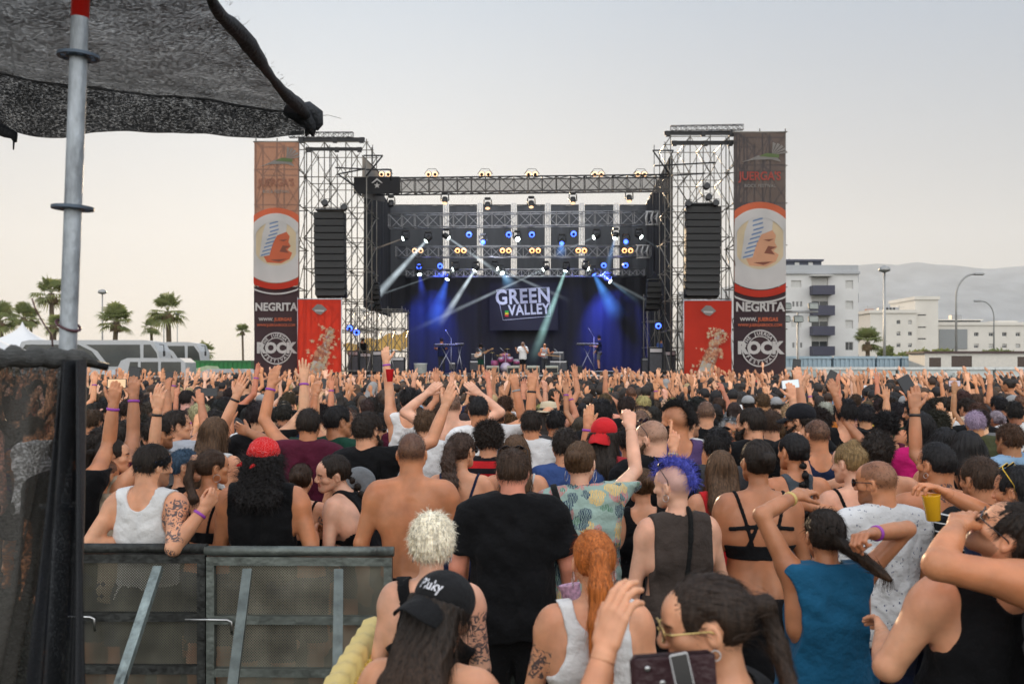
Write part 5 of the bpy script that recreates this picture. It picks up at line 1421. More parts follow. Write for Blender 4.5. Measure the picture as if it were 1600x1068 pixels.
def ringpoly(cx, cz, r0, r1, a0, a1, n=40):
    return [(cx+r1*math.cos(R(a0+(a1-a0)*i/n)), cz+r1*math.sin(R(a0+(a1-a0)*i/n))) for i in range(n+1)]+[(cx+r0*math.cos(R(a1+(a0-a1)*i/n)), cz+r0*math.sin(R(a1+(a0-a1)*i/n))) for i in range(n+1)]
def clipx(pts, lo, hi): return [(min(max(x, lo), hi), z) for x, z in pts]
F_W = fabric('print_white', (.72, .70, .68)); F_O = fabric('print_orange', (.72, .20, .10)); F_R = fabric('print_red', (.62, .06, .035)); F_P = fabric('print_peach', (.78, .45, .28)); F_Y = fabric('print_cream', (.78, .66, .46))
F_B = fabric('print_blue', (.22, .34, .55)); F_BR = fabric('print_brown', (.33, .13, .09)); F_G = fabric('print_green', (.20, .27, .12)); F_GR = fabric('print_grey', (.35, .33, .31)); F_PK = fabric('print_rose', (.50, .12, .10))
def tower_banner(pxl, pxr, ptop, pbot, Y, label, warm):
    S = Y/FPX; w_ = (pxr-pxl)*S; cx = w_/2; e = empty('stage_banner', (ledge(pxl, Y), Y, 0)); k = w_/(80*S)
    Z = lambda p: zed(p, Y)
    # cloth in two tones, sun through the upper one painted in: grey-brown above, dark brown below, slightly billowing
    def cloth(z0, z1, m, n0=10):
        V = []; nx_, nz_ = 9, 14
        for j in range(nz_+1):
            for i in range(nx_+1):
                x = w_*i/nx_; z = z0+(z1-z0)*j/nz_; V.append((x, .02*math.sin(z*2.1)+.03*math.sin(x*2.2+z*.7), z))
        return V, [(j*(nx_+1)+i, j*(nx_+1)+i+1, (j+1)*(nx_+1)+i+1, (j+1)*(nx_+1)+i) for j in range(nz_) for i in range(nx_)]
    zt, zb, zs_ = Z(ptop), Z(pbot), Z(447)
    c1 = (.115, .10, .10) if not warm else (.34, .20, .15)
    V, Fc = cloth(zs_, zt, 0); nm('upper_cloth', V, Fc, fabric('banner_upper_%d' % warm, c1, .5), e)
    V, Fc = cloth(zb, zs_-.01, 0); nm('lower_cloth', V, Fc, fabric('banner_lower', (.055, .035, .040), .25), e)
    yf = -.075
    # sketchy bird with green glasses
    mb = MB(); zc = Z(243 if not warm else 250)
    put_poly(mb, [(cx-.95*k, zc-.35), (cx-.3*k, zc-.22), (cx+.55*k, zc-.2), (cx+1.0*k, zc-.32), (cx+.75*k, zc-.02), (cx+.35*k, zc+.02), (cx-.1*k, zc-.02), (cx-.6*k, zc-.24)], yf)
    for i in range(5): a = R(18+17*i); put_poly(mb, [(cx+.55*k, zc+.02), (cx+.55*k+.75*math.cos(a)*k, zc+.02+.75*math.sin(a)*.8), (cx+.62*k+.70*math.cos(a-.12)*k, zc+.70*math.sin(a-.12)*.8)], yf)
    mb.build('bird_drawing', F_GR, e); mb = MB(); put_poly(mb, [(cx-.05*k, zc-.05), (cx+.9*k, zc-.12), (cx+.9*k, zc+.04), (cx+.3*k, zc+.1)], yf-.006); mb.build('green_glasses', F_G, e)
    mb = MB(); put_text(mb, "JUERGA'S", cx, Z(276 if not warm else 286), .56*k, yf, .025, .86); mb.build('red_lettering', F_PK if not warm else fabric('print_faint', (.42, .22, .16), .5), e)
    mb = MB(); put_text(mb, "ROCK FESTIVAL", cx, Z(291 if not warm else 300), .22*k, yf, .02, .95); mb.build('small_lettering', F_GR, e)
    # round emblem of a woman's head in a white horseshoe
    ec = Z(383); Rr = 2.0*k; lo, hi = .0, w_
    mb = MB(); put_poly(mb, clipx([(cx+Rr*1.03*math.cos(t), ec+Rr*math.sin(t)*1.02) for t in [i*math.pi/24 for i in range(48)]], lo, hi), yf); mb.build('orange_disc', F_O, e)
    mb = MB(); put_poly(mb, clipx([(cx+Rr*.76*math.cos(t), ec+.05+Rr*math.sin(t)*.76) for t in [i*math.pi/24 for i in range(48)]], lo, hi), yf-.006); mb.build('white_field', F_W, e)
    mb = MB(); put_poly(mb, clipx([(cx+Rr*.64*math.cos(t), ec+.10+Rr*math.sin(t)*.62) for t in [i*math.pi/24 for i in range(48)]], lo+.12, hi-.12), yf-.012); mb.build('cream_field', F_Y, e)
    q_ = lambda L_: [(min(max(cx+x*k*.92-.04*k, .03), w_-.03), ec+.15+z*k*.98) for x, z in L_]
    mb = MB(); put_poly(mb, q_([(-.5, -1.15), (.35, -1.2), (.85, -.95), (1.0, -.62), (.72, -.45), (.92, -.25), (.78, .0), (.86, .3), (.62, .62), (.2, .85), (-.3, .7), (-.55, .2), (-.35, -.3), (-.75, -.7)]), yf-.018); mb.build('head_profile', F_P if not warm else F_O, e)
    mb = MB(); put_poly(mb, q_([(.25, -.55), (.8, -.62), (.6, -.38), (.9, -.25), (.45, -.2)]), yf-.022); put_poly(mb, q_([(.2, .1), (.75, .14), (.5, .02)]), yf-.022); put_poly(mb, q_([(-.3, -1.0), (.7, -.95), (.2, -1.12)]), yf-.022); mb.build('brown_shading', F_BR, e)
    mb = MB(); put_poly(mb, q_([(-.95, -.85), (-.35, -.75), (-.15, -.1), (.1, .35), (.65, .55), (.7, 1.0), (.2, 1.3), (-.5, 1.15), (-.75, .5)]), yf-.026); mb.build('white_scarf', F_W, e)
    mb = MB()
    for i in range(9): z = -.8+.22*i; x = -.86+.09*i if i < 7 else -.35; put_poly(mb, q_([(x, z), (x+.52, z+.14), (x+.54, z+.22), (x+.02, z+.08)]), yf-.032)
    mb.build('blue_stripes', F_B, e)
    mb = MB(); put_poly(mb, clipx(ringpoly(cx, ec+.05, Rr*.62, Rr*.84, 28, 335), lo, hi), yf-.037); mb.build('white_horseshoe', F_W, e)
    mb = MB(); put_poly(mb, clipx(ringpoly(cx, ec+.25, Rr*.86, Rr*1.18, 202, 348), lo, hi), yf-.040); mb.build('white_crescent', F_W, e)
    mb = MB(); put_poly(mb, clipx(ringpoly(cx, ec+.25, Rr*1.20, Rr*1.36, 205, 335), lo, hi), yf-.030); mb.build('red_crescent', F_R, e)
    mb = MB(); put_poly(mb, clipx(ringpoly(cx, ec+.25, Rr*1.46, Rr*1.50, 212, 328), lo, hi), yf-.030); mb.build('thin_arc', F_W, e)
    mb = MB(); put_text(mb, 'NEGRITA', cx, Z(480), .60*k, yf, .035, .93); mb.build('name_lettering', F_W, e)
    mb = MB(); put_text(mb, 'WWW.', cx-.55*k, Z(499), .24*k, yf, .03); mb.build('web_lettering', F_W, e); mb = MB(); put_text(mb, 'JUERGAS', cx+.38*k, Z(499), .24*k, yf, .03); put_text(mb, 'WWW.JUERGASROCK.COM', cx, Z(508), .185*k, yf, .02, .9); mb.build('orange_lettering', F_O, e)
    # round rock stamp
    rc = Z(544); mb = MB(); r0 = .88*k
    put_poly(mb, ringpoly(cx, rc, r0*.93, r0, 0, 360), yf); put_poly(mb, ringpoly(cx, rc, r0*.62, r0*.67, 12, 168), yf); put_poly(mb, ringpoly(cx, rc, r0*.62, r0*.67, 192, 348), yf)
    for txt, a0, stp, sgn in (("THE JUERGA'S", 162, -13.1, 1), ('FESTIVAL', 214, 16.5, -1)):
        for i, ch in enumerate(txt):
            a = R(a0+stp*i); put_text(mb, ch, cx+r0*.80*math.cos(a), rc+r0*.80*math.sin(a), .22*k, yf, .03, rot=(a-math.pi/2) if sgn > 0 else (a+math.pi/2))
    put_text(mb, 'ROCK', cx, rc, .78*k, yf-.004, .055, .98); mb.build('rock_stamp', F_W, e)
    mb = MB(); mb.bar((-.06, .05, zt+.02), (w_+.06, .05, zt+.02), .03); mb.build('top_pole', M_STEEL, e)
    tag(e, label, 'banner')
YB = 47.8
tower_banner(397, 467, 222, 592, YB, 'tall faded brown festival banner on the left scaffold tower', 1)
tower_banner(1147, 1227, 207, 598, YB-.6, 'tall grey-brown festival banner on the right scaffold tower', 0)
def red_banner(pxl, pxr, ptop, Y, label, seed):
    S = Y/FPX; w_ = (pxr-pxl)*S; e = empty('drink_banner', (ledge(pxl, Y), Y, 0)); Z = lambda p: zed(p, Y); zt, zb = Z(ptop), Z(592); r_ = random.Random(seed); V = []; nx_, nz_ = 10, 16
    for j in range(nz_+1):
        for i in range(nx_+1): x = w_*i/nx_; z = zb+(zt-zb)*j/nz_; V.append((x, .03*math.sin(z*1.7+x)+.02*math.sin(x*4), z))
    nm('cloth', V, [(j*(nx_+1)+i, j*(nx_+1)+i+1, (j+1)*(nx_+1)+i+1, (j+1)*(nx_+1)+i) for j in range(nz_) for i in range(nx_)], fabric('banner_red', (.58, .045, .025), .35), e)
    cx = w_/2; yf = -.06
    mb = MB(); z = Z(ptop+15); put_poly(mb, [(cx-.35, z), (cx-.1, z+.24), (cx+.12, z+.22), (cx+.38, z-.02), (cx+.08, z-.26), (cx-.12, z-.2)], yf); mb.build('grey_emblem', F_GR, e)
    mb = MB(); put_poly(mb, [(cx-.22, z-.02), (cx+.26, z-.04), (cx+.2, z-.12), (cx-.2, z-.1)], yf-.006); mb.build('emblem_band', F_W, e)
    # bottle tilted across the cloth
    a, b_ = Vector((cx-.25, zb+.1)), Vector((cx+.62, zt-1.35)); d = (b_-a).normalized(); n = Vector((-d.y, d.x))
    L = (b_-a).length; pr = [(0, .34), (.38, .34), (.55, .30), (.68, .15), (.92, .13), (.93, .17), (1, .17)]
    pts = [tuple(a+d*L*t_+n*w2) for t_, w2 in pr]+[tuple(a+d*L*t_-n*w2) for t_, w2 in pr[::-1]]
    mb = MB(); put_poly(mb, pts, yf); mb.build('bottle_drawing', fabric('print_bottle', (.50, .20, .13)), e)
    q = lambda t_, w2: tuple(a+d*L*t_+n*w2)
    mb = MB(); put_poly(mb, [q(.02, .3), q(.3, .3), q(.3, -.3), q(.02, -.3)], yf-.006); mb.build('bottle_label', F_W, e)
    mb = MB(); put_poly(mb, [q(.70, .14), q(.84, .14), q(.84, -.14), q(.70, -.14)], yf-.006); mb.build('neck_label', fabric('print_pink', (.6, .2, .22)), e)
    for m_, nn, nm_ in ((F_Y, 90, 'gold_splash'), (F_P, 90, 'amber_splash'), (F_W, 24, 'white_splash')):
        mb = MB()
        for i in range(nn):
            t_ = r_.uniform(-.05, 1.0); c = a+d*L*t_+n*r_.gauss(0, .25 if m_ is not F_W else .12); s = r_.uniform(.03, .14); pk = r_.randint(5, 9); a0 = r_.uniform(0, 6)
            pts = [(min(max(c[0]+s*(1 if j % 2 else .32)*r_.uniform(.6, 1.3)*math.cos(a0+j*math.pi/pk), .05), w_-.05), max(c[1]+s*(1 if j % 2 else .32)*r_.uniform(.6, 1.3)*math.sin(a0+j*math.pi/pk), zb)) for j in range(2*pk)]
            put_poly(mb, pts, yf-.012-.0004*i)
        mb.build(nm_, m_, e)
    mb = MB(); mb.bar((0, .06, zb), (0, .06, zt+.1), .03); mb.bar((w_, .06, zb), (w_, .06, zt+.1), .03); mb.bar((0, .06, zt+.03), (w_, .06, zt+.03), .03); mb.build('banner_frame', M_ALU, e)
    tag(e, label, 'banner')
red_banner(465, 533, 468, 47.3, 'red drink banner with splashing bottle below the left loudspeaker', 3)
red_banner(1069, 1143, 470, 47.0, 'red drink banner with splashing bottle below the right loudspeaker', 4)

# scaffold towers behind the banners and round the loudspeakers
def lvl(p0, p1, n, Y): return [zed(p0+(p1-p0)*i/(n-1), Y) for i in range(n)]
ZL = [0, 2.0, 4.0, 6.0, 8.0, 10.0, 11.7, zed(221, 48)]
scaffold('scaffold_tower', (0, 48.0, 0), [ledge(x, 48) for x in (400, 433, 467)], [0, 1.8], ZL, 'outer left scaffold tower that carries the faded banner', seed=1)
scaffold('scaffold_tower', (0, 48.0, 0), [ledge(x, 48) for x in (470, 502, 536, 569)], [.8, 2.6, 4.4], [0, 2, 4, 5.5, 7, 8.5, 10, 11.5, zed(216, 48)], 'left loudspeaker scaffold tower glowing with sunlight', seed=2, r=.024)
scaffold('scaffold_tower', (0, 47.5, 0), [ledge(x, 47.5) for x in (1147, 1187, 1227)], [0, 1.8], [0, 2, 4, 6, 8, 10, 11.8, zed(206, 47.5)], 'outer right scaffold tower that carries the grey-brown banner', seed=3)
scaffold('scaffold_tower', (0, 47.6, 0), [ledge(x, 47.6) for x in (1052, 1083, 1115, 1145)], [.8, 2.6, 4.4], [0, 2, 4, 5.5, 7, 8.5, 10, 11.6, zed(207, 47.6)], 'right loudspeaker scaffold tower beside the grey-brown banner', seed=4, r=.024)

def truss(a, b, sz, m, label, name='truss', cat='truss', seg=None, r=.028):
    a = Vector(a); b = Vector(b); L = (b-a).length; d = (b-a).normalized(); e = empty(name, a); up = Vector((0, 0, 1)) if abs(d.z) < .9 else Vector((0, 1, 0)); s = d.cross(up).normalized(); u = s.cross(d)
    n = seg or max(2, round(L/sz)); h = sz/2; cs = [(-1, -1), (1, -1), (1, 1), (-1, 1)]
    for i, j in cs: mb = MB(); o = s*h*i+u*h*j; mb.bar(o, o+d*L, r, n=6); mb.build('chord', m, e)
    mb = MB()
    for q in range(4):
        o1 = s*h*cs[q][0]+u*h*cs[q][1]; o2 = s*h*cs[(q+1) % 4][0]+u*h*cs[(q+1) % 4][1]
        for k in range(n):
            p, q2 = (o1, o2) if k % 2 else (o2, o1); mb.bar(p+d*L*k/n, q2+d*L*(k+1)/n, r*.6, n=4, cap=False); mb.bar(o1+d*L*k/n, o2+d*L*k/n, r*.6, n=4, cap=False)
        mb.bar(o1+d*L, o2+d*L, r*.6, n=4, cap=False)
    mb.build('lacing', m, e); tag(e, label, cat); return e
# beams on top of the towers
def beam(px0, px1, py, Y, sz, label):
    e = empty('steel_beam', (ledge(px0, Y), Y, zed(py, Y))); w_ = ledge(px1, Y)-ledge(px0, Y); mb = MB(); t_ = .02
    mb.box((0, -sz*.4, sz/2-t_), (w_, sz*.4, sz/2)); mb.box((0, -sz*.4, -sz/2), (w_, sz*.4, -sz/2+t_)); mb.box((0, -t_, -sz/2+t_+.001), (w_, t_, sz/2-t_-.001)); mb.build('profile', M_DARKSTEEL, e)
    for q in (0.05, .55, .95): mb = MB(); mb.cbox((w_*q, 0, -sz*.2), (.2, sz*1.0, sz*1.5)); mb.build('clamp', M_DARKSTEEL, e)
    tag(e, label, 'beam')
beam(466, 570, 218, 47.9, .17, 'upper dark beam crowning the left loudspeaker tower'); beam(478, 566, 233, 48.1, .15, 'lower dark beam inside the left loudspeaker tower top')
beam(1038, 1148, 208, 47.5, .17, 'upper dark beam crowning the right loudspeaker tower'); beam(1049, 1146, 223, 47.7, .16, 'lower dark beam inside the right loudspeaker tower top')
truss((ledge(452, 49), 49, zed(211, 49)), (ledge(552, 49), 49, zed(211, 49)), .25, M_DARKSTEEL, 'thin lattice girder above the left tower beams', r=.018)
truss((ledge(1048, 49), 49, zed(201, 49)), (ledge(1161, 49), 49, zed(199, 49)), .25, M_DARKSTEEL, 'thin lattice girder above the right tower beams', r=.018)
# outriggers on the stage side of each tower
for pts, lb in (([(568, 243), (598, 243), (572, 275)], 'triangular bracket jutting right from the left tower'), ([(524, 262), (570, 264), (528, 272), (553, 290)], 'small dark bracket arm at mid height of the left tower'), ([(1051, 235), (1020, 235), (1046, 272)], 'triangular bracket jutting left from the right tower'), ([(1022, 259), (1118, 254)], 'long diagonal pole across the right tower'), ([(1050, 274), (1102, 271)], 'short pole across the right tower below the long one'), ([(572, 265), (611, 265), (611, 282)], 'hooked pole holding the left stage curtain')):
    e = empty('scaffold_bracket', P(*pts[0], 47.9)); mb = MB(); o = P(*pts[0], 47.9)
    for p, q in zip(pts[:-1], pts[1:]): mb.bar(P(*p, 47.9)-o, P(*q, 47.9)-o, .04, n=6)
    mb.build('tubes', M_DARKSTEEL, e); tag(e, lb, 'bracket')

# loudspeaker columns
M_SPK = mat('speaker_black', (.010, .010, .011), .6, var=.15, bump=.3, bscale=200); M_GRILL = mat('speaker_grille', (.02, .02, .02), .7, stretch=(1, 1, 40), var=.4, scale=3)
def array(px0, px1, p0, p1, Y, n, label, curve=.35):
    S = Y/FPX; w_ = (px1-px0)*S; e = empty('line_array', (ledge((px0+px1)/2, Y), Y, zed(p0, Y))); H = (p1-p0)*S; h = H/n
    mb = MB(); mb.bbox((0, .3, .12), (w_*.9, .6, .1), .02); mb.bar((-w_*.3, .2, .15), (0, .2, .55), .02); mb.bar((w_*.3, .2, .15), (0, .2, .55), .02); mb.build('flying_frame', M_DARKSTEEL, e)
    for i in range(n):
        q = (i+.5)/n; y = .3+curve*q*q; tl_ = R(-1-14*q*q)
        mb = MB(); mb.bbox((0, y, -h*(i+.5)), (w_, .62, h*.955), .02, (tl_, 0, 0)); c = mb.build('cabinet', M_SPK, e)
        mb = MB(); mb.cbox((0, y-.318, -h*(i+.5)), (w_*.93, .012, h*.80), (tl_, 0, 0)); mb.build('grille', M_GRILL, c)
    mb = MB(); mb.bar((0, .2, .5), (0, .2, zed(225, Y)-zed(p0, Y)), .02, n=6); mb.build('chain', M_DARKSTEEL, e)
    tag(e, label, 'loudspeaker')
array(490, 538, 331, 462, 47.6, 12, 'tall black line-array loudspeaker hanging in the left tower'); array(1073, 1127, 322, 462, 47.4, 13, 'tall black line-array loudspeaker hanging in the right tower')
array(1012, 1034, 440, 482, 51, 5, 'small curved grey line array inside the right stage wing', .9)
array(571, 592, 445, 482, 51.5, 5, 'small dim line array inside the left stage wing', .9)
for px, py, Y, lb in ((508, 318, 47.5, 'spotlight on top of the left line array'), (538, 325, 47.5, 'spotlight at the right corner of the left line array'), (1104, 292, 47.3, 'spotlight hanging high above the right line array'), (1107, 309, 47.3, 'dark hoist just above the right line array'), (1075, 319, 47.3, 'spotlight at the left corner of the right line array'), (1118, 318, 47.3, 'spotlight at the right corner of the right line array')):
    e = empty('spotlight', P(px, py, Y)); mb = MB(); mb.lathe([(.05, -.16), (.12, -.14), (.15, .0), (.16, .16), (.13, .17)], M=Matrix.Rotation(R(80), 4, 'X'), n=14); mb.build('can', M_BLACKP, e); mb = MB(); mb.tube([(-.18, 0, 0), (-.18, 0, .22), (.18, 0, .22), (.18, 0, 0)], .015, 6); mb.build('yoke', M_BLACKP, e); tag(e, lb, 'stage light')

# deck and curtains
Yf, Yb = 50.0, 60.0; DZ = zed(584, Yf)
xl, xr = ledge(535, Yf), ledge(1068, Yf)
e = empty('stage_deck', (0, Yf, 0)); mb = MB(); mb.box((xl, 0, DZ-.18), (xr, 11, DZ)); mb.build('platform', mat('deck_black', (.02, .02, .022), .45, var=.3, scale=1), e)
mb = MB(); V = []; Fq = []; n = 220
for i in range(n+1): x = xl+(xr-xl)*i/n; V += [(x, .06+.04*math.sin(i*.9), 0), (x, .06+.03*math.sin(i*.9), DZ-.19)]
nm('skirt', V, [(2*i, 2*i+2, 2*i+3, 2*i+1) for i in range(n)], M_DRAPE, e)
mb = MB(); mb.box((xl, -.03, DZ-.12), (xr, -.002, DZ-.04)); mb.build('edge_trim', M_ALU, e)
tag(e, 'black stage deck with aluminium edge', 'stage')
def curtain(name, p0, p1, z0, z1, label, n=60, amp=.07, mt=None, kind=None):
    p0 = Vector(p0); p1 = Vector(p1); d = (p1-p0); L = d.length; d.normalize(); nn = Vector((-d.y, d.x, 0)); r_ = random.Random(len(label)); V = []; rows = 12; o = p0.copy(); e = empty(name, (o.x, o.y, 0))
    ph = [r_.uniform(0, 6) for _ in range(4)]
    for j in range(rows+1):
        for i in range(n+1):
            t_ = i/n; z = z0(t_) if callable(z0) else z0; zz1 = z1(t_) if callable(z1) else z1; z = z+(zz1-z)*j/rows
            a = amp*(math.sin(t_*L*5.1+ph[0]+.2*j*.3)+.5*math.sin(t_*L*11+ph[1])); p = (p0-o)+d*L*t_+nn*a; V.append((p.x, p.y, z))
    nm('cloth', V, [(j*(n+1)+i, j*(n+1)+i+1, (j+1)*(n+1)+i+1, (j+1)*(n+1)+i) for j in range(rows) for i in range(n)], mt or M_DRAPE, e)
    mb = MB(); zt0 = (z1(0) if callable(z1) else z1)+.03; zt1 = (z1(1) if callable(z1) else z1)+.03; mb.bar((0, 0, zt0), ((p1-o).x, (p1-o).y, zt1), .03); mb.build('rail', M_DARKSTEEL, e)
    tag(e, label, 'curtain'); return e
# side walls run back in depth
XL = ledge(568, Yf); XR = ledge(1052, Yf)
curtain('stage_curtain', (XL, Yf, 0), (XL+.2, Yb-.2, 0), zed(480, Yf), lambda t_: zed(258, Yf)-.6*t_, 'tall black side curtain on the left of the stage', 80)
curtain('stage_curtain', (XR, Yf, 0), (XR-.1, Yb-.2, 0), DZ+.02, lambda t_: zed(236, Yf)-1.2*t_, 'tall black side curtain on the right of the stage', 80)
curtain('stage_curtain', (ledge(566, 49.2), 49.2, 0), (ledge(600, 50.4), 50.6, 0), zed(310, 49.5), lambda t_: zed(246+26*t_, 49.5), 'grey gauze sail at the top left stage corner', 14, .02, fabric('grey_gauze', (.25, .24, .23), .5))
gaps = [697, 750, 803, 856, 909, 963, 1015]; Yp = 59.4
edges = [606]+[v for g_ in gaps for v in (g_-4.5, g_+4.5)]+[1038]
PN = ['leftmost', 'second', 'third', 'fourth', 'fifth', 'sixth', 'seventh', 'rightmost']
M_PANEL = mat('grey_black_drape', (.085, .09, .10), .95, var=.2, scale=1, bump=.4, bscale=2, stretch=(1, 1, .2))
for i in range(8):
    a, b = edges[2*i], edges[2*i+1]
    curtain('backdrop_panel', (ledge(a, Yp), Yp, 0), (ledge(b, Yp), Yp, 0), zed(436, Yp), zed(321, Yp), '%s upper drape panel behind the lighting trusses' % PN[i], 14, .05, M_PANEL)
curtain('backdrop', (ledge(636, 59.2), 59.2, 0), (ledge(1040, 59.2), 59.2, 0), DZ+.01, zed(431, 59.2), 'wide black drape across the whole stage rear', 120, .07)
for k, g_ in enumerate(gaps): truss((ledge(g_, 59.9), 59.9, DZ), (ledge(g_, 59.9), 59.9, zed(318, 59.9)), .2, M_ALU, '%s upright lattice mast behind the drape gaps' % PN[k], 'support_mast', 'mast', seg=26, r=.015)
curtain('backdrop', (ledge(598, 59.1), 59.1, 0), (ledge(642, 59.1), 59.1, 0), zed(488, 59.1), zed(431, 59.1), 'short black drape closing the left rear corner of the stage', 20, .06)
# band banner: grey letters on black cloth
Yg = 58.6; S = Yg/FPX; e = empty('band_banner', (ledge(765, Yg), Yg, 0)); w_ = 107*S
V = []; nx_, nz_ = 12, 8; z0, z1 = zed(516, Yg), zed(434, Yg)
for j in range(nz_+1):
    for i in range(nx_+1): V.append((w_*i/nx_, .02*math.sin(i), z0+(z1-z0)*j/nz_))
nm('cloth', V, [(j*(nx_+1)+i, j*(nx_+1)+i+1, (j+1)*(nx_+1)+i+1, (j+1)*(nx_+1)+i) for j in range(nz_) for i in range(nx_)], mat('black_cloth_print', (.018, .018, .03), .9), e)
F_LET = mat('letter_grey', (.52, .54, .60), .8, var=.05); zx = lambda px: (px-765)*S
mb = MB(); put_text(mb, 'GREEN', zx(817), zed(464, Yg), 1.18, -.05, .026, .84, rot=R(3), spacing=1.08); put_text(mb, 'VALLEY', zx(826.5), zed(484, Yg), .86, -.05, .026, .80, rot=R(3), spacing=1.06); mb.build('lettering', F_LET, e)
for i, c in enumerate(((.02, .35, .05), (.6, .5, .03), (.5, .03, .03))): mb = MB(); mb.box((zx(789), -.06, zed(488+3.2*i, Yg)), (zx(794.5), -.05, zed(485+3.2*i, Yg)-.01)); mb.build('colour_bar', mat('bar%d' % i, c, .8), e)
mb = MB(); fr = [(776, 453), (858, 449), (860, 494), (786, 500)]
for i in range(4): a = fr[i]; b = fr[(i+1) % 4]; mb.bar((zx(a[0]), -.045, zed(a[1], Yg)), (zx(b[0]), -.045, zed(b[1], Yg)), .018, n=4)
mb.build('outline', F_LET, e); tag(e, 'black band banner with grey block letters behind the singer', 'banner')

# lighting trusses
Yt = 49.6
ft = truss(P(560, 292, Yt), P(1046, 286, Yt), .72, M_DARKSTEEL, 'long black front truss spanning the stage opening', r=.04)
ft.name = 'front_truss'
m_, t, bs = nodes_of('gauze'); trn = N(t, 'ShaderNodeBsdfTransparent'); ms = N(t, 'ShaderNodeMixShader'); ms.inputs[0].default_value = .42; bs.inputs['Base Color'].default_value = (.09, .08, .075, 1)
t.links.new(trn.outputs[0], ms.inputs[1]); t.links.new(bs.outputs[0], ms.inputs[2]); t.links.new(ms.outputs[0], t.nodes['Material Output'].inputs[0]); MATS['gauze'] = m_
Lf = (P(1046, 286, Yt)-P(560, 292, Yt)).length; mb = MB(); mb.box((.4, -.40, -.36), (Lf, -.395, .36)); mb.build('gauze', MATS['gauze'], ft)
mb = MB(); mb.box((-.15, -.5, -.42), (2.1, -.42, .42)); mb.build('end_cover', mat('cover_black', (.012, .012, .014), .9), ft)
mb = MB(); put_poly(mb, [(1.0+.16*(1 if i % 2 == 0 else .42)*math.sin(i*math.pi/5), -.02+.16*(1 if i % 2 == 0 else .42)*math.cos(i*math.pi/5)) for i in range(10)][::-1], -.51); put_poly(mb, [(.72, .1), (1.0, .34), (1.28, .1), (1.2, .1), (1.0, .25), (.8, .1)], -.51); mb.build('star_emblem', F_W, ft)
truss(P(608, 346, 53), P(1030, 341, 53), .70, M_ALU, 'upper silver lighting truss inside the stage'); truss(P(619, 394, 56), P(1016, 393, 56), .60, M_ALU, 'middle silver lighting truss inside the stage'); truss(P(635, 427, 58), P(1006, 426, 58), .42, M_ALU, 'lower silver lighting truss inside the stage')
for px, py, Y, lb in ((1020, 341, 52.6, 'white bracket of lamps at the right end of the upper silver truss'), (1005, 393, 55.6, 'white bracket of lamps at the right end of the middle silver truss')):
    e = empty('truss_bracket', P(px, py, Y)); 
    for k in (-1, 0, 1): mb = MB(); mb.tube([(k*.28, 0, -.32), (k*.28-.09, 0, 0), (k*.28, 0, .32)], .05, 8); mb.build('rib', mat('hinge_white', (.6, .6, .6), .5), e)
    mb = MB(); mb.bar((-.38, 0, .34), (.38, 0, .34), .04); mb.bar((-.38, 0, -.34), (.38, 0, -.34), .04); mb.build('bar', MATS['hinge_white'], e); tag(e, lb, 'bracket')

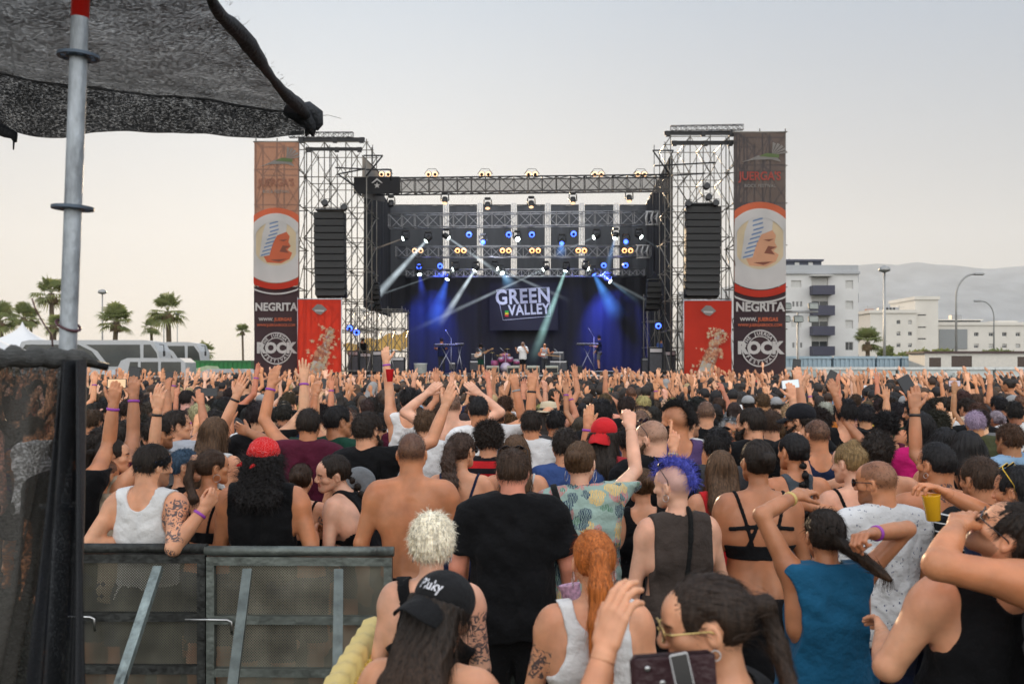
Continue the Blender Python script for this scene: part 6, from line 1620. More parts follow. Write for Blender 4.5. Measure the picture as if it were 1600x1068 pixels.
M_WARM = mat('lamp_warm', (1, .62, .3), .4, emis=(1, .42, .15), estr=3.6); M_BLUE = mat('lamp_blue', (.05, .1, 1), .4, emis=(.05, .12, 1.0), estr=5.0); M_COLD = mat('lamp_cold', (.9, 1, 1), .4, emis=(.85, 1, .92), estr=12.0)
M_AMB = mat('lamp_amber', (1, .6, .3), .4, emis=(1, .62, .35), estr=1.6)
def beam_mat(name, col, st, L, R0, R1):  # lit smoke and blue glow painted as glowing volume cones
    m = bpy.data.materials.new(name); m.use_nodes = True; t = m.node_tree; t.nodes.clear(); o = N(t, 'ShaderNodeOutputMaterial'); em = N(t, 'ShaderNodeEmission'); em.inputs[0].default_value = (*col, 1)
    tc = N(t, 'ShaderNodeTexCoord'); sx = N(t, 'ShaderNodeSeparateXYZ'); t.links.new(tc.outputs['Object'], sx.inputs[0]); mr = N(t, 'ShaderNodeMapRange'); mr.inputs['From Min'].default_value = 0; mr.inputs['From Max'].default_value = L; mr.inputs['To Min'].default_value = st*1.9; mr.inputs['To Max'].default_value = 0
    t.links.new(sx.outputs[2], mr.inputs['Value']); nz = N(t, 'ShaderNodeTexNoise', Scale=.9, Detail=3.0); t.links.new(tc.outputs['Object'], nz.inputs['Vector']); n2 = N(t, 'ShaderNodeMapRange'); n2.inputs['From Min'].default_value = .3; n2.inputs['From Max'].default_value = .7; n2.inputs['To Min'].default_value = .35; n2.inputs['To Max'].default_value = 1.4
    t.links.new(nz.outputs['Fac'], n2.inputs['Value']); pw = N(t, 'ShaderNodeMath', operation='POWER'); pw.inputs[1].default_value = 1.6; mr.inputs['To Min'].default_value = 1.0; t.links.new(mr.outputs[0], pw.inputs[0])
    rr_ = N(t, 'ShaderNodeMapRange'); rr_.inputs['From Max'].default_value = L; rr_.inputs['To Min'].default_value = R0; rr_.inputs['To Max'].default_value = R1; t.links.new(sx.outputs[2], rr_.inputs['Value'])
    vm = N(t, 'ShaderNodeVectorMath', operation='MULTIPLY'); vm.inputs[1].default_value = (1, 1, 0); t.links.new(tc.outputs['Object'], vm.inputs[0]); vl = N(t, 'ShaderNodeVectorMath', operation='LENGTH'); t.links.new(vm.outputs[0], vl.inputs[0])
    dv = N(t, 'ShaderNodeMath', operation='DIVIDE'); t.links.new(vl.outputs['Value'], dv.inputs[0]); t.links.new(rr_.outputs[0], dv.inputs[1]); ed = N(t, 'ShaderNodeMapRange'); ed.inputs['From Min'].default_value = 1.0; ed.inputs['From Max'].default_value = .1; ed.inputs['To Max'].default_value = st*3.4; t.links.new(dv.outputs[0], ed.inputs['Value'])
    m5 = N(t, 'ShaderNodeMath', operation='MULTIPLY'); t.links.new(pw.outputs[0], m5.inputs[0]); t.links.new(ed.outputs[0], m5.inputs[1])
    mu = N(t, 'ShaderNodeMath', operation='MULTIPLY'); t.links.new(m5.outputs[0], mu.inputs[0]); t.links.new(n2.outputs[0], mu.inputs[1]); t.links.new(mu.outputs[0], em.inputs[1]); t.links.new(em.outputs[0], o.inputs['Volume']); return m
BI = [0]
def moving_head(px, py, Y, label, lens=None, tgt=None, w0=2, w1=8, col=(.75, .95, .85), st=2.0, dy=-1.0, sc=1.0):
    """tgt: where the beam ends; the head looks along it"""
    if tgt is not None and col != CB and w1 < 20: tgt = (px+(tgt[0]-px)*1.45, py+(tgt[1]-py)*1.45); w1 *= 1.3; st *= .85
    o = P(px, py, Y); e = empty('moving_head', o); d = Vector((0, -.4, -1)) if tgt is None else (P(tgt[0], tgt[1], Y+dy)-o); L = d.length; d.normalize(); q = Vector((0, 0, 1)).rotation_difference(d).to_matrix().to_4x4()
    s = .17*sc
    mb = MB(); mb.bbox((0, 0, s*2.1), (s*1.9, s*1.5, s*.7), .03); mb.build('base', M_BLACKP, e)
    mb = MB(); mb.tube([(-s*1.1, 0, s*1.8), (-s*1.2, 0, 0), (-s*1.0, 0, -s*.2)], s*.18, 6); mb.tube([(s*1.1, 0, s*1.8), (s*1.2, 0, 0), (s*1.0, 0, -s*.2)], s*.18, 6); mb.build('yoke', M_BLACKP, e)
    mb = MB(); mb.lathe([(s*.3, -s*1.2), (s*.85, -s*.9), (s*.95, 0), (s*.8, s*.9), (s*.78, s*1.0)], M=q, n=14); mb.build('head', M_BLACKP, e)
    if lens: mb = MB(); mb.lathe([(s*.72, s*1.01), (s*.6, s*1.15), (.001, s*1.2)], M=q, n=14); mb.build('lens', lens, e)
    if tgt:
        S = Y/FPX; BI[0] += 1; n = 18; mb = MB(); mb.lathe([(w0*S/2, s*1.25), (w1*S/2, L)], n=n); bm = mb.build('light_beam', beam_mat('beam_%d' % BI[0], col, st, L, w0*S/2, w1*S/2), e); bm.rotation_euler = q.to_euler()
    tag(e, label, 'stage light')
def par(px, py, Y, label, lens, sc=1.0, pair=False):
    e = empty('par_lamp', P(px, py, Y)); s = .13*sc
    for k in ((-1, 1) if pair else (0,)):
        mb = MB(); mb.lathe([(s*.5, .2), (s*1.0, .1), (s*1.05, -.1), (s*.95, -.1)], c=(k*s*1.15, 0, 0), M=Matrix.Rotation(R(-90), 4, 'X')@Matrix.Rotation(R(180), 4, 'X')@Matrix.Rotation(R(15), 4, 'X'), n=14); mb.build('can', M_BLACKP, e)
        mb = MB(); mb.lathe([(s*.93, 0), (s*.8, .03), (.001, .045)], c=(k*s*1.15, -.15, -.03), M=Matrix.Rotation(R(105), 4, 'X'), n=14); mb.build('lens', lens, e)
    mb = MB(); mb.tube([(-s*1.3*(2 if pair else 1), 0, 0), (-s*1.3, 0, s*1.8), (s*1.3, 0, s*1.8), (s*1.3*(2 if pair else 1), 0, 0)], .015, 5); mb.build('yoke', M_BLACKP, e); tag(e, label, 'stage light')
TN = ['left-hand', 'second', 'third', 'fourth', 'fifth', 'right-hand', 'seventh']
for k, px in enumerate((602, 675, 758, 831, 934, 1001)): par(px, 272 if px > 610 else 272, 49.4, '%s twin amber lamp standing on top of the front truss' % TN[k], M_AMB, 1.1, True)
for k, (px, py) in enumerate(((695, 313), (762, 321), (830, 319), (895, 313), (983, 310), (611, 318))): moving_head(px, py, 49.4, '%s moving head under the front truss' % ['first', 'second', 'third', 'fourth', 'fifth', 'leftmost'][k], M_AMB if k < 5 else None, sc=.95)
for k, px in enumerate((653, 720, 790, 836, 908, 980)): par(px, 391, 55.5, '%s twin warm blinder on the middle silver truss' % TN[k], M_WARM if k > 0 else M_AMB, 1.15, True)
for px, py, Y, lb in ((733, 366, 52.8, 'blue lamp under the upper truss, left of centre'), (795, 366, 52.8, 'blue lamp under the upper truss at centre'), (831, 366, 52.8, 'blue lamp under the upper truss, first right of centre'), (896, 365, 52.8, 'blue lamp under the upper truss, right of centre'), (655, 416, 57.7, 'blue lamp at the left of the lower truss'), (688, 415, 57.7, 'second blue lamp of the lower truss'), (943, 414, 57.7, 'blue lamp on the right part of the lower truss'), (977, 414, 57.7, 'rightmost blue lamp of the lower truss'), (1028, 508, 50.6, 'blue lamp on the stand in the right wing'), (547, 512, 50.6, 'blue lamp in the left wing'), (558, 518, 50.6, 'second blue lamp in the left wing')): par(px, py, Y, lb, M_BLUE, 1.25)
CW = (.80, .93, 1.0); CB = (.10, .35, 1.0)
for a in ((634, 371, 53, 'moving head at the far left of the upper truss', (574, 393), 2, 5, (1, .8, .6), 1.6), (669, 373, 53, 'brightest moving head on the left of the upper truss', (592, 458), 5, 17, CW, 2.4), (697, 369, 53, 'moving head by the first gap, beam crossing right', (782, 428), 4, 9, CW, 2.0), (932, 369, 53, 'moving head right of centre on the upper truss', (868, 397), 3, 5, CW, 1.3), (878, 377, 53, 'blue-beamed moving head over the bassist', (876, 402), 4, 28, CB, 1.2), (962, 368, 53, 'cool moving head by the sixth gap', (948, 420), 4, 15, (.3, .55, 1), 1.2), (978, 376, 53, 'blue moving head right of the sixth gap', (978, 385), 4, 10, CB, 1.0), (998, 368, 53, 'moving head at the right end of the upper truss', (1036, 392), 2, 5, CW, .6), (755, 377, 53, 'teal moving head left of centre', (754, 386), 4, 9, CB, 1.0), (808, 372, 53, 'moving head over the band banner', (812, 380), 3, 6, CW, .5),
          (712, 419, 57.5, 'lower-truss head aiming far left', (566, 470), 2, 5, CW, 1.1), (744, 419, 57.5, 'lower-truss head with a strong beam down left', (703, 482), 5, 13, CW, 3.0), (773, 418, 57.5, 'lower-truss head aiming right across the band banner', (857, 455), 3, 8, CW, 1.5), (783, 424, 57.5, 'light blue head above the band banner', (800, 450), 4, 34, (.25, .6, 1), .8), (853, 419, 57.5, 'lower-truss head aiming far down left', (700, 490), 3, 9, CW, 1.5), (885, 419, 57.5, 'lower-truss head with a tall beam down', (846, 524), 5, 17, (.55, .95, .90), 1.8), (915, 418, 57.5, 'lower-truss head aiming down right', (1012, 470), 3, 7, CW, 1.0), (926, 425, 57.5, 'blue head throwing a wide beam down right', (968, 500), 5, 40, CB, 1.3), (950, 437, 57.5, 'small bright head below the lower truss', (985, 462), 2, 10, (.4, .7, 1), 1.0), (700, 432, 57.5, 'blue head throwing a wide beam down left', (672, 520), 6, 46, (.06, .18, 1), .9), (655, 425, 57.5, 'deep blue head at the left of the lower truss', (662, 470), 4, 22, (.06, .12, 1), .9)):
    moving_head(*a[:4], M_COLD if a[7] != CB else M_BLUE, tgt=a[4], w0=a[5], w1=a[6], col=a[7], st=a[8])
def lamp_spot(px, py, Y, tx, ty, TY, col, en, ang):
    ld = bpy.data.lights.new('stage_wash', 'SPOT'); ld.energy = en; ld.color = col; ld.spot_size = R(ang); ld.spot_blend = .8; ld.shadow_soft_size = .2
    o = link(bpy.data.objects.new('stage_wash', ld)); o.location = P(px, py, Y); o.rotation_euler = (P(tx, ty, TY)-P(px, py, Y)).to_track_quat('-Z', 'Y').to_euler()
for a in ((640, 400, 55, 800, 560, 59.2, (.22, .22, 1), 700, 75), (1000, 400, 55, 820, 560, 59.2, (.22, .25, 1), 700, 75), (690, 412, 57, 670, 520, 59.2, (.04, .10, 1), 4000, 62), (940, 412, 57, 960, 520, 59.2, (.06, .10, 1), 6500, 62), (800, 375, 53, 817, 560, 52.5, (.7, .8, 1), 3500, 34), (760, 375, 53, 750, 570, 52, (.4, .45, 1), 1800, 30), (890, 375, 53, 860, 570, 52, (.5, .8, 1), 1300, 30), (690, 375, 53, 692, 560, 53, (.1, .15, 1), 2500, 28), (960, 375, 53, 938, 560, 53, (.2, .2, 1), 3000, 28), (720, 330, 50.5, 817, 470, 58.6, (.75, .8, 1), 2500, 24)): lamp_spot(*a)
# ------------------------------------------------------------------ the band and what stands on the stage
def player(pxx, topy, Y, label, feet=None, **sp):
    sp.setdefault('lod', 2); sp['shoes'] = sp.get('shoes', 'black'); b, K, hp = build_person(sp); z0 = DZ if feet is None else feet
    zt = zed(topy, Y); s = (zt-z0)/head_top(K, sp); s = min(max(s, .9), 1.1); b.scale = (s, s, s); b.location = (ledge(pxx, Y), Y, z0); tag(b, label, 'person'); return b, K, [Vector(h)*s+b.location for h in hp]
def gear(name, cat, label, loc): e = empty(name, loc); tag(e, label, cat); return e
def amp(px, py0, py1, w_, Y, label, mt=None, name='amplifier'):
    e = gear(name, 'amplifier' if name == 'amplifier' else name.replace('_', ' '), label, (ledge(px, Y), Y, DZ)); h = zed(py0, Y)-zed(py1, Y); z0 = zed(py1, Y)-DZ; z0 = max(z0, .0); w_ = w_*Y/FPX
    mb = MB(); mb.bbox((0, 0, z0+h/2), (w_, .5, h), .03); mb.build('cabinet', mt or M_SPK, e); mb = MB(); mb.box((-w_*.44, -.262, z0+h*.08), (w_*.44, -.252, z0+h*.76)); mb.build('grille', mat('amp_grille', (.09, .09, .10), .8, var=.2), e)
    mb = MB(); mb.box((-w_*.42, -.262, z0+h*.82), (w_*.42, -.252, z0+h*.95)); mb.build('control_panel', M_ALU, e); return e
def keyboard(px, py, w_, Y, label):
    e = gear('keyboard', 'keyboard', label, (ledge(px, Y), Y, DZ)); z = zed(py, Y)-DZ; w_ = w_*Y/FPX
    mb = MB(); mb.bbox((0, 0, z), (w_, .32, .10), .02); mb.build('case', M_BLACKP, e); mb = MB(); mb.box((-w_*.46, -.15, z+.052), (w_*.46, 0, z+.068)); mb.build('white_keys', mat('keys', (.75, .75, .78), .4), e)
    mb = MB()
    for i in range(20): mb.box((-w_*.44+i*w_*.044, -.09, z+.07), (-w_*.43+i*w_*.044, 0, z+.085))
    mb.build('black_keys', M_BLACKP, e)
    for g in (-1, 1): mb = MB(); mb.bar((g*w_*.4, -.2, 0), (-g*w_*.2, .1, z-.06), .018); mb.build('stand_leg', M_ALU, e)
def guitar(c, d, label, col, bass=False):
    """c body centre, d neck direction"""
    e = gear('guitar', 'guitar', label, c); d = Vector(d).normalized(); q = Matrix((d, Vector((0, -1, 0)).cross(d)*-1, Vector((0, -1, 0)))).transposed().to_4x4()
    pts = []
    for i in range(36):
        a = i*math.pi/18; r_ = .17+.035*math.cos(2*a)-.03*(math.cos(a) > .8)*1; pts.append((r_*1.15*math.cos(a)-.05, r_*.92*math.sin(a)+(0 if abs(math.cos(a)) > .3 else -.02*math.copysign(1, math.sin(a)))))
    mb = MB(); mb.prism(pts, q@Matrix.Translation((0, 0, .0)), .045); mb.build('body', mat('guitar_%d' % int(col[0]*100), col, .25, var=.1), e)
    mb = MB(); mb.prism([(-.12, -.06), (.12, -.07), (.1, .05), (-.1, .06)], q@Matrix.Translation((0, 0, .046)), .004); mb.build('pickguard', mat('pickguard', (.7, .7, .68), .4), e)
    L = .72 if bass else .60; mb = MB(); mb.prism([(.12, -.03), (L, -.022), (L, .022), (.12, .03)], q@Matrix.Translation((0, 0, .03)), .028); mb.build('neck', mat('maple', (.35, .2, .09), .5), e)
    mb = MB(); mb.prism([(L, -.022), (L+.17, -.045), (L+.2, .01), (L+.15, .05), (L, .022)], q@Matrix.Translation((0, 0, .03)), .02); mb.build('headstock', mat('maple', (.35, .2, .09)), e); return e
player(690, 524, 54, 'keyboard player in dark clothes at the left keyboard', yaw=186, hair='short', top='tee', topc='navy', bottom='jeans', botc='dgrey', arms=(A((.2, -.5, -.9), (.1, -.9, .1)), A((-.2, -.5, -.9), (-.1, -.9, .1))))
keyboard(697, 539, 38, 53.3, 'long keyboard at the left of the stage'); keyboard(718, 538, 14, 53.6, 'small second keyboard beside the left one')
b, K, hp = player(751, 541, 52, 'guitarist in dark top and green shorts holding a pale guitar', yaw=200, hair='longcurly', hlen=.0, top='tee', topc='dgrey', bottom='shorts', botc='green', skin='light', arms=(A((.25, -.4, -.85), (.5, -.5, .35), 'grip'), A((-.25, -.1, -1), (.3, -.9, .1), 'grip')))
guitar((ledge(750, 52)-.02, 51.72, DZ+1.02), (1, -.05, .42), 'pale wooden guitar of the left guitarist', (.62, .42, .30))
b, K, hp = player(817, 534, 51.5, 'singer in a white shirt with long hair holding a microphone', yaw=176, hair='long', hairc='chest', hcol=(.25, .15, .10), hlen=.12, top='looset', topc='white', bottom='shorts', botc='black', skin='light', arms=(A((.25, -.3, -.9), (-.5, -.3, .9), 'grip'), A((-.35, -.1, -.8), (-.2, -.6, .5), 'relax')), shoes='white')
e = gear('microphone', 'microphone', 'microphone held by the singer', hp[0]); mb = MB(); mb.bar((0, 0, -.1), (0, -.03, .06), .014, .02); mb.build('handle', M_BLACKP, e); mb = MB(); mb.lathe([(.01, .06), (.03, .08), (.03, .11), (.01, .125)], c=(0, -.03, 0), n=12); mb.build('head', M_ALU, e)
b, K, hp = player(851, 538, 51.6, 'bassist in a pale headscarf and light vest, playing a red-brown bass', yaw=184, hair='bald', top='tank', topc='grey', tcol=(.3, .3, .33), bottom='jeans', botc='dgrey', skin='tan', arms=(A((.25, -.3, -.9), (.45, -.7, .15), 'grip'), A((-.25, -.1, -1), (.3, -.9, .1), 'grip')), acc=(('headband', M_CLOTH),))
guitar((ledge(850, 51.6)-.05, 51.3, DZ+1.0), (1, -.05, -.12), 'red-brown bass guitar of the bassist', (.38, .10, .05), True)
player(936, 520, 54, 'tall keyboard player in grey shorts at the right, side on', yaw=80, hair='short', top='tee', topc='navy', bottom='shorts', botc='grey', skin='light', arms=(A((-.3, 0, -.9), (-.9, 0, .2)), A((-.1, 0, -1), (-.6, 0, -.7))), feet=DZ+.16)
keyboard(918, 538, 36, 53.4, 'long keyboard at the right of the stage')
e = gear('riser', 'riser', 'low black riser under the right keyboard player', (ledge(930, 54), 54, DZ)); mb = MB(); mb.bbox((0, 0, .08), (1.9, 1.2, .15), .01); mb.build('platform', M_SPK, e); mb = MB(); mb.box((-.95, -.61, .12), (.95, -.602, .15)); mb.build('edge', M_ALU, e)
player(789, 545, 56, 'drummer seated behind the pink-coloured drum kit', yaw=180, hair='mess', top='tank', topc='red', tcol=(.4, .12, .2), bottom='shorts', botc='black', skin='light', arms=(A((.4, -.5, -.5), (-.1, -.8, .4), 'fist'), A((-.4, -.5, -.5), (.1, -.8, .4), 'fist')), feet=DZ-.25)
e = gear('drum_kit', 'drum kit', 'drum kit with pink stage light in its colour, between guitarist and singer', (ledge(790, 55.2), 55.2, DZ)); M_DRUM = mat('drum_shell', (.45, .10, .22), .3); M_SKIN2 = mat('drum_head', (.7, .6, .65), .5); M_CYM = mat('cymbal', (.6, .45, .2), .25, 1.0)  # pink stage light is put into the shell and skin colours
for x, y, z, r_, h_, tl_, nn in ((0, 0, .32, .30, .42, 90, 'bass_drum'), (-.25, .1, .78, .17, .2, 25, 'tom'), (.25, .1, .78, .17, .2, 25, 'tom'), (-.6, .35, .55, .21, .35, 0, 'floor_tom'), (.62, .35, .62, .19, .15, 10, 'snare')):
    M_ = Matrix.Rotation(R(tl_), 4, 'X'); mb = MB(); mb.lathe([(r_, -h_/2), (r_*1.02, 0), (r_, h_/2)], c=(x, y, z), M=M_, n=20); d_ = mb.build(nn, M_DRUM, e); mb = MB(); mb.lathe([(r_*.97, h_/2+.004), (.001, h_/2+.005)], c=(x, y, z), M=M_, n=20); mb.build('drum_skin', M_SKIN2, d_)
for x, z in ((-.75, 1.15), (.75, 1.2), (0.1, 1.35), (-.45, 1.0)): mb = MB(); mb.lathe([(.24, 0), (.1, .02), (.02, .05)], c=(x, .25, z), n=20); c_ = mb.build('cymbal', M_CYM, e); mb = MB(); mb.bar((x, .25, 0), (x, .25, z), .012); mb.build('stand', M_ALU, c_)
amp(872, 549, 562, 18, 54.5, 'light guitar amplifier behind the bassist, on a flight case', mat('amp_grey', (.12, .12, .13), .6)); amp(872, 563, 581, 30, 53.8, 'wide black flight case with silver edges right of the bassist', name='flight_case')
amp(741, 552, 562, 10, 55.5, 'small guitar amplifier left of the guitarist'); amp(741, 563, 580, 14, 55.2, 'tall speaker cabinet left of the guitarist'); amp(806, 560, 580, 10, 56.5, 'black cabinet behind the singer')
amp(707, 566, 578, 10, 53.5, 'small black stage box near the left keyboard', name='stage_box')
def monitor(px, Y, label, mt):
    e = gear('stage_monitor', 'stage monitor', label, (ledge(px, Y), Y, DZ)); mb = MB(); M_ = Matrix(((0, 0, 1, 0), (1, 0, 0, 0), (0, 1, 0, 0), (0, 0, 0, 1)))
    mb.prism([(-.24, 0), (.22, 0), (.26, .12), (.02, .42), (-.22, .36)], Matrix.Translation((-.32, 0, 0))@M_, .64); mb.build('cabinet', mt, e); mb = MB(); mb.box((-.28, -.262, .05), (.28, -.25, .30)); mb.build('grille', M_GRILL, e)
M_MON = mat('monitor_beige', (.34, .32, .25), .7)
monitor(770, 50.7, 'beige floor monitor in front of the guitarist', M_MON); monitor(802, 50.7, 'beige floor monitor left of the singer', M_MON); monitor(833, 50.7, 'beige floor monitor right of the singer', M_MON); monitor(862, 50.7, 'beige floor monitor in front of the bassist', M_MON); monitor(900, 50.8, 'black floor monitor by the right keyboard', M_SPK)
e = gear('plastic_drum', 'drum bin', 'white plastic bin at the left front of the stage', (ledge(657, 50.7), 50.7, DZ)); mb = MB(); mb.lathe([(.28, 0), (.31, .02), (.33, .48), (.35, .5), (.35, .54), (.3, .54)], n=20); mb.build('shell', mat('bin_white', (.6, .62, .58), .5), e)
for px, py, Y, lb in ((757, 545, 51, 'microphone stand of the guitarist'), (790, 543, 55, 'overhead microphone stand above the drums'), (875, 545, 51, 'microphone stand by the bassist'), (928, 512, 53.2, 'boom stand at the right keyboard'), (705, 515, 53.2, 'boom stand at the left keyboard')):
    e = gear('microphone_stand', 'microphone stand', lb, (ledge(px, Y), Y, DZ)); h = zed(py, Y)-DZ; mb = MB(); mb.bar((0, 0, 0), (0, 0, h*.8), .014); mb.bar((0, 0, h*.8), (-.3, -.1, h), .012)
    for k in range(3): mb.bar((0, 0, .12), (.25*math.cos(k*2.1), .25*math.sin(k*2.1), 0), .012)
    mb.build('stand', M_ALU, e); mb = MB(); mb.lathe([(.015, -.04), (.03, 0), (.015, .04)], c=(-.32, -.1, h), n=10); mb.build('microphone', M_BLACKP, e)
# wings
for i, (px, py0, py1, w_, Y, lb) in enumerate(((553, 548, 584, 16, 51, 'black rack stack nearest the left red banner'), (572, 552, 585, 18, 51.5, 'second black rack in the left wing'), (590, 548, 584, 14, 52, 'monitor desk case in the left wing'), (622, 558, 584, 22, 52, 'wide black case left of the stage opening'), (1024, 545, 586, 22, 51, 'tall black rack in the right wing'), (1045, 552, 588, 20, 50.6, 'black rack beside the right red banner'), (1008, 560, 585, 12, 53, 'low black case at the edge of the right wing'))):
    amp(px, py0, py1, w_, Y, lb, name='equipment_rack')
scaffold('wing_scaffold', (0, 52.5, 0), [ledge(x, 52.5) for x in (540, 562, 584, 606, 628)], [0, 1.6, 3.2], [DZ, DZ+1.2, DZ+2.4, DZ+3.4], 'low backlit scaffold in the left stage wing', r=.022)
scaffold('wing_scaffold', (0, 53, 0), [ledge(x, 53) for x in (1012, 1030, 1048, 1066)], [0, 1.6], [DZ, DZ+1.4, DZ+2.8, DZ+4.2], 'low scaffold in the right stage wing', r=.022)
e = gear('tripod', 'tripod', 'pale tripod stand in the left wing', (ledge(607, 51), 51, DZ)); mb = MB()
for k in range(3): mb.bar((0, 0, 1.15), (.42*math.cos(k*2.1+.3), .42*math.sin(k*2.1+.3), 0), .02)
mb.cbox((0, 0, 1.17), (.3, .2, .05)); mb.build('legs', M_ALU, e)
player(566, 527, 53, 'stagehand in black standing in the left wing', yaw=210, hair='short', top='tee', topc='black', bottom='jeans', botc='black', skin='tan', feet=DZ)
player(1034, 522, 53, 'technician in a blue shirt in the right wing', yaw=150, hair='short', top='tee', topc='blue', bottom='jeans', botc='black', skin='tan', feet=DZ)
# tarpaulin canopy behind the left wing, golden sunlight put into its colour
e = gear('backstage_tarpaulin', 'tarpaulin', 'sunlit golden tarpaulin roof behind the left wing', (ledge(560, 60), 60, 0)); V = []; n = 24
for j in range(9):
    for i in range(n+1): V.append((-1+i*.22, j*.55, zed(540-i*1.3, 60)+.12*math.sin(i*1.1+j)-.1*j))
nm('sheet', V, [(j*(n+1)+i, j*(n+1)+i+1, (j+1)*(n+1)+i+1, (j+1)*(n+1)+i) for j in range(8) for i in range(n)], fabric('sunlit_gold_tarp', (.70, .45, .14), .6), e)
for x in (-.8, 4): mb = MB(); mb.bar((x, .1, 0), (x, .1, zed(535, 60)), .04); mb.build('pole', M_STEEL, e)
# crowd barrier in front of the stage
e = empty('stage_barrier', (0, 47.6, 0)); x0, x1 = ledge(540, 47.6), ledge(1060, 47.6)
mb = MB(); mb.box((x0, -.05, 1.38), (x1, .05, 1.46)); mb.build('top_rail', M_ALU, e); mb = MB(); mb.box((x0, -.01, .1), (x1, .01, 1.379)); mb.build('panel', mat('barrier_grey', (.3, .3, .3), .5, .4), e); tag(e, 'grey metal stage barrier behind the front row hands', 'barrier')
# ------------------------------------------------------------------ the people one can tell apart
HEROES = []; OCC = []
def hero(pxx, topy, d, short, label, cat='person', sc=None, **sp):
    sp.setdefault('lod', 0 if d < 4.6 else (1 if d < 9 else 2)); sp.setdefault('hair', 'short'); sp['seed'] = len(HEROES)+3
    b, K, hp = build_person(sp)
    H = CAMZ-(topy-HZ)/FPX*d
    s = sc or H/head_top(K, sp)
    b.scale = (s, s, s); x = (pxx-800)/FPX*d
    off = K['hc']*s
    b.location = (x-off[0], d-off[1]*.0, 0)
    tag(b, label, cat)
    hw = [Vector(h)*s+b.location for h in hp]
    HEROES.append((short, x, d, b)); OCC.append((b.location[0], d))
    if s < .84 or s > 1.14: print('SCALE', short, round(s, 3))
    return b, K, hw
def joint(K, b, side, j): return Vector(K['arm'][side][j])*b.scale[0]+b.location
PURP = (.30, .05, .38); PBAND = ('wristR', PURP); PBANDL = ('wristL', PURP); DARKB = (.015, .012, .012)

# --- nearest row
capb, K, _ = hero(690, 893, 2.62, 'woman in the black cap', 'long-haired woman in a backward black lettered cap, nearest at bottom centre', sex='f', yaw=-18, head=(-32, -24, 6), hair='long', hairc='dark', hlen=.26,
     top='racer', topc='black', arms=(A((-.3, .2, -1), (.2, .8, -.3)), A((.3, .3, -.9), (-.3, .8, .1))), acc=(('capback', (.013, .013, .014)),), skin='light', tips=(2.2, 1.6, 1.1), front=0)
CAP_K = K; CAP_B = capb
b, K, hw = hero(675, 797, 3.62, 'white-blonde woman', 'short-haired white-blonde woman in a black tank top with tattooed arm', sex='f', yaw=-6, hair='pixie', hairc='white', top='tank', topc='black', arms=(A((-.22, .05, -1), (.1, .35, -.9)), A((.16, .0, -1), (-.5, .5, .45), 'grip', (-.6, .3, .6))),
     tattoo=(('R', .2, .9), ('T', (-.06, -.1, 1.36), .06)), acc=(('hoop', .02),), skin='fair', bottom='shorts', botc='black', nape=-.075)
phone(hw[1]+Vector((0, .0, .02)), (.3, -.8, .5), (.5, .2, 1), 'black smartphone held by the white-blonde woman', screen=None)
b, K, hw = hero(928, 825, 3.3, 'red-haired woman', 'woman with a long straight copper-red ponytail and white tank top', sex='f', yaw=4, head=(4, -4, 0), hair='pony', hairc='ginger', plen=.60, pw=1.5, top='tank', topc='white', arms=(A((-.25, .1, -1), (.25, .8, .45), 'grip', (1, .2, 0)), A((.22, .0, -1), (.0, .35, -.9))),
     tattoo=(('L', .35, .75),), acc=(('hoop', .028), ('scrunchie', ((0, -.128, .034), .024, (.01, .01, .01)))), skin='light', tight=1)
M_CLEAR = mat('clear_plastic', (.8, .82, .85), .12, trans=.75, var=.03)
M_BEER = mat('beer', (.85, .45, .02), .15, var=.04); M_RCUP = mat('red_cup', (.62, .015, .02), .4, var=.05); M_PCUP = mat('printed_cup', (.5, .3, .42), .4, var=.6, scale=70)
cup(P(898, 958, 3.55), (-.18, .1, 1), 'clear cup with a pink and white print held by the red-haired woman', M_PCUP, None, .105, .03, .038)
b, K, hw = hero(1104, 893, 2.15, 'brunette in gold sunglasses', 'laughing brunette in gold-rimmed sunglasses, in profile at the bottom, hand raised', sex='f', yaw=62, head=(88, -8, 0), hair='pony', hairc='dark', plen=.1, pw=.8, hcol=(.03, .018, .012), top='tee', topc='black', lean=(0, 4),
     arms=(A((-.90, -.02, -.22), (.30, .25, .95), 'relax', (.6, .6, 0)), A((-.3, .6, -.8), (-.8, .2, .2))), acc=(('shades', 'gold'), ('hoop', .012)), skin='light', tips=(1.5, 1.2, 1.0))
# clutch bag with studs, and a phone tucked in its flap
e = empty('clutch_bag', P(1052, 1062, 2.0)); mb = MB(); mb.bbox((0, 0, 0), (.17, .025, .11), .01, (0, R(-4), 0)); mb.build('bag_body', mat('brown_leather', (.045, .018, .022), .45, bump=.4), e)
mb = MB(); mb.bbox((0, -.017, .02), (.165, .008, .07), .004, (0, R(-4), 0)); mb.build('flap', MATS['brown_leather'], e)
for i in range(3):
    mb = MB(); mb.lathe([(.006, 0), (.0055, .003), (.003, .004), (.001, .004)], c=(-.055+.03*i, -.022, .03-.028*(i % 2)), M=Matrix.Rotation(R(90), 4, 'X'), n=12); mb.build('stud', M_METAL, e)
tag(e, 'dark brown studded clutch bag held by the brunette in gold sunglasses', 'bag')
phone(P(1066, 1050, 1.93), (0, -1, .15), (-.2, 0, 1), 'white-framed phone held in front of the brown clutch bag', case=(.6, .6, .6), screen=None, sc=.5)

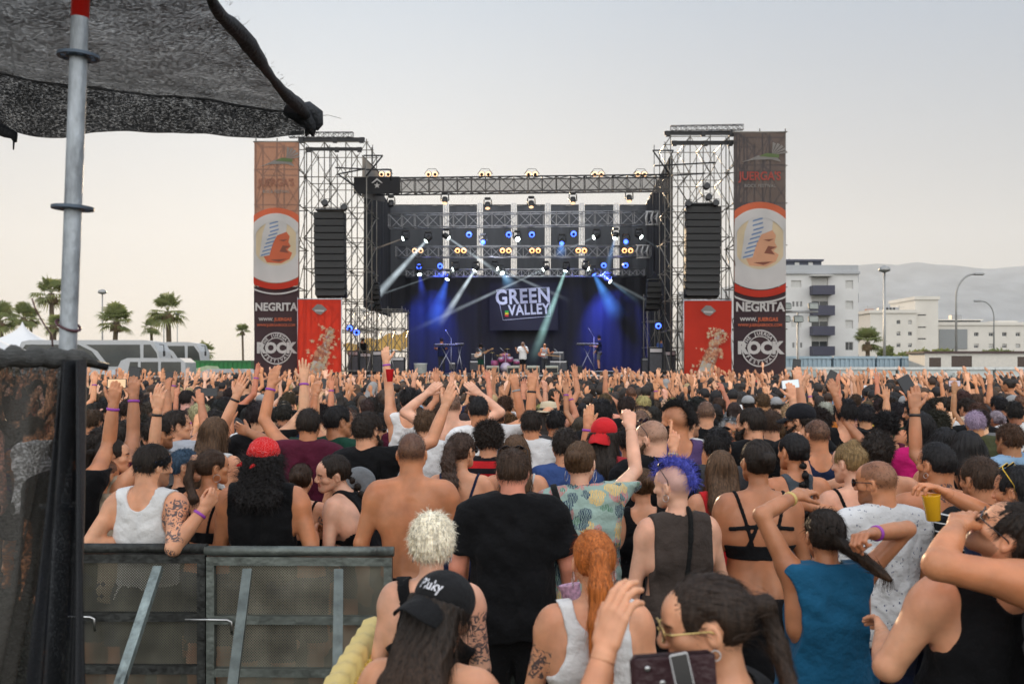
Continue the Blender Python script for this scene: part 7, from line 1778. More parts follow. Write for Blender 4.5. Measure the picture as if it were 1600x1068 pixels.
b, K, hw = hero(1290, 792, 3.8, 'woman in the teal top', 'woman in a sleeveless teal top lifting her brown ponytail with both hands', sex='f', yaw=3, hair='held', hairc='dark', top='looseless', topc='teal', tcol=(.010, .085, .17), bottom='jshorts', botc='denim',
     arms=(A((-.42, .12, .86), (.62, .55, .18), 'relax', (0, .4, -1)), A((.62, -.05, .66), (-.80, -.60, .02), 'fist', (0, -.3, -1))), skin='olive', tips=(3.2, 2.4, 1.4), acc=(('scrunchie', ((.0, -.112, .03), .03, (.5, .02, .22))), ('wristR', PURP), ('wristL', (.6, .45, .15))))
b, K, hw = hero(1560, 772, 3.25, 'man in the black vest', 'big man in a black vest throwing his head back at the right edge', yaw=8, head=(64, 38, -8), build=1.28, hair='short', hairc='dark', stubble=1, top='tank', topc='black', skin='light',
     arms=(A((-.50, .1, -.85), (.25, .85, .15)), A((.5, .3, -.9), (-.2, .9, .1))), acc=(('glasses', 'dark'),), lean=(2, -4))
b, K, hw = hero(1706, 738, 3.0, 'person hugging at the right edge', 'bare arm of a dark-shirted reveller hugging the man in the black vest', yaw=10, build=1.1, hair='short', hairc='dark', top='tank', topc='dgrey', skin='tan',
     arms=(A((-.95, .0, .20), (.55, .75, .30), 'relax', (0, 0, -1)), 'down'))
b, K, hw = hero(1672, 742, 4.55, 'beer holder', 'outstretched tanned arm dangling a yellow beer cup, from the right edge', yaw=20, hair='short', hairc='brown', top='tank', topc='black', skin='tan', lod=0,
     arms=(A((-.62, -.05, .30), (-.86, -.05, .42), 'grip', (-.3, 0, -1)), 'down'))
cup(hw[0]+Vector((.01, -.02, -.125)), (-.10, 0, 1), 'tall plastic cup of yellow beer dangled from a hand at right', M_BEER, None, .115, .030, .039)

# --- along the barrier
b, K, hw = hero(238, 693, 5.43, 'man in the white vest', 'man in a white vest and black bandana headband, tattooed, elbows over the barrier', yaw=-14, head=(-42, -6, 0), hair='short', hairc='dark', stubble=1, top='tank', topc='white', tight=1,
     arms=(A((-.42, -.38, -.75), (.55, .25, .02), 'fist'), A((.12, -.62, -.72), (.42, .30, .62), 'fist', (-.5, .5, 0))), tattoo=(('R', .05, .95),), acc=(('headband', M_PRINT), ('wristR', PURP)), skin='light', lod=0)
b, K, hw = hero(412, 679, 5.5, 'person in the red bandana', 'curly-haired person in a red paisley bandana and black sleeveless shirt', yaw=0, head=(-6, 0, 0), hair='longcurly', hairc='black', hlen=.02, top='sleeveless', topc='black', arms=(A((-.2, .1, -1), (.3, .7, -.4)), A((.28, -.1, -.9), (-.1, .6, .1))),
     acc=(('bandana', 0),), skin='tan', build=1.05, lod=0)
M_PB = M_PRINT
b, K, hw = hero(516, 727, 5.75, 'laughing woman with a braid', 'laughing woman with a dark braid leaning left over the barrier, cup in hand', sex='f', yaw=70, head=(118, -8, -14), lean=(0, 30), hair='braid', hairc='dark', px=.05, plen=.3, top='racer', topc='black', nape=-.05,
     arms=(A((-.05, -.25, -1), (-1, -.05, .15), 'grip', (0, .6, -.6)), A((-.3, .3, -.9), (-.6, .4, .1))), skin='fair', lod=0, sc=.98)
cup(hw[0]+Vector((-.01, -.01, -.05)), (0, 0, 1), 'clear plastic cup held by the laughing woman at the barrier', M_CLEAR, M_BEER, .12, .028, .036)
hero(470, 722, 6.1, 'bun-haired woman by the laughing one', 'woman with pinned hair and tattooed arm, between bandana and laughing woman', sex='f', yaw=-10, hair='bun', hairc='brown', top='bra', topc='black', arms=(A((-.2, .1, -1), (.2, .5, -.4)), A((.45, -.1, -.8), (-.2, .5, -.4))), tattoo=(('R', .1, 1.9),), skin='light')
hero(333, 700, 5.95, 'hoop-earring woman', 'woman with a low dark ponytail and hoop earring, white-vest man on her left', sex='f', yaw=-20, head=(-55, 0, 0), hair='pony', hairc='brown', plen=.02, top='bra', topc='black', arms=('down', 'down'), acc=(('hoop', .026),), skin='tan', lod=0)
hero(289, 697, 6.1, 'blue-fringed girl', 'young person with a shaved nape and teal-blue fringe, in profile', sex='f', yaw=-30, head=(-72, 6, 0), hair='fade', hairc='brown', hcol=(.03, .06, .10), top='sleeveless', topc='black', skin='light', lod=1)
hero(162, 716, 6.0, 'boy beside the screen', 'close-cropped boy standing right beside the black screen', yaw=-20, head=(-30, 0, 0), hair='buzz', hairc='dark', top='tee', topc='beige', skin='tan', lod=0)
hero(178, 683, 6.1, 'profile girl', 'dark-haired woman in profile with a nose ring, above the cropped boy', sex='f', yaw=-40, head=(-78, 2, 0), hair='pony', hairc='dark', plen=.1, top='tank', topc='beige', skin='light', lod=0, arms=('down', A((.5, .1, .6), (.1, .0, 1), 'relax')), acc=(('wristR', DARKB),))

# --- second row, centre
hero(643, 675, 5.45, 'shirtless man', 'shirtless tanned man with cropped dark hair, seen from behind at the barrier end', yaw=2, hair='buzz', hairc='black', top='bare', arms=(A((-.30, .0, -1), (.0, .3, -.9)), A((.30, .0, -1), (.0, .3, -.9))), skin='tan', lod=0, bottom='shorts', botc='black')
hero(801, 699, 5.0, 'big man in the black tee', 'broad man in a black T-shirt, sunglasses pushed up on his head', yaw=0, build=1.14, hair='short', hairc='brown', top='looset', topc='black', arms=(A((-.30, .0, -1), (-.05, .3, -.9)), A((.32, .0, -1), (.1, .3, -.9))), skin='red', acc=(('shadesup', 'dark'),), lod=0, botc='black', nape=-.05)
hero(722, 674, 6.2, 'woman with the curly ponytail', 'bare-backed woman with glasses and a long curly dark ponytail', sex='f', yaw=-8, head=(-32, 0, 0), hair='wavypony', hairc='chest', hcol=(.06, .035, .025), plen=.22, px=-.03, top='bra', topc='navy', arms=('down', 'down'), acc=(('glasses', 'dark'),), skin='light', lod=0)
hero(763, 655, 6.9, 'man in the striped tee', 'curly-haired man in a red and black striped T-shirt', yaw=0, hair='curly', hairc='dark', top='tee', pat='stripe', topc='red', arms=('down', 'down'), skin='light')
hero(806, 676, 6.4, 'blonde behind the big man', 'fair-haired bare-shouldered woman just behind the broad man in black', sex='f', yaw=0, hair='long', hairc='chest', hlen=.05, top='bra', topc='white', skin='light')
hero(883, 668, 6.5, 'boy in the blue tee', 'dark-haired boy in a royal blue T-shirt', yaw=-6, hair='short', hairc='dark', top='tee', topc='blue', skin='light')
b, K, hw = hero(908, 686, 5.15, 'woman in the floral shirt', 'woman in a mint floral shirt with hoop earrings, one arm raised', sex='f', build=1.04, yaw=-4, head=(-20, 0, 0), hair='bun', hairc='chest', top='looset', pat='floral', tcol=CL['mint'], bottom='jshorts', botc='denim', lod=0,
     arms=(A((-.3, .2, -.9), (.2, .8, -.3)), A((.50, .62, .40), (-.05, .45, .85), 'fist', (0, 1, 0))), acc=(('hoop', .032), ('strap', (-1, .017, (.012, .012, .012)))), skin='fair')
b, K, hw = hero(945, 650, 6.6, 'person in the red cap', 'long-haired person in a red cap and red T-shirt', sex='f', yaw=-14, head=(-25, 0, 0), hair='long', hairc='dark', hlen=.05, top='tee', tcol=(.50, .04, .05), acc=(('capback', CL['red']),), skin='tan', build=1.1)
hero(1018, 657, 6.3, 'bald bearded man', 'bald bearded man in black with sunglasses on his head', yaw=-2, head=(52, -8, 0), build=1.15, hair='receding', hairc='chest', beard=1.0, beardc='chest', top='tee', topc='black', acc=(('shadesup', 'dark'),), skin='fair', lod=0,
     arms=('down', 'down'))
b, K, hw = hero(985, 662, 6.9, 'arm raiser left of the bald man', 'dark-haired man with an arm raised, right behind the red cap', yaw=10, hair='short', hairc='black', top='tank', topc='navy', skin='tan', arms=(A((-.3, .6, .1), (.1, .1, 1), 'relax'), 'down'), acc=(PBANDL,))
hero(1056, 624, 7.2, 'mohawk man', 'tall bearded man with a black mohawk and purple vest', yaw=8, head=(48, 4, 0), hair='mohawk', hairc='black', mh=1.5, beard=1.35, top='tank', topc='purple', skin='tan', lod=0)
b, K, hw = hero(1052, 712, 4.75, 'blue mohawk woman', 'person with a bright blue mohawk, feather earring and brown vest', sex='f', build=1.08, yaw=14, head=(48, -4, 0), hair='mohawk', hairc='blue', hcol=(.075, .085, .42), mh=1.25, top='sleeveless', topc='taupe', bottom='shorts', botc='black', lod=0,
     arms=(A((-.22, -.0, -1), (-.1, .35, -.9)), A((.25, .2, -.85), (-.5, .6, .6))), acc=(('shadesup', 'dark'), ('hoop', .018), ('strap', (.25, .012, (.012, .012, .012)))), skin='fair')
b, K, hw = hero(1002, 676, 5.6, 'raised arm before the mohawk', 'woman raising a bent arm with gold bracelet, between floral and blue mohawk', sex='f', yaw=0, head=(20, 0, 0), hair='bun', hairc='chest', top='tank', topc='black', skin='light', lod=0, sc=.90,
     arms=('down', A((.15, .6, .35), (.12, .15, 1), 'point')), acc=(('wristR', (.7, .5, .1)),))
hero(1183, 683, 5.0, 'woman in the strappy top', 'woman with two pinned dark braids and a black strappy crop top', sex='f', build=1.05, yaw=0, head=(12, 6, 0), hair='bun', hairc='dark', top='bra', cross=1, topc='black', bottom='skirt', botc='black', arms=(A((-.22, .0, -1), (-.05, .3, -.9)), A((.24, .0, -1), (.05, .3, -.9))), skin='olive', lod=0)
hero(1127, 700, 5.75, 'woman with loose brown hair', 'woman with loose shoulder-length chestnut hair and red strap', sex='f', yaw=0, hair='long', hairc='chest', hlen=.10, top='tank', topc='red', skin='light', lod=0)
hero(1124, 668, 6.3, 'dark-haired man with shades', 'dark-haired man with sunglasses on his head behind the chestnut-haired woman', yaw=-10, head=(-30, 0, 0), hair='short', hairc='black', top='tee', topc='dgrey', acc=(('shadesup', 'dark'),), skin='tan')
hero(1240, 674, 5.9, 'braided woman in grey', 'woman in a grey racerback top with dark plaits', sex='f', yaw=6, head=(26, 0, 0), hair='braid', hairc='black', top='racer', topc='dgrey', tcol=(.07, .085, .10), arms=('down', 'down'), skin='tan', lod=0, acc=(('strap', (.3, .014, (.01, .01, .012))),))
hero(1277, 654, 6.9, 'cropped man in the dark vest', 'close-cropped man in a dark vest, head turned slightly left', yaw=0, head=(14, 0, 0), hair='buzz', hairc='dark', top='tank', topc='navy', skin='tan')
hero(1328, 690, 5.5, 'woman with the blond bun', 'woman with blond-tipped dark hair tied in a messy top bun', sex='f', yaw=10, head=(36, -6, 0), hair='bun', topbun=1, hairc='blond', hcol=(.22, .14, .06), top='bra', topc='black', skin='fair', lod=0)
b, K, hw = hero(1374, 672, 6.0, 'curly bare-shouldered man', 'curly-haired shirtless man raising a fist', yaw=-8, head=(-28, 0, 0), hair='curly', hairc='dark', top='bare', arms=(A((-.35, .5, -.1), (-.15, .2, .95), 'fist'), 'down'), acc=(('wristL', DARKB),), skin='light', lod=0)
hero(1370, 720, 4.9, 'balding man', 'balding bearded man in sunglasses and a white printed T-shirt', yaw=6, head=(50, -4, 0), hair='receding', hairc='dark', stubble=1, top='tee', pat='print', tcol=(.62, .62, .62), acc=(('shades', 'dark'),), skin='tan', lod=0, build=1.08)
hero(1464, 687, 5.2, 'man with the fade', 'bare-backed man with a fade haircut, hoop earring and neck tattoo', yaw=6, head=(28, 4, 0), hair='fade', hairc='black', top='bare', tattoo=(('T', (0, -.07, 1.49), .055),), acc=(('hoop', .014),), arms=(A((-.6, .4, -.3), (-.6, .5, .2)), 'down'), skin='tan', lod=0, stubble=1)
b, K, hw = hero(1512, 668, 5.55, 'woman filming at the right', 'woman holding a big black phone high above the crowd at right', sex='f', yaw=6, hair='long', hairc='black', hlen=.02, top='bra', topc='black', skin='olive', lod=0, sc=1.02,
     arms=(A((-.15, .72, .45), (.02, .1, 1), 'grip', (.1, 1, .1)), 'down'), acc=(('wristL', DARKB),))
phone(hw[0]+Vector((-.02, .0, .045)), (.1, -1, .25), (-.45, .1, .9), 'large black phone held highest over the crowd at right', sc=1.15)
hero(1533, 712, 4.9, 'man in the pinstriped tee', 'man with short brown hair in a black tee with white stripes', yaw=14, head=(20, -4, 0), hair='short', hairc='brown', top='tee', pat='pin', topc='black', skin='tan', lod=0, stubble=1)
hero(1592, 726, 4.4, 'man with yellow glasses', 'dark-haired man with yellow-framed glasses on his head at the right edge', yaw=8, head=(40, 0, 0), hair='short', hairc='black', top='tee', topc='navy', acc=(('shadesup', 'yellow'),), skin='tan')
hero(1440, 640, 7.3, 'woman in the magenta tee', 'short dark-haired person in a magenta T-shirt', sex='f', yaw=0, hair='bob', hairc='black', top='tee', topc='magenta', skin='brown')
hero(1478, 664, 6.4, 'dark head behind the fade', 'black-haired woman with a loose bob behind the man with the fade', sex='f', yaw=0, hair='bob', hairc='black', top='tank', topc='black', skin='tan')

# --- third row and beyond
hero(576, 641, 6.9, 'man with the grey backpack', 'bearded man in a black T-shirt wearing a grey backpack, arm raised', yaw=-6, head=(-40, 0, 0), hair='mess', hairc='dark', beard=.8, top='tee', topc='black', acc=(('backpack', (.17, .18, .19)), ('glasses', 'dark')), skin='light', lod=0,
     arms=(A((-.25, .0, -1), (.0, .3, -.9)), A((.85, .2, .38), (.35, .1, .92), 'relax')))
hero(530, 632, 7.6, 'young man in the green tee', 'young man in profile in a dark green T-shirt, arm round a friend', yaw=-20, head=(-58, 0, 0), hair='short', hairc='black', top='tee', topc='green', skin='olive', lod=0, arms=(A((-1, .1, .1), (-.8, .3, .3), 'relax'), 'down'))
hero(482, 637, 7.4, 'man in the maroon tee', 'dark-haired man in a maroon T-shirt with one arm raised high', yaw=0, hair='short', hairc='dark', top='looset', topc='maroon', skin='tan', lod=0, arms=(A((-.5, .3, .62), (.15, .2, .95), 'relax'), 'down'), acc=(PBANDL,))
hero(276, 640, 7.8, 'man in the pale striped shirt', 'man in a pale checked shirt stretching one arm high towards the stage', yaw=-24, head=(-60, 4, 0), hair='short', hairc='dark', top='tee', topc='white', tcol=(.42, .44, .48), skin='light', lod=0, arms=('down', A((.72, .1, .55), (.36, .1, .93), 'open')), acc=(('wristR', DARKB),))
hero(248, 650, 7.2, 'man beside the checked shirt', 'man with swept-back dark hair, pale checked shirt beside him', yaw=-20, head=(-50, 0, 0), hair='short', hairc='dark', stubble=1, top='tee', topc='grey', skin='tan', lod=1)
hero(336, 648, 7.0, 'woman with the half ponytail', 'woman with very long brown hair clipped in a half ponytail', sex='f', yaw=-10, head=(-30, 0, 0), hair='long', hairc='chest', hlen=.2, top='tank', topc='white', skin='light', lod=1)
hero(200, 655, 7.4, 'short-haired man at left', 'short-haired man in a grey tee behind the profile woman', yaw=-10, head=(-24, 0, 0), hair='short', hairc='dark', top='tee', topc='lblue', skin='tan')
b, K, hw = hero(104, 668, 5.9, 'left edge filmer', 'reveller filming with a compact camera beside the black screen', yaw=-8, hair='short', hairc='dark', top='tee', topc='black', skin='tan', lod=0, sc=1.0,
     arms=('down', A((.02, .45, .45), (.12, .0, 1), 'grip', (0, 1, 0))), acc=(PBAND,))
phone(hw[1]+Vector((.0, -.0, .05)), (0, -1, .1), (1, 0, 0), 'phone showing a lit picture of the stage, held up beside the screen', screen=(.55, .38, .22), sc=.8)
b, K, hw = hero(158, 668, 6.4, 'second left filmer', 'reveller holding a dark phone upright near the left screen', yaw=-4, hair='short', hairc='dark', top='tee', topc='maroon', skin='olive', lod=1, sc=1.0,
     arms=('down', A((-.05, .4, .55), (-.02, .1, 1), 'grip')), acc=(PBAND,))
phone(hw[1]+Vector((-.01, 0, .05)), (0, -1, .1), (.1, 0, 1), 'upright dark phone, second from the left screen')
b, K, hw = hero(640, 605, 10.0, 'red cup raiser', 'man raising a red party cup towards the stage', yaw=0, hair='short', hairc='black', top='tank', topc='white', skin='light', lod=1, arms=(A((-.1, .3, .9), (-.12, .1, 1), 'grip'), 'down'), acc=(PBANDL,))
cup(P(609, 596, 9.95), (0, 0, 1), 'red party cup with a white mark raised above the crowd', M_RCUP, None, .125, .028, .042)
hero(1064+12, 640, 8.4, 'man in profile by the mohawk', 'brown-haired man in profile right beside the mohawk man', yaw=-20, head=(-60, 0, 0), hair='short', hairc='brown', top='tee', topc='white', skin='light', lod=1, stubble=1)
hero(1172, 636, 7.6, 'bearded man in black', 'bearded man in a black T-shirt looking left', yaw=20, head=(52, 0, 0), hair='short', hairc='dark', beard=1.1, top='tee', topc='black', skin='light', lod=0)
hero(1140, 652, 8.0, 'grey-haired man with shades', 'man with sunglasses on grey hair turned to the camera', yaw=150, head=(170, 0, 0), hair='short', hairc='grey', top='tee', topc='grey', skin='tan', acc=(('shadesup', 'dark'),), lod=1)
hero(1250, 630, 7.6, 'man in the black cap', 'bearded man in a black cap and glasses, in profile', yaw=16, head=(56, -4, 0), hair='short', hairc='dark', beard=.8, top='tee', topc='black', acc=(('cap', (.012, .012, .015)), ('glasses', 'dark')), skin='light', lod=0)
b, K, hw = hero(1205, 640, 8.2, 'crossed-arm filmer', 'man holding a white phone up with bent arms left of the black cap', yaw=0, hair='short', hairc='brown', top='tank', topc='white', skin='light', arms=('down', A((.2, .5, .3), (-.1, .1, 1), 'grip')), lod=1)
phone(hw[1]+Vector((0, 0, .05)), (0, -1, .1), (1, 0, .1), 'silver phone held sideways left of the black cap', case=(.6, .62, .66), screen=(.45, .5, .52))
b, K, hw = hero(1322, 622, 8.4, 'filming man in the black vest', 'man in a black vest filming with his left arm straight up', yaw=0, hair='short', hairc='black', top='tank', topc='black', skin='light', arms=(A((-.3, .55, .45), (-.10, .1, 1), 'grip'), 'down'), lod=1)
phone(hw[0]+Vector((0, 0, .06)), (0, -1, .1), (.1, 0, 1), 'dark phone held up left of a long bare arm, before the white cabins')
b, K, hw = hero(1385, 640, 8.2, 'long arm filmer', 'dark curly-haired woman stretching a phone up and left', sex='f', yaw=0, hair='curly', hairc='black', top='tank', topc='maroon', skin='olive', arms=(A((-.35, .4, .52), (-.3, .1, .85), 'grip'), 'down'), lod=1)
phone(hw[0]+Vector((0, 0, .06)), (.2, -1, .1), (.5, 0, 1), 'tilted dark phone at the end of a long bare arm')
hero(1432, 624, 9.2, 'man with the grey-peaked cap', 'bearded man in a black vest smiling in profile', yaw=20, head=(58, 0, 0), hair='quiff', hairc='black', beard=.9, top='tank', topc='black', skin='tan', lod=1)
hero(857, 627, 9.5, 'straw hat', 'person in a cream straw hat with a black band', yaw=0, hair='long', hairc='dark', sex='f', hlen=.05, top='tee', topc='grey', acc=('hat',), skin='light', lod=1)
b, K, hw = hero(830, 640, 8.3, 'man with the watch', 'dark-haired man in a white T-shirt in front of the straw hat', yaw=0, hair='short', hairc='dark', top='tee', topc='white', skin='tan', lod=1)
b, K, hw = hero(868, 640, 8.9, 'navy sleeve', 'person in a navy T-shirt with a tall bent arm and watch', yaw=0, hair='short', hairc='black', top='tee', topc='dgrey', skin='tan', lod=1, arms=(A((-.45, .2, .8), (-.2, .1, 1), 'fist'), 'down'), acc=(('wristL', (.3, .3, .3)),))
hero(748, 617, 8.6, 'white tee, dark fade', 'man with a dark fade in a white T-shirt, one arm up', yaw=0, hair='fade', hairc='black', top='tee', topc='white', skin='tan', lod=1, arms=('down', A((.7, .3, .35), (.05, .1, 1), 'fist')), acc=(('wristR', DARKB),))
hero(706, 614, 9.2, 'bare-backed man with two arms up', 'bare-backed fair man holding both hands together overhead', yaw=0, hair='buzz', hairc='brown', top='bare', skin='fair', lod=1, arms=(A((-.75, .3, .42), (.72, .2, .62), 'relax'), A((.75, .3, .42), (-.72, .2, .62), 'relax')))
hero(665, 640, 8.0, 'white tee left of centre', 'brown-haired man in a plain white T-shirt behind the shirtless man', yaw=0, head=(-10, 0, 0), hair='short', hairc='chest', top='tee', topc='white', skin='light', lod=1)
hero(1000, 640, 8.0, 'navy tee with sunglasses', 'cropped man in a navy T-shirt with a pale collar', yaw=0, hair='buzz', hairc='dark', top='tee', topc='navy', tcol=(.05, .06, .13), skin='light', lod=1)
hero(940, 622, 8.6, 'black-haired man before the red cap', 'man with thick black hair in a black T-shirt, red cap before him', yaw=0, hair='mess', hairc='black', top='tee', topc='black', skin='tan', lod=1, build=1.1)
hero(1103, 626, 9.0, 'cropped man in black', 'man with cropped hair in a black T-shirt and raised thin arm nearby', yaw=0, hair='buzz', hairc='dark', top='tee', topc='black', skin='light', lod=1)
# ------------------------------------------------------------------ the rest of the crowd
PROTOS = []
def proto(desc, pose, **sp):
    for lod in ((1, 2) if sp.pop('near', 1) else (2,)):
        s_ = dict(sp); s_['lod'] = lod; s_['seed'] = len(PROTOS)+40
        b, K, hp = build_person(s_)
        b.location = (0, -50, -50)
        PROTOS.append(dict(b=b, K=K, hp=hp, desc=desc, pose=pose, lod=lod, sp=s_, top=head_top(K, s_), phone=('phone' in pose or 'filming' in pose), used=False))
BU = 'both arms up'; OU = 'one arm up'; ST = 'arms down'; PH = 'filming with a phone'; FI = 'fist up'
proto('short-haired man in a {c} T-shirt', ST, hair='short', top='tee', arms=('down', 'down'))
proto('short-haired man in a {c} T-shirt', OU, hair='short', top='tee', arms=('down', 'up'), acc=(PBAND,))
proto('short-haired man in a {c} vest', BU, hair='short', top='tank', arms=('up', 'upin'), acc=(PBAND,))
proto('cropped-haired man in a {c} vest', FI, hair='buzz', top='tank', arms=('fist', 'down'))
proto('curly-haired man in a {c} T-shirt', ST, hair='curly', top='tee', arms=('down', 'front'))
proto('messy-haired man in a {c} T-shirt', BU, hair='mess', top='looset', arms=('horns', 'up'))
proto('bare-backed man', BU, hair='fade', top='bare', arms=('up', 'fist'), near=0)
proto('bare-backed man', ST, hair='short', top='bare', arms=('down', 'down'))
proto('long-haired woman in a {c} vest', ST, sex='f', hair='long', top='tank', arms=('down', 'down'))
proto('long-haired woman in a {c} top', OU, sex='f', hair='long', top='crop', arms=('up', 'down'), hlen=.15, acc=(PBANDL,))
proto('ponytailed woman in a {c} vest', ST, sex='f', hair='pony', top='tank', arms=('front', 'down'), plen=.15)
proto('ponytailed woman in a {c} vest', BU, sex='f', hair='pony', top='tank', arms=('upin', 'up'), plen=.15, near=0)
proto('woman with a bun in a {c} top', OU, sex='f', hair='bun', top='bra', arms=('down', 'fist'), topbun=1)
proto('curly-haired woman in a {c} vest', ST, sex='f', hair='longcurly', top='tank', hlen=.02, arms=('down', 'down'))
proto('short-haired man in a {c} T-shirt', PH, hair='short', top='tee', arms=('down', 'phone'))
proto('long-haired woman in a {c} T-shirt', PH, sex='f', hair='long', top='tee', arms=('highphone', 'down'), hlen=.1, near=0)
proto('bob-haired woman in a {c} T-shirt', OU, sex='f', hair='bob', top='tee', arms=('point', 'down'), near=0)
proto('bearded man in a {c} T-shirt', OU, hair='quiff', top='tee', arms=('down', 'reach'), beard=.9, near=0)
proto('man in a {k} cap and {c} T-shirt', ST, hair='short', top='tee', arms=('down', 'down'), acc=(('cap', (.3, .3, .3)),), near=0)
proto('man with hands clasped overhead in a {c} vest', 'clapping', hair='short', top='tank', arms=('upin', 'upin'), near=0)
pw = [4, .7, .3, .8, 2.4, .3, .2, 1.4, 3.4, .4, 2.4, .2, .8, 2.2, .9, .5, .8, .8, .8, .4, 1.6, 1.4, 1.2]
proto('messy-haired man in a {c} T-shirt', 'one hand half raised', hair='mess', top='tee', arms=('half', 'down'))
proto('bob-haired woman in a {c} vest', 'one hand half raised', sex='f', hair='bob', top='tank', arms=('down', 'halfout'), acc=(PBAND,))
proto('quiffed man in a {c} T-shirt', ST, hair='quiff', top='tee', arms=('down', 'down'))
names = []
for p_ in PROTOS:
    k_ = (p_['desc'], p_['pose'], p_['sp']['hair'])
    if k_ not in names: names.append(k_)
    p_['w'] = pw[names.index(k_) % len(pw)]
TOPW = [('black', 9), ('white', 4), ('grey', 2), ('dgrey', 2.5), ('maroon', 1), ('navy', 1.6), ('blue', .6), ('red', .7), ('green', .5), ('yellow', .3), ('lblue', .6), ('pink', .4), ('olive', .5), ('beige', .7), ('purple', .5), ('orange', .25)]
CN = {'dgrey': 'dark grey', 'lblue': 'light blue', 'navy': 'navy blue'}
HW = [('black', 3), ('dark', 6), ('brown', 3), ('chest', 1.4), ('blond', .35), ('grey', .2)]; HN = {'dark': 'dark brown', 'chest': 'chestnut', 'brown': 'brown', 'black': 'black', 'blond': 'blond', 'grey': 'grey'}
SW = [('light', 3), ('tan', 4), ('olive', 2.5), ('fair', 1.2), ('brown', .6)]
def pick(r, l): return r.choices([a for a, _ in l], [b for _, b in l])[0]
rr = random.Random(5)
LMX = [(-1e9, 'left of the {p}', 0)]
def place_word(x, y):
    """where in the picture, in things one can find"""
    px = 800+x/y*FPX
    for lim, wd in ((170, 'by the black screen'), (270, 'below the palms'), (392, 'below the green container'), (470, 'below the left rock banner'), (540, 'below the left red banner'), (640, 'below the side scaffolding'), (730, 'below the left keyboard'), (790, 'below the guitarist'),
                    (840, 'below the singer'), (900, 'below the bassist'), (975, 'below the right keyboard'), (1065, 'below the right stage wing'), (1145, 'below the right red banner'), (1228, 'below the right rock banner'), (1300, 'below the floodlight mast'), (1400, 'below the tall lamp post'), (1500, 'below the pale flats'), (9999, 'below the brown-windowed trailer')):
        if px < lim: return wd
used_labels = set(); fills = []
def try_place():
    for _ in range(60):
        y = math.sqrt(rr.uniform(6.6**2, 17.5**2)); px = rr.uniform(-60, 1660)
        x = (px-800)/FPX*y
        if px < 120 and y < 9: continue
        mind = .33 if y > 10.5 else .47
        if all((x-a)**2+((y-b)*.9)**2 > (mind+.06)**2 for a, b in OCC): return x, y
    return None
NFILL = 300-len(HEROES)-8
cand = []
for i in range(2600):
    q = try_place()
    if q is None: break
    OCC.append(q); cand.append(q)
cand.sort(key=lambda c: c[1])
FARSTART = []
sel = cand[:NFILL]; rest = cand[NFILL:]
DLIM = sel[-1][1]
nphone = 0
for i, (x, y) in enumerate(sel):
    lod = 1 if y < 9.5 else 2
    ps = [p_ for p_ in PROTOS if p_['lod'] == lod]
    p_ = rr.choices(ps, [q['w'] for q in ps])[0]
    b = copy_thing(p_['b']) if p_['used'] else p_['b']; p_['used'] = True
    H = rr.gauss(1.655 if p_['sp'].get('sex') == 'f' else 1.745, .055); H = min(max(H, 1.52), 1.86)
    s = H/p_['top']; b.scale = (s*rr.uniform(.97, 1.04), s, s); rz = R(rr.gauss(0, 13)-math.degrees(math.atan2(x, y))*-.0+(x/y)*12); b.rotation_euler = (R(rr.gauss(0, 2)), R(rr.gauss(0, 2.5)), rz); b.location = (x, y, 0)
    sk = SKINS[pick(rr, SW)]; b.color = (*[c*rr.uniform(.9, 1.08) for c in sk], 1)
    hcn = pick(rr, HW)
    for att in range(40):
        tc = pick(rr, TOPW); near = min(HEROES, key=lambda h: (h[1]-x)**2+(h[2]-y)**2)
        dsc = p_['desc'].format(c=CN.get(tc, tc), k='grey')
        pose = p_['pose']
        pw_ = place_word(x, y); row = 'near' if y < 9 else ('in the middle crowd' if y < 13 else 'far back')
        hn = HN[hcn]
        lab = '%s, %s, %s, %s' % (dsc.replace('short-haired', 'short %s-haired' % hn).replace('long-haired', 'long %s-haired' % hn).replace('ponytailed', '%s-ponytailed' % hn).replace('bob-haired', '%s bob-haired' % hn).replace('curly-haired', 'curly %s-haired' % hn), pose, pw_, {'near': 'near row', 'in the middle crowd': 'middle rows', 'far back': 'further rows'}[row])
        if lab not in used_labels: break
        if att > 12: hcn = pick(rr, HW)
    used_labels.add(lab)
    lab = ' '.join(lab.split()[:16])
    tag(b, lab, 'person', 'festivalgoers standing in the crowd')
    for c in b.children:
        n = c.name.split('.')[0]
        if n in ('hair', 'beard'): c.color = (*[v*rr.uniform(.8, 1.25) for v in HAIRC[hcn]], 1)
        elif n in ('shirt', 'vest', 'crop_top', 'bikini_top', 'dress'): c.color = (*CL[tc], 1)
        elif n in ('shorts', 'trousers'): c.color = (*CL[rr.choice(['navy', 'black', 'denim', 'dgrey'])], 1)
    if p_['phone']:
        k = 0 if p_['sp']['arms'][0] in ('phone', 'highphone') else 1
        hw = Matrix.Rotation(rz, 3, 'Z')@(Vector(p_['hp'][k])*s)+b.location
        nphone += 1
        phone(hw+Vector((0, 0, .035)), (0, -1, .15), (1, 0, 0) if nphone % 2 else (.1, 0, 1), 'phone held up by the %s, %s' % (' '.join(dsc.split()[:6]), pw_), 'phones held up in the crowd',
              screen=(.30, .26, .30) if nphone % 3 == 0 else None)
for p_ in PROTOS:
    if not p_['used']:
        for c in list(p_['b'].children_recursive): bpy.data.objects.remove(c)
        bpy.data.objects.remove(p_['b'])

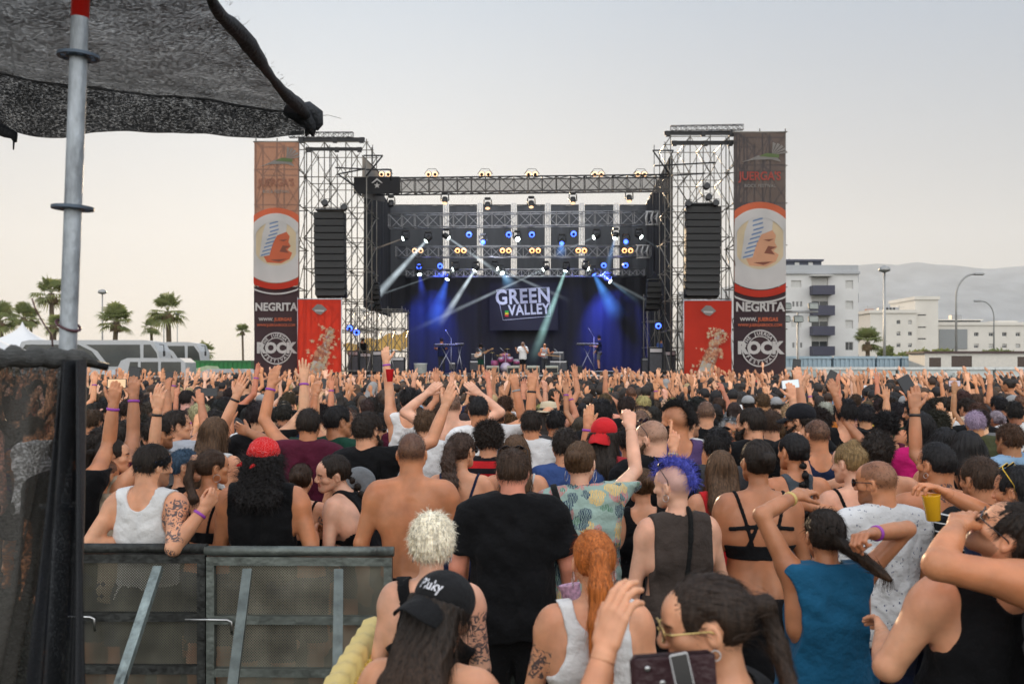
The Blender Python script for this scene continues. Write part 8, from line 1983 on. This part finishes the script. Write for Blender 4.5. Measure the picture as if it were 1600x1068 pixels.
# the far mass: about two thousand heads and raised arms nobody could count, one object
def farproto(sp, lodn):
    K = skeleton(sp); F = body_field(sp, K); head_prims(F, K, face=False)
    F.p = [q if not q[9].startswith('arm') or q[0] != 'c' else q[:3]+(q[3]*.85, q[4]*.85)+q[5:] for q in F.p]
    vox = (.026, .011) if lodn == 0 else (.036, .016)
    parts = []; cols = []
    for (sh, el, wr, u, fo, hp, pn, sgn) in K['arm']:
        if wr[2] > 1.2: hand(F, wr, fo, pn, np.array([-sgn, 0, 0]), hp, 'hL' if sgn < 0 else 'hR', 1.1)
    hb = mesh_field(F, vox[1], tags=('hL', 'hR'))
    tb = mesh_field(F, vox[0], tags=('head', 'neck', 'torso', 'armL', 'armR'), lo=np.array([-2, -2, 1.0]))
    hv, hf, st = hair_mesh(K, sp, dict(hair=.018 if lodn == 0 else .026, st=.035))
    sh_ = top_mesh(K, F, sp, sp['top'], .026 if lodn == 0 else .036) if sp['top'] != 'bare' else (np.zeros((0, 3)), np.zeros((0, 4), int))
    m = sh_[0][:, 2] > .95 if len(sh_[0]) else None
    out = []; V = []; Fq = []; C = []; n = 0
    for (v, f), c in ((hb, 0), (tb, 0), ((hv, hf), 1), (sh_, 2)):
        if len(f) == 0: continue
        V.append(v); Fq.append(f+n); C.append(np.full(len(v), c)); n += len(v)
    for v, f in st: V.append(v); Fq.append(f+n); C.append(np.full(len(v), 1)); n += len(v)
    return np.concatenate(V), np.concatenate(Fq), np.concatenate(C), head_top(K, sp)
FP = []
for sp in (dict(hair='short', top='tee', arms=('down', 'down')), dict(hair='short', top='tee', arms=('up', 'down')), dict(hair='curly', top='tank', arms=('up', 'upin')), dict(hair='buzz', top='bare', arms=('down', 'fist')),
           dict(sex='f', hair='long', top='tank', arms=('down', 'down')), dict(sex='f', hair='bun', top='tank', arms=('down', 'up')), dict(sex='f', hair='pony', top='tank', arms=('upin', 'up'), plen=.1), dict(hair='mess', top='tee', arms=('phone', 'phone')),
           dict(sex='f', hair='long', top='tee', arms=('reach', 'down')), dict(hair='short', top='tee', arms=('upin', 'upin')), dict(hair='short', top='tank', arms=('point', 'down')), dict(sex='f', hair='bob', top='tee', arms=('down', 'front')), dict(hair='mess', top='tee', arms=('half', 'down')), dict(sex='f', hair='bun', top='tank', arms=('halfout', 'half')), dict(hair='short', top='tee', arms=('halfout', 'down')), dict(hair='curly', top='tee', arms=('down', ((.5, .4, .6), (.3, .1, 1), 'point', (0, 1, 0)))), dict(sex='f', hair='long', top='tank', arms=(((.2, .5, .6), (.5, .2, .8), 'relax', (0, 1, 0)), 'down'))):
    FP.append((farproto(dict(sp), 0), farproto(dict(sp), 1)))
Vs = []; Fs = []; Cs = []; nv = 0; rg = np.random.default_rng(8)
pts = list(rest)
y = max(DLIM, 14.0)
step = .62
ymax = 45.5
yy = 17.0
while yy < ymax:
    half = .56*yy+.6; xx = -half
    while xx < half:
        xj = xx+rg.uniform(-.2, .2); yj = yy+rg.uniform(-.24, .24)
        if rg.random() < .9: pts.append((xj, yj))
        xx += .54
    yy += .58
for (x, y) in pts:
    up = .34+.08*max(0, (y-20)/26)
    cho = [1, 2, 3, 5, 7, 8, 10, 12, 13, 14, 12, 13, 14, 3, 15, 16, 15, 16] if rg.random() < up else [0, 0, 0, 4, 4, 11]
    v, f, c, tp = FP[cho[rg.integers(len(cho))]][0 if y < 27 else 1]
    H = rg.normal(1.70, .085); s = H/tp; a = rg.normal(0, .25)
    q = v*s; ca, sa = math.cos(a), math.sin(a)
    q[:, 0] += q[:, 2]*rg.normal(0, .05); q[:, 1] += q[:, 2]*rg.normal(0, .04)
    q = np.stack([q[:, 0]*ca-q[:, 1]*sa+x, q[:, 0]*sa+q[:, 1]*ca+y, q[:, 2]], 1)
    sk = np.array(SKINS[pick(rr, SW)])*rr.uniform(.85, 1.35); hc_ = np.array(HAIRC[pick(rr, HW)]); tc = np.array(CL[pick(rr, TOPW)])
    Vs.append(q.astype(np.float32)); Fs.append(f+nv); Cs.append(np.stack([sk, hc_, tc])[c].astype(np.float32)); nv += len(q)
M_FAR, t, bs = nodes_of('far_crowd')
at = N(t, 'ShaderNodeAttribute', attribute_name='tint'); t.links.new(at.outputs['Color'], bs.inputs['Base Color']); bs.inputs['Roughness'].default_value = .7
fo = link(bpy.data.objects.new('crowd', np_mesh('crowd', np.concatenate(Vs), np.concatenate(Fs), [M_FAR], np.concatenate(Cs))))
tag(fo, 'dense far mass of heads and raised hands in front of the stage', 'crowd', kind='stuff')
print('CROWD', len(pts), nv, 'fills', len(sel), 'dlim', DLIM, 'heroes', len(HEROES))
# ------------------------------------------------------------------ near things: pole, shade cloth, screen, barrier, yellow trough
M_GALV = mat('galvanised_pole', (.34, .37, .40), .5, .7, var=.5, scale=16, bump=.25, bscale=60, stretch=(1, 1, .35)); M_RED = mat('red_tape', (.62, .015, .01), .4, var=.06)
b0, b1 = P(104, 575, 3.0), P(126, -40, 3.0); b0 = b0+(b0-b1)*((b0.z)/(b1.z-b0.z)); ax_ = (b1-b0).normalized(); b0.z = 0
e = empty('scaffold_pole', b0); at_ = lambda py: (P(104+(575-py)*22/575., py, 3.0)-b0)
mb = MB(); mb.bar((0, 0, 0), at_(28), .0255, n=20, cap=False); mb.build('tube', M_GALV, e); mb = MB(); mb.bar(at_(28), at_(-400), .026, n=20); mb.build('red_sleeve', M_RED, e)
M_ROS = mat('rosette_steel', (.10, .13, .17), .5, .8, var=.2)
q = Vector((0, 0, 1)).rotation_difference(ax_).to_matrix().to_4x4()
for py in (88, 325, 562, 790):
    # ring disc with eight holes
    V = []; Fc = []; n = 64; c = at_(py)
    def ring(r0, r1, z0, z1, ns=40):
        k = len(V)
        for i in range(ns):
            t_ = 2*math.pi*i/ns
            for r_, z in ((r0, z0), (r1, z0), (r1, z1), (r0, z1)): V.append(q@Vector((r_*math.cos(t_), r_*math.sin(t_), z))+c)
        for i in range(ns):
            for j in range(4): Fc.append((k+i*4+j, k+((i+1) % ns)*4+j, k+((i+1) % ns)*4+(j+1) % 4, k+i*4+(j+1) % 4))
    ring(.0262, .036, -.0045, .0045); ring(.052, .061, -.0045, .0045)
    mb = MB(); mb.add(V, Fc)
    for i in range(8):
        a = i*math.pi/4+.2; w2 = .0095 if i % 2 else .006
        d = q.to_3x3()@Vector((math.cos(a), math.sin(a), 0)); s = q.to_3x3()@Vector((-math.sin(a), math.cos(a), 0)); u = q.to_3x3()@Vector((0, 0, 1))
        P8 = [c+d*r_+s*w_+u*z for z in (-.0043, .0043) for r_, w_ in ((.0355, -w2*.8), (.0525, -w2), (.0525, w2), (.0355, w2*.8))]
        mb.add(P8, [(3, 2, 1, 0), (4, 5, 6, 7), (0, 1, 5, 4), (2, 3, 7, 6)])
    mb.build('rosette', M_ROS, e)
mb = MB(); c = at_(508); mb.tube([c+q.to_3x3()@Vector((.034*math.cos(t_), .034*math.sin(t_), .014*math.cos(t_+.6)*-1.2)) for t_ in [i*math.pi/10 for i in range(20)]], .0042, 8, closed=True); mb.build('cable_loop', mat('purple_cable', (.09, .03, .04), .5), e)
tag(e, 'galvanised scaffold pole with rosettes and a red-sleeved top', 'pole')
e = empty('cable_tie', P(82, 548, 2.95)); mb = MB(); o = P(82, 548, 2.95); mb.tube([P(50, 466, 2.95)-o, P(56, 484, 2.95)-o, P(70, 508, 2.95)-o, P(81, 523, 2.95)-o, P(83, 552, 2.95)-o], .0028, 6); mb.build('strap', mat('maroon_tie', (.045, .012, .015), .5), e); tag(e, 'dark cable tie sticking out left of the scaffold pole', 'cable tie')
e = empty('knotted_strap', P(104, 556, 2.93)); o = P(104, 556, 2.93); mb = MB(); mb.tube([P(92, 560, 2.93)-o, P(97, 549, 2.90)-o, P(106, 551, 2.90)-o, P(114, 548, 2.9)-o, P(121, 560, 2.93)-o], .006, 8); mb.build('webbing', mat('lime_webbing', (.35, .42, .05), .7), e); tag(e, 'lime green strap tying the screen to the pole', 'strap')

def mesh_cloth(name, col, hole, wx, wz, light=1.0, coord='UV'):
    m, t, b = nodes_of(name); tc = N(t, 'ShaderNodeTexCoord')
    mp = N(t, 'ShaderNodeMapping'); t.links.new(tc.outputs['UV'], mp.inputs[0]); mp.inputs['Scale'].default_value = (wx, wz, 1)
    n0 = N(t, 'ShaderNodeTexNoise', Scale=3.0, Detail=5.0); t.links.new(tc.outputs['Object'], n0.inputs['Vector'])
    ad = N(t, 'ShaderNodeVectorMath', operation='MULTIPLY_ADD'); ad.inputs[1].default_value = (60.0, 60.0, 0); t.links.new(n0.outputs['Color'], ad.inputs[0]); t.links.new(mp.outputs[0], ad.inputs[2])
    sx = N(t, 'ShaderNodeSeparateXYZ'); t.links.new(ad.outputs[0], sx.inputs[0])
    def sine(o): s_ = N(t, 'ShaderNodeMath', operation='SINE'); t.links.new(o, s_.inputs[0]); return s_.outputs[0]
    ml = N(t, 'ShaderNodeMath', operation='MULTIPLY'); t.links.new(sine(sx.outputs[0]), ml.inputs[0]); t.links.new(sine(sx.outputs[1]), ml.inputs[1])
    n1 = N(t, 'ShaderNodeTexNoise', Scale=5.0, Detail=9.0, Roughness=.75); t.links.new(tc.outputs['Object'], n1.inputs['Vector'])
    mr = N(t, 'ShaderNodeMapRange'); mr.inputs['From Min'].default_value = .35; mr.inputs['From Max'].default_value = .65; mr.inputs['To Min'].default_value = hole-.13; mr.inputs['To Max'].default_value = hole+.10; t.links.new(n1.outputs['Fac'], mr.inputs['Value'])
    m3 = N(t, 'ShaderNodeMapping'); m3.inputs['Scale'].default_value = (14, 45, 45); m3.inputs['Rotation'].default_value = (0, 0, .5); t.links.new(tc.outputs['Object'], m3.inputs[0]); nf = N(t, 'ShaderNodeTexNoise', Scale=4.0, Detail=4.0, Roughness=.8); t.links.new(m3.outputs[0], nf.inputs['Vector'])
    mf_ = N(t, 'ShaderNodeMapRange'); mf_.inputs['From Min'].default_value = .42; mf_.inputs['From Max'].default_value = .62; mf_.inputs['To Min'].default_value = -.25; mf_.inputs['To Max'].default_value = .33; t.links.new(nf.outputs['Fac'], mf_.inputs['Value'])
    a4 = N(t, 'ShaderNodeMath', operation='ADD'); t.links.new(mr.outputs[0], a4.inputs[0]); t.links.new(mf_.outputs[0], a4.inputs[1])
    m2 = N(t, 'ShaderNodeMath', operation='MULTIPLY_ADD'); m2.inputs[1].default_value = .3; t.links.new(ml.outputs[0], m2.inputs[0]); t.links.new(a4.outputs[0], m2.inputs[2])
    cl = N(t, 'ShaderNodeClamp'); t.links.new(m2.outputs[0], cl.inputs[0])
    b.inputs['Base Color'].default_value = (*col, 1); b.inputs['Roughness'].default_value = .6
    tr = N(t, 'ShaderNodeBsdfTransparent'); ms = N(t, 'ShaderNodeMixShader'); t.links.new(cl.outputs[0], ms.inputs[0]); t.links.new(b.outputs[0], ms.inputs[1]); t.links.new(tr.outputs[0], ms.inputs[2]); t.links.new(ms.outputs[0], t.nodes['Material Output'].inputs[0])
    bp = N(t, 'ShaderNodeBump', Strength=.8, Distance=.01); t.links.new(n1.outputs['Fac'], bp.inputs['Height']); t.links.new(bp.outputs[0], b.inputs['Normal']); return m
def sheet(name, fn, nu, nv, m, parent, th=0):
    V = []; uv = []
    for j in range(nv+1):
        for i in range(nu+1): V.append(tuple(fn(i/nu, j/nv))); uv.append((i/nu, j/nv))
    Fq = [(j*(nu+1)+i, j*(nu+1)+i+1, (j+1)*(nu+1)+i+1, (j+1)*(nu+1)+i) for j in range(nv) for i in range(nu)]
    o = nm(name, V, Fq, m, parent); l = o.data.uv_layers.new(name='UV'); U = np.array(uv)
    l.data.foreach_set('uv', U[np.array(Fq).ravel()].astype(np.float32).ravel()); return o
rs = random.Random(2); phs = [rs.uniform(0, 6) for _ in range(12)]
def wr(u, v, a=1.0): return a*(.018*math.sin(u*9+v*4+phs[0])+.012*math.sin(u*23-v*9+phs[1])+.008*math.sin(v*31+u*7+phs[2])+.004*math.sin(u*61+v*37+phs[3]))
M_SHADE = mesh_cloth('shade_cloth', (.012, .014, .019), .07, 2600, 1500); M_HEM = mat('hem_black', (.012, .014, .018), .7, bump=.6, bscale=60, var=.4)
e = empty('shade_canopy', (0, 0, 0))
tip, lf, nr, nl = P(478, 182, 5.0), P(-260, 84, 4.6), P(120, -260, 2.35), P(-700, -260, 2.35)
def canopy(u, v):      # u: left -> right edge, v: far -> near
    a = lf.lerp(tip, u); b = nl.lerp(nr, u); p = a.lerp(b, v); sag = .07*math.sin(math.pi*u)*math.sin(math.pi*min(v*1.1, 1)); p.z += -sag+wr(u*1.2, v*1.2, .35); return p
sheet('mesh_sheet', canopy, 110, 90, M_SHADE, e)
edge = [canopy(1, i/40) for i in range(41)]
mb = MB(); mb.tube([p+Vector((.008*math.sin(i*.5), 0, .006*math.sin(i*.8))) for i, p in enumerate(edge)], [.026+.007*math.sin(i*.45)+.002*math.sin(i*2.3) for i in range(41)], 9); mb.build('rolled_edge', M_HEM, e)
def valance(u, v):
    a = canopy(u, 0); a.z += .012; d = (.36-.23*u+.015*math.sin(u*17)) ; a.z -= d*v; a.y -= .03*math.sin(u*25)*v+.05*v; return a
sheet('valance', valance, 120, 10, mesh_cloth('valance_cloth', (.014, .015, .018), -.08, 3000, 200), e)
mb = MB(); tp = tip.copy()
mb.tube([tp+Vector(o_) for o_ in ((-.10, 0, .03), (-.04, -.01, .015), (.0, 0, -.01), (.03, 0, -.05), (.035, 0, -.10))], [.03, .045, .05, .035, .006], 9); mb.tube([tp+Vector(o_) for o_ in ((-.06, 0, .04), (.01, .01, .045), (.055, 0, .01), (.065, 0, -.04), (.055, 0, -.07))], [.02, .035, .035, .022, .006], 9); mb.tube([tp+Vector(o_) for o_ in ((.0, .0, -.0), (.02, .01, -.05), (.0, 0, -.10))], [.03, .03, .006], 8); mb.build('gathered_corner', M_HEM, e)
mb = MB(); rf = random.Random(4)
for i in range(26):
    p = edge[rf.randrange(2, 26)]+Vector((rf.uniform(0, .03), 0, rf.uniform(.0, .03))); q1 = p+Vector((rf.uniform(-.005, .03), rf.uniform(-.02, .02), rf.uniform(.0, .025))); mb.tube([p, (p+q1)/2+Vector((.006, 0, .006)), q1], .0006, 4)
mb.build('loose_threads', M_HEM, e)
mb = MB(); mb.tube([tp+Vector((.05, 0, .0)), tp+Vector((.10, .05, .02)), tp+Vector((.16, .1, .015))], .0012, 5); mb.build('guy_line', M_HEM, e)
tag(e, 'black mesh shade canopy stretched across the top left corner', 'canopy')
e = empty('hanging_knot', P(12, 205, 4.55)); mb = MB(); o = P(12, 205, 4.55); mb.tube([P(-10, 198, 4.55)-o, P(10, 207, 4.55)-o, P(22, 212, 4.55)-o, P(24, 222, 4.55)-o], [.03, .025, .02, .008], 8); mb.bar(P(22, 212, 4.55)-o, P(21, 234, 4.55)-o, .006, .003); mb.build('rope_end', M_HEM, e); tag(e, 'dark knotted rope end hanging below the canopy at the left edge', 'rope')

# black screen hung on the fence at left: two layers of mesh, a horizontal roll on top
M_SCREEN = mesh_cloth('screen_mesh', (.045, .041, .034), .10, 1700, 1000); M_SCR2 = mesh_cloth('screen_fold', (.016, .018, .022), -.08, 900, 900)
e = empty('screen_fence', (0, 0, 0))
sl = P(-160, 566, 2.3); sr = P(128, 566, 2.88)
def scr(u, v):
    a = sl.lerp(sr, u); a.z *= (1-v); fold = .05*math.sin(u*9+v*9)+.035*math.sin((u+v*.9)*19)+.012*math.sin(u*57+v*31)
    d = Vector((-(sr-sl).y, (sr-sl).x, 0)).normalized(); a = a-d*fold*min(1, v*3+.15); a.x -= .10*min(v*2.4, 1)*u; return a
sheet('mesh_sheet', scr, 90, 80, M_SCREEN, e)
def fold2(u, v):
    k = min(v/.42, 1.2); Yq = 2.74-.05*math.sin(u*7+v*3)-.02*math.sin(u*23+v*5); x = (112-50*k+(18+70*k)*u-800)/FPX*2.76
    return Vector((x, Yq, P(0, 562, 2.76).z*(1-v)))
sheet('gathered_fold', fold2, 30, 50, M_SCR2, e)
mb = MB(); pts = [sl.lerp(sr, i/24)+Vector((0, -.01, .012+.006*math.sin(i*1.9))) for i in range(25)]+[sr+Vector((.035, .02, -.005))]
mb.tube(pts, [.026+.006*math.sin(i*2.3) for i in range(25)]+[.008], 10); mb.build('rolled_top', mat('roll_grey', (.09, .09, .085), .75, var=.5, scale=40, stretch=(.3, 1, 6), bump=.7, bscale=50), e)
mb = MB(); mb.tube([sl.lerp(sr, i/6)+Vector((0, .03, -.0)) for i in range(7)]+[P(168, 573, 2.95)], .012, 8); mb.build('fence_rail', M_DARKSTEEL, e)
tag(e, 'black mesh screen draped over a fence at the left edge', 'screen')

# perforated crowd barriers
def perf(name, col):
    m, t, b = nodes_of(name); tc = N(t, 'ShaderNodeTexCoord'); mp = N(t, 'ShaderNodeMapping'); t.links.new(tc.outputs['Object'], mp.inputs[0]); mp.inputs['Rotation'].default_value = (0, R(45), 0); mp.inputs['Scale'].default_value = (100, 100, 100)
    sx = N(t, 'ShaderNodeSeparateXYZ'); t.links.new(mp.outputs[0], sx.inputs[0]); cs = []
    for k in (0, 2):
        f = N(t, 'ShaderNodeMath', operation='FRACT'); t.links.new(sx.outputs[k], f.inputs[0]); s_ = N(t, 'ShaderNodeMath', operation='SUBTRACT'); s_.inputs[1].default_value = .5; t.links.new(f.outputs[0], s_.inputs[0]); p_ = N(t, 'ShaderNodeMath', operation='POWER'); p_.inputs[1].default_value = 2; t.links.new(s_.outputs[0], p_.inputs[0]); cs.append(p_)
    a_ = N(t, 'ShaderNodeMath', operation='ADD'); t.links.new(cs[0].outputs[0], a_.inputs[0]); t.links.new(cs[1].outputs[0], a_.inputs[1]); g_ = N(t, 'ShaderNodeMath', operation='LESS_THAN'); g_.inputs[1].default_value = .33**2; t.links.new(a_.outputs[0], g_.inputs[0])
    n1 = N(t, 'ShaderNodeTexNoise', Scale=5.0, Detail=8.0); t.links.new(tc.outputs['Object'], n1.inputs['Vector']); cr = N(t, 'ShaderNodeValToRGB'); cr.color_ramp.elements[0].position = .35; cr.color_ramp.elements[0].color = (*[c*.6 for c in col], 1); cr.color_ramp.elements[1].position = .65; cr.color_ramp.elements[1].color = (*[c*1.3 for c in col], 1)
    t.links.new(n1.outputs['Fac'], cr.inputs[0]); t.links.new(cr.outputs[0], b.inputs['Base Color']); b.inputs['Metallic'].default_value = .5; b.inputs['Roughness'].default_value = .5
    tr = N(t, 'ShaderNodeBsdfTransparent'); ms = N(t, 'ShaderNodeMixShader'); t.links.new(g_.outputs[0], ms.inputs[0]); t.links.new(b.outputs[0], ms.inputs[1]); t.links.new(tr.outputs[0], ms.inputs[2]); t.links.new(ms.outputs[0], t.nodes['Material Output'].inputs[0]); return m
M_FR1 = mat('worn_zinc', (.16, .18, .165), .5, .6, var=.35, scale=12, bump=.3); M_FR2 = mat('chipped_black', (.03, .032, .03), .6, .3, var=.9, scale=18, bump=.5)
M_STRUT = mat('chipped_strut', (.22, .26, .25), .5, .4, var=.75, scale=14, stretch=(1, 1, .3), bump=.4)
def barrier(x0, x1, Y0, Y1, ztop, label, mf, mp_, struts):
    a = Vector((x0, Y0, 0)); b = Vector((x1, Y1, 0)); e = empty('crowd_barrier', a); L = (b-a).length; d = (b-a).normalized(); e.rotation_euler = (0, 0, math.atan2(d.y, d.x)); t_ = .042
    mb = MB(); mb.box((0, -.02, ztop-.10), (L, .02, ztop-.055)); mb.box((0, -.02, 0), (t_, .02, ztop-.101)); mb.box((L-t_, -.02, 0), (L, .02, ztop-.101))
    for z in (ztop-.385, ztop-.66, .08): mb.box((t_+.001, -.02, z-.022), (L-t_-.001, .02, z+.022))
    mb.build('frame', mf, e)
    mb = MB(); mb.bar((-.01, -.005, ztop-.025), (L+.01, -.005, ztop-.025), .026, n=18); mb.build('top_rail', mf, e)
    mb = MB(); mb.box((t_, .022, .05), (L-t_, .026, ztop-.07)); mb.build('perforated_sheet', mp_, e)
    for xs_, xe in struts:
        mb = MB(); p = Vector((xs_, -.045, ztop-.12)); q2 = Vector((xe, -1.25, .0)); dd = (q2-p).normalized(); M_ = Matrix.Translation((p+q2)/2)@dd.to_track_quat('Z', 'Y').to_matrix().to_4x4(); mb.box((-.0235, -.018, -(q2-p).length/2), (.0235, .018, (q2-p).length/2), M_); mb.build('strut', M_STRUT if mf is M_FR2 else mf, e)
    mb = MB(); mb.tube([(-.10, -.05, ztop-.375), (.12, -.05, ztop-.375), (.14, -.05, ztop-.385), (.145, -.05, ztop-.45)], .007, 8); mb.build('latch', M_METAL, e)
    tag(e, label, 'barrier')
Yb1 = 5.22
PX = lambda px, Y: (px-800)/FPX*Y
ZT = CAMZ-(852-HZ)/FPX*Yb1
barrier(PX(324, Yb1), PX(613, Yb1-.02), Yb1, Yb1-.02, ZT, 'grey perforated steel crowd barrier, right of the two', M_FR1, perf('perf_grey', (.26, .245, .195)), [(.225, .40), (.70, .92)])
barrier(PX(112, Yb1+.02), PX(322, Yb1+.01), Yb1+.02, Yb1+.01, ZT+.01, 'chipped black perforated crowd barrier beside the screen', M_FR2, perf('perf_dark', (.15, .145, .115)), [(.475, .48)])
# yellow trough
e = empty('yellow_trough', P(560, 1030, 3.6)); o = P(560, 1030, 3.6); V = []; Fq = []; n = 60; M_YEL = mat('cream_yellow_plastic', (.72, .55, .20), .45, var=.06)
pa, pb = P(594, 966, 3.95), P(500, 1120, 3.05)
for i in range(n+1):
    q_ = i/n; p = pa.lerp(pb, q_); wv = .0045*math.sin(q_*60); out = Vector((-.06-.0*q_, -.01, 0)); V += [tuple(p+out+Vector((0, 0, wv))-o), tuple(p+out*.35+Vector((0, 0, wv+.012))-o), tuple(p+Vector((.012+wv, 0, -.004))-o), tuple(p+Vector((.02+wv*1.5, 0, -.30))-o), tuple(p+Vector((.02+wv*1.5, 0, -.95))-o)]
for i in range(n):
    for j in range(4): a = i*5+j; Fq.append((a, a+1, a+6, a+5))
nm('rim_and_wall', V, Fq, M_YEL, e); mb = MB()
for i in range(22): q_ = (i+.5)/22; p = pa.lerp(pb, q_)-o+Vector((.034, 0, 0)); mb.bar(p+Vector((0, 0, -.03)), p+Vector((0, 0, -.8)), .009, n=6)
mb.build('ribs', mat('yellow_plastic', (.62, .40, .05), .4), e); tag(e, 'ribbed yellow plastic trough right of the crowd barrier', 'trough')

# white stitched word on the cap's front panel, wrapped round the crown
V, Fc = text_mesh('Pluky', .046, .012, 1.0)
s_ = .915; Mh_ = Matrix(((*CAP_K['Rh'][0], CAP_K['hc'][0]), (*CAP_K['Rh'][1], CAP_K['hc'][1]), (*CAP_K['Rh'][2], CAP_K['hc'][2]), (0, 0, 0, 1)))@Matrix.Scale(s_, 4)
P3 = []
for x, y, z in V:
    a = -x/.11-.10; zz = .066+y; k = math.sqrt(max(0, 1-((zz-.045)/.090)**2)); r_ = 1.012+z*.5
    P3.append(tuple(Mh_@Vector((math.sin(a)*-.092*k*r_, -.012-math.cos(a)*.114*k*r_, .045+(zz-.045)*r_))))
mb = MB(); mb.add(P3, Fc); lo_ = mb.build('cap_lettering', mat('thread_white', (.75, .75, .8), .8), [c for c in CAP_B.children if c.name.startswith('cap')][0])
# ------------------------------------------------------------------ evening haze: one box round everything
m_ = bpy.data.materials.new('haze'); m_.use_nodes = True; t = m_.node_tree; t.nodes.clear(); o = N(t, 'ShaderNodeOutputMaterial'); pv = N(t, 'ShaderNodeVolumePrincipled'); pv.inputs['Color'].default_value = (.88, .94, 1.0, 1); pv.inputs['Density'].default_value = 0.00011; pv.inputs['Anisotropy'].default_value = 0.25
t.links.new(pv.outputs[0], o.inputs['Volume'])
mb = MB(); mb.box((-6600, -61, -4.5), (6600, 6600, 900)); tag(mb.build('haze', m_), 'pale evening haze', 'haze', kind='stuff')
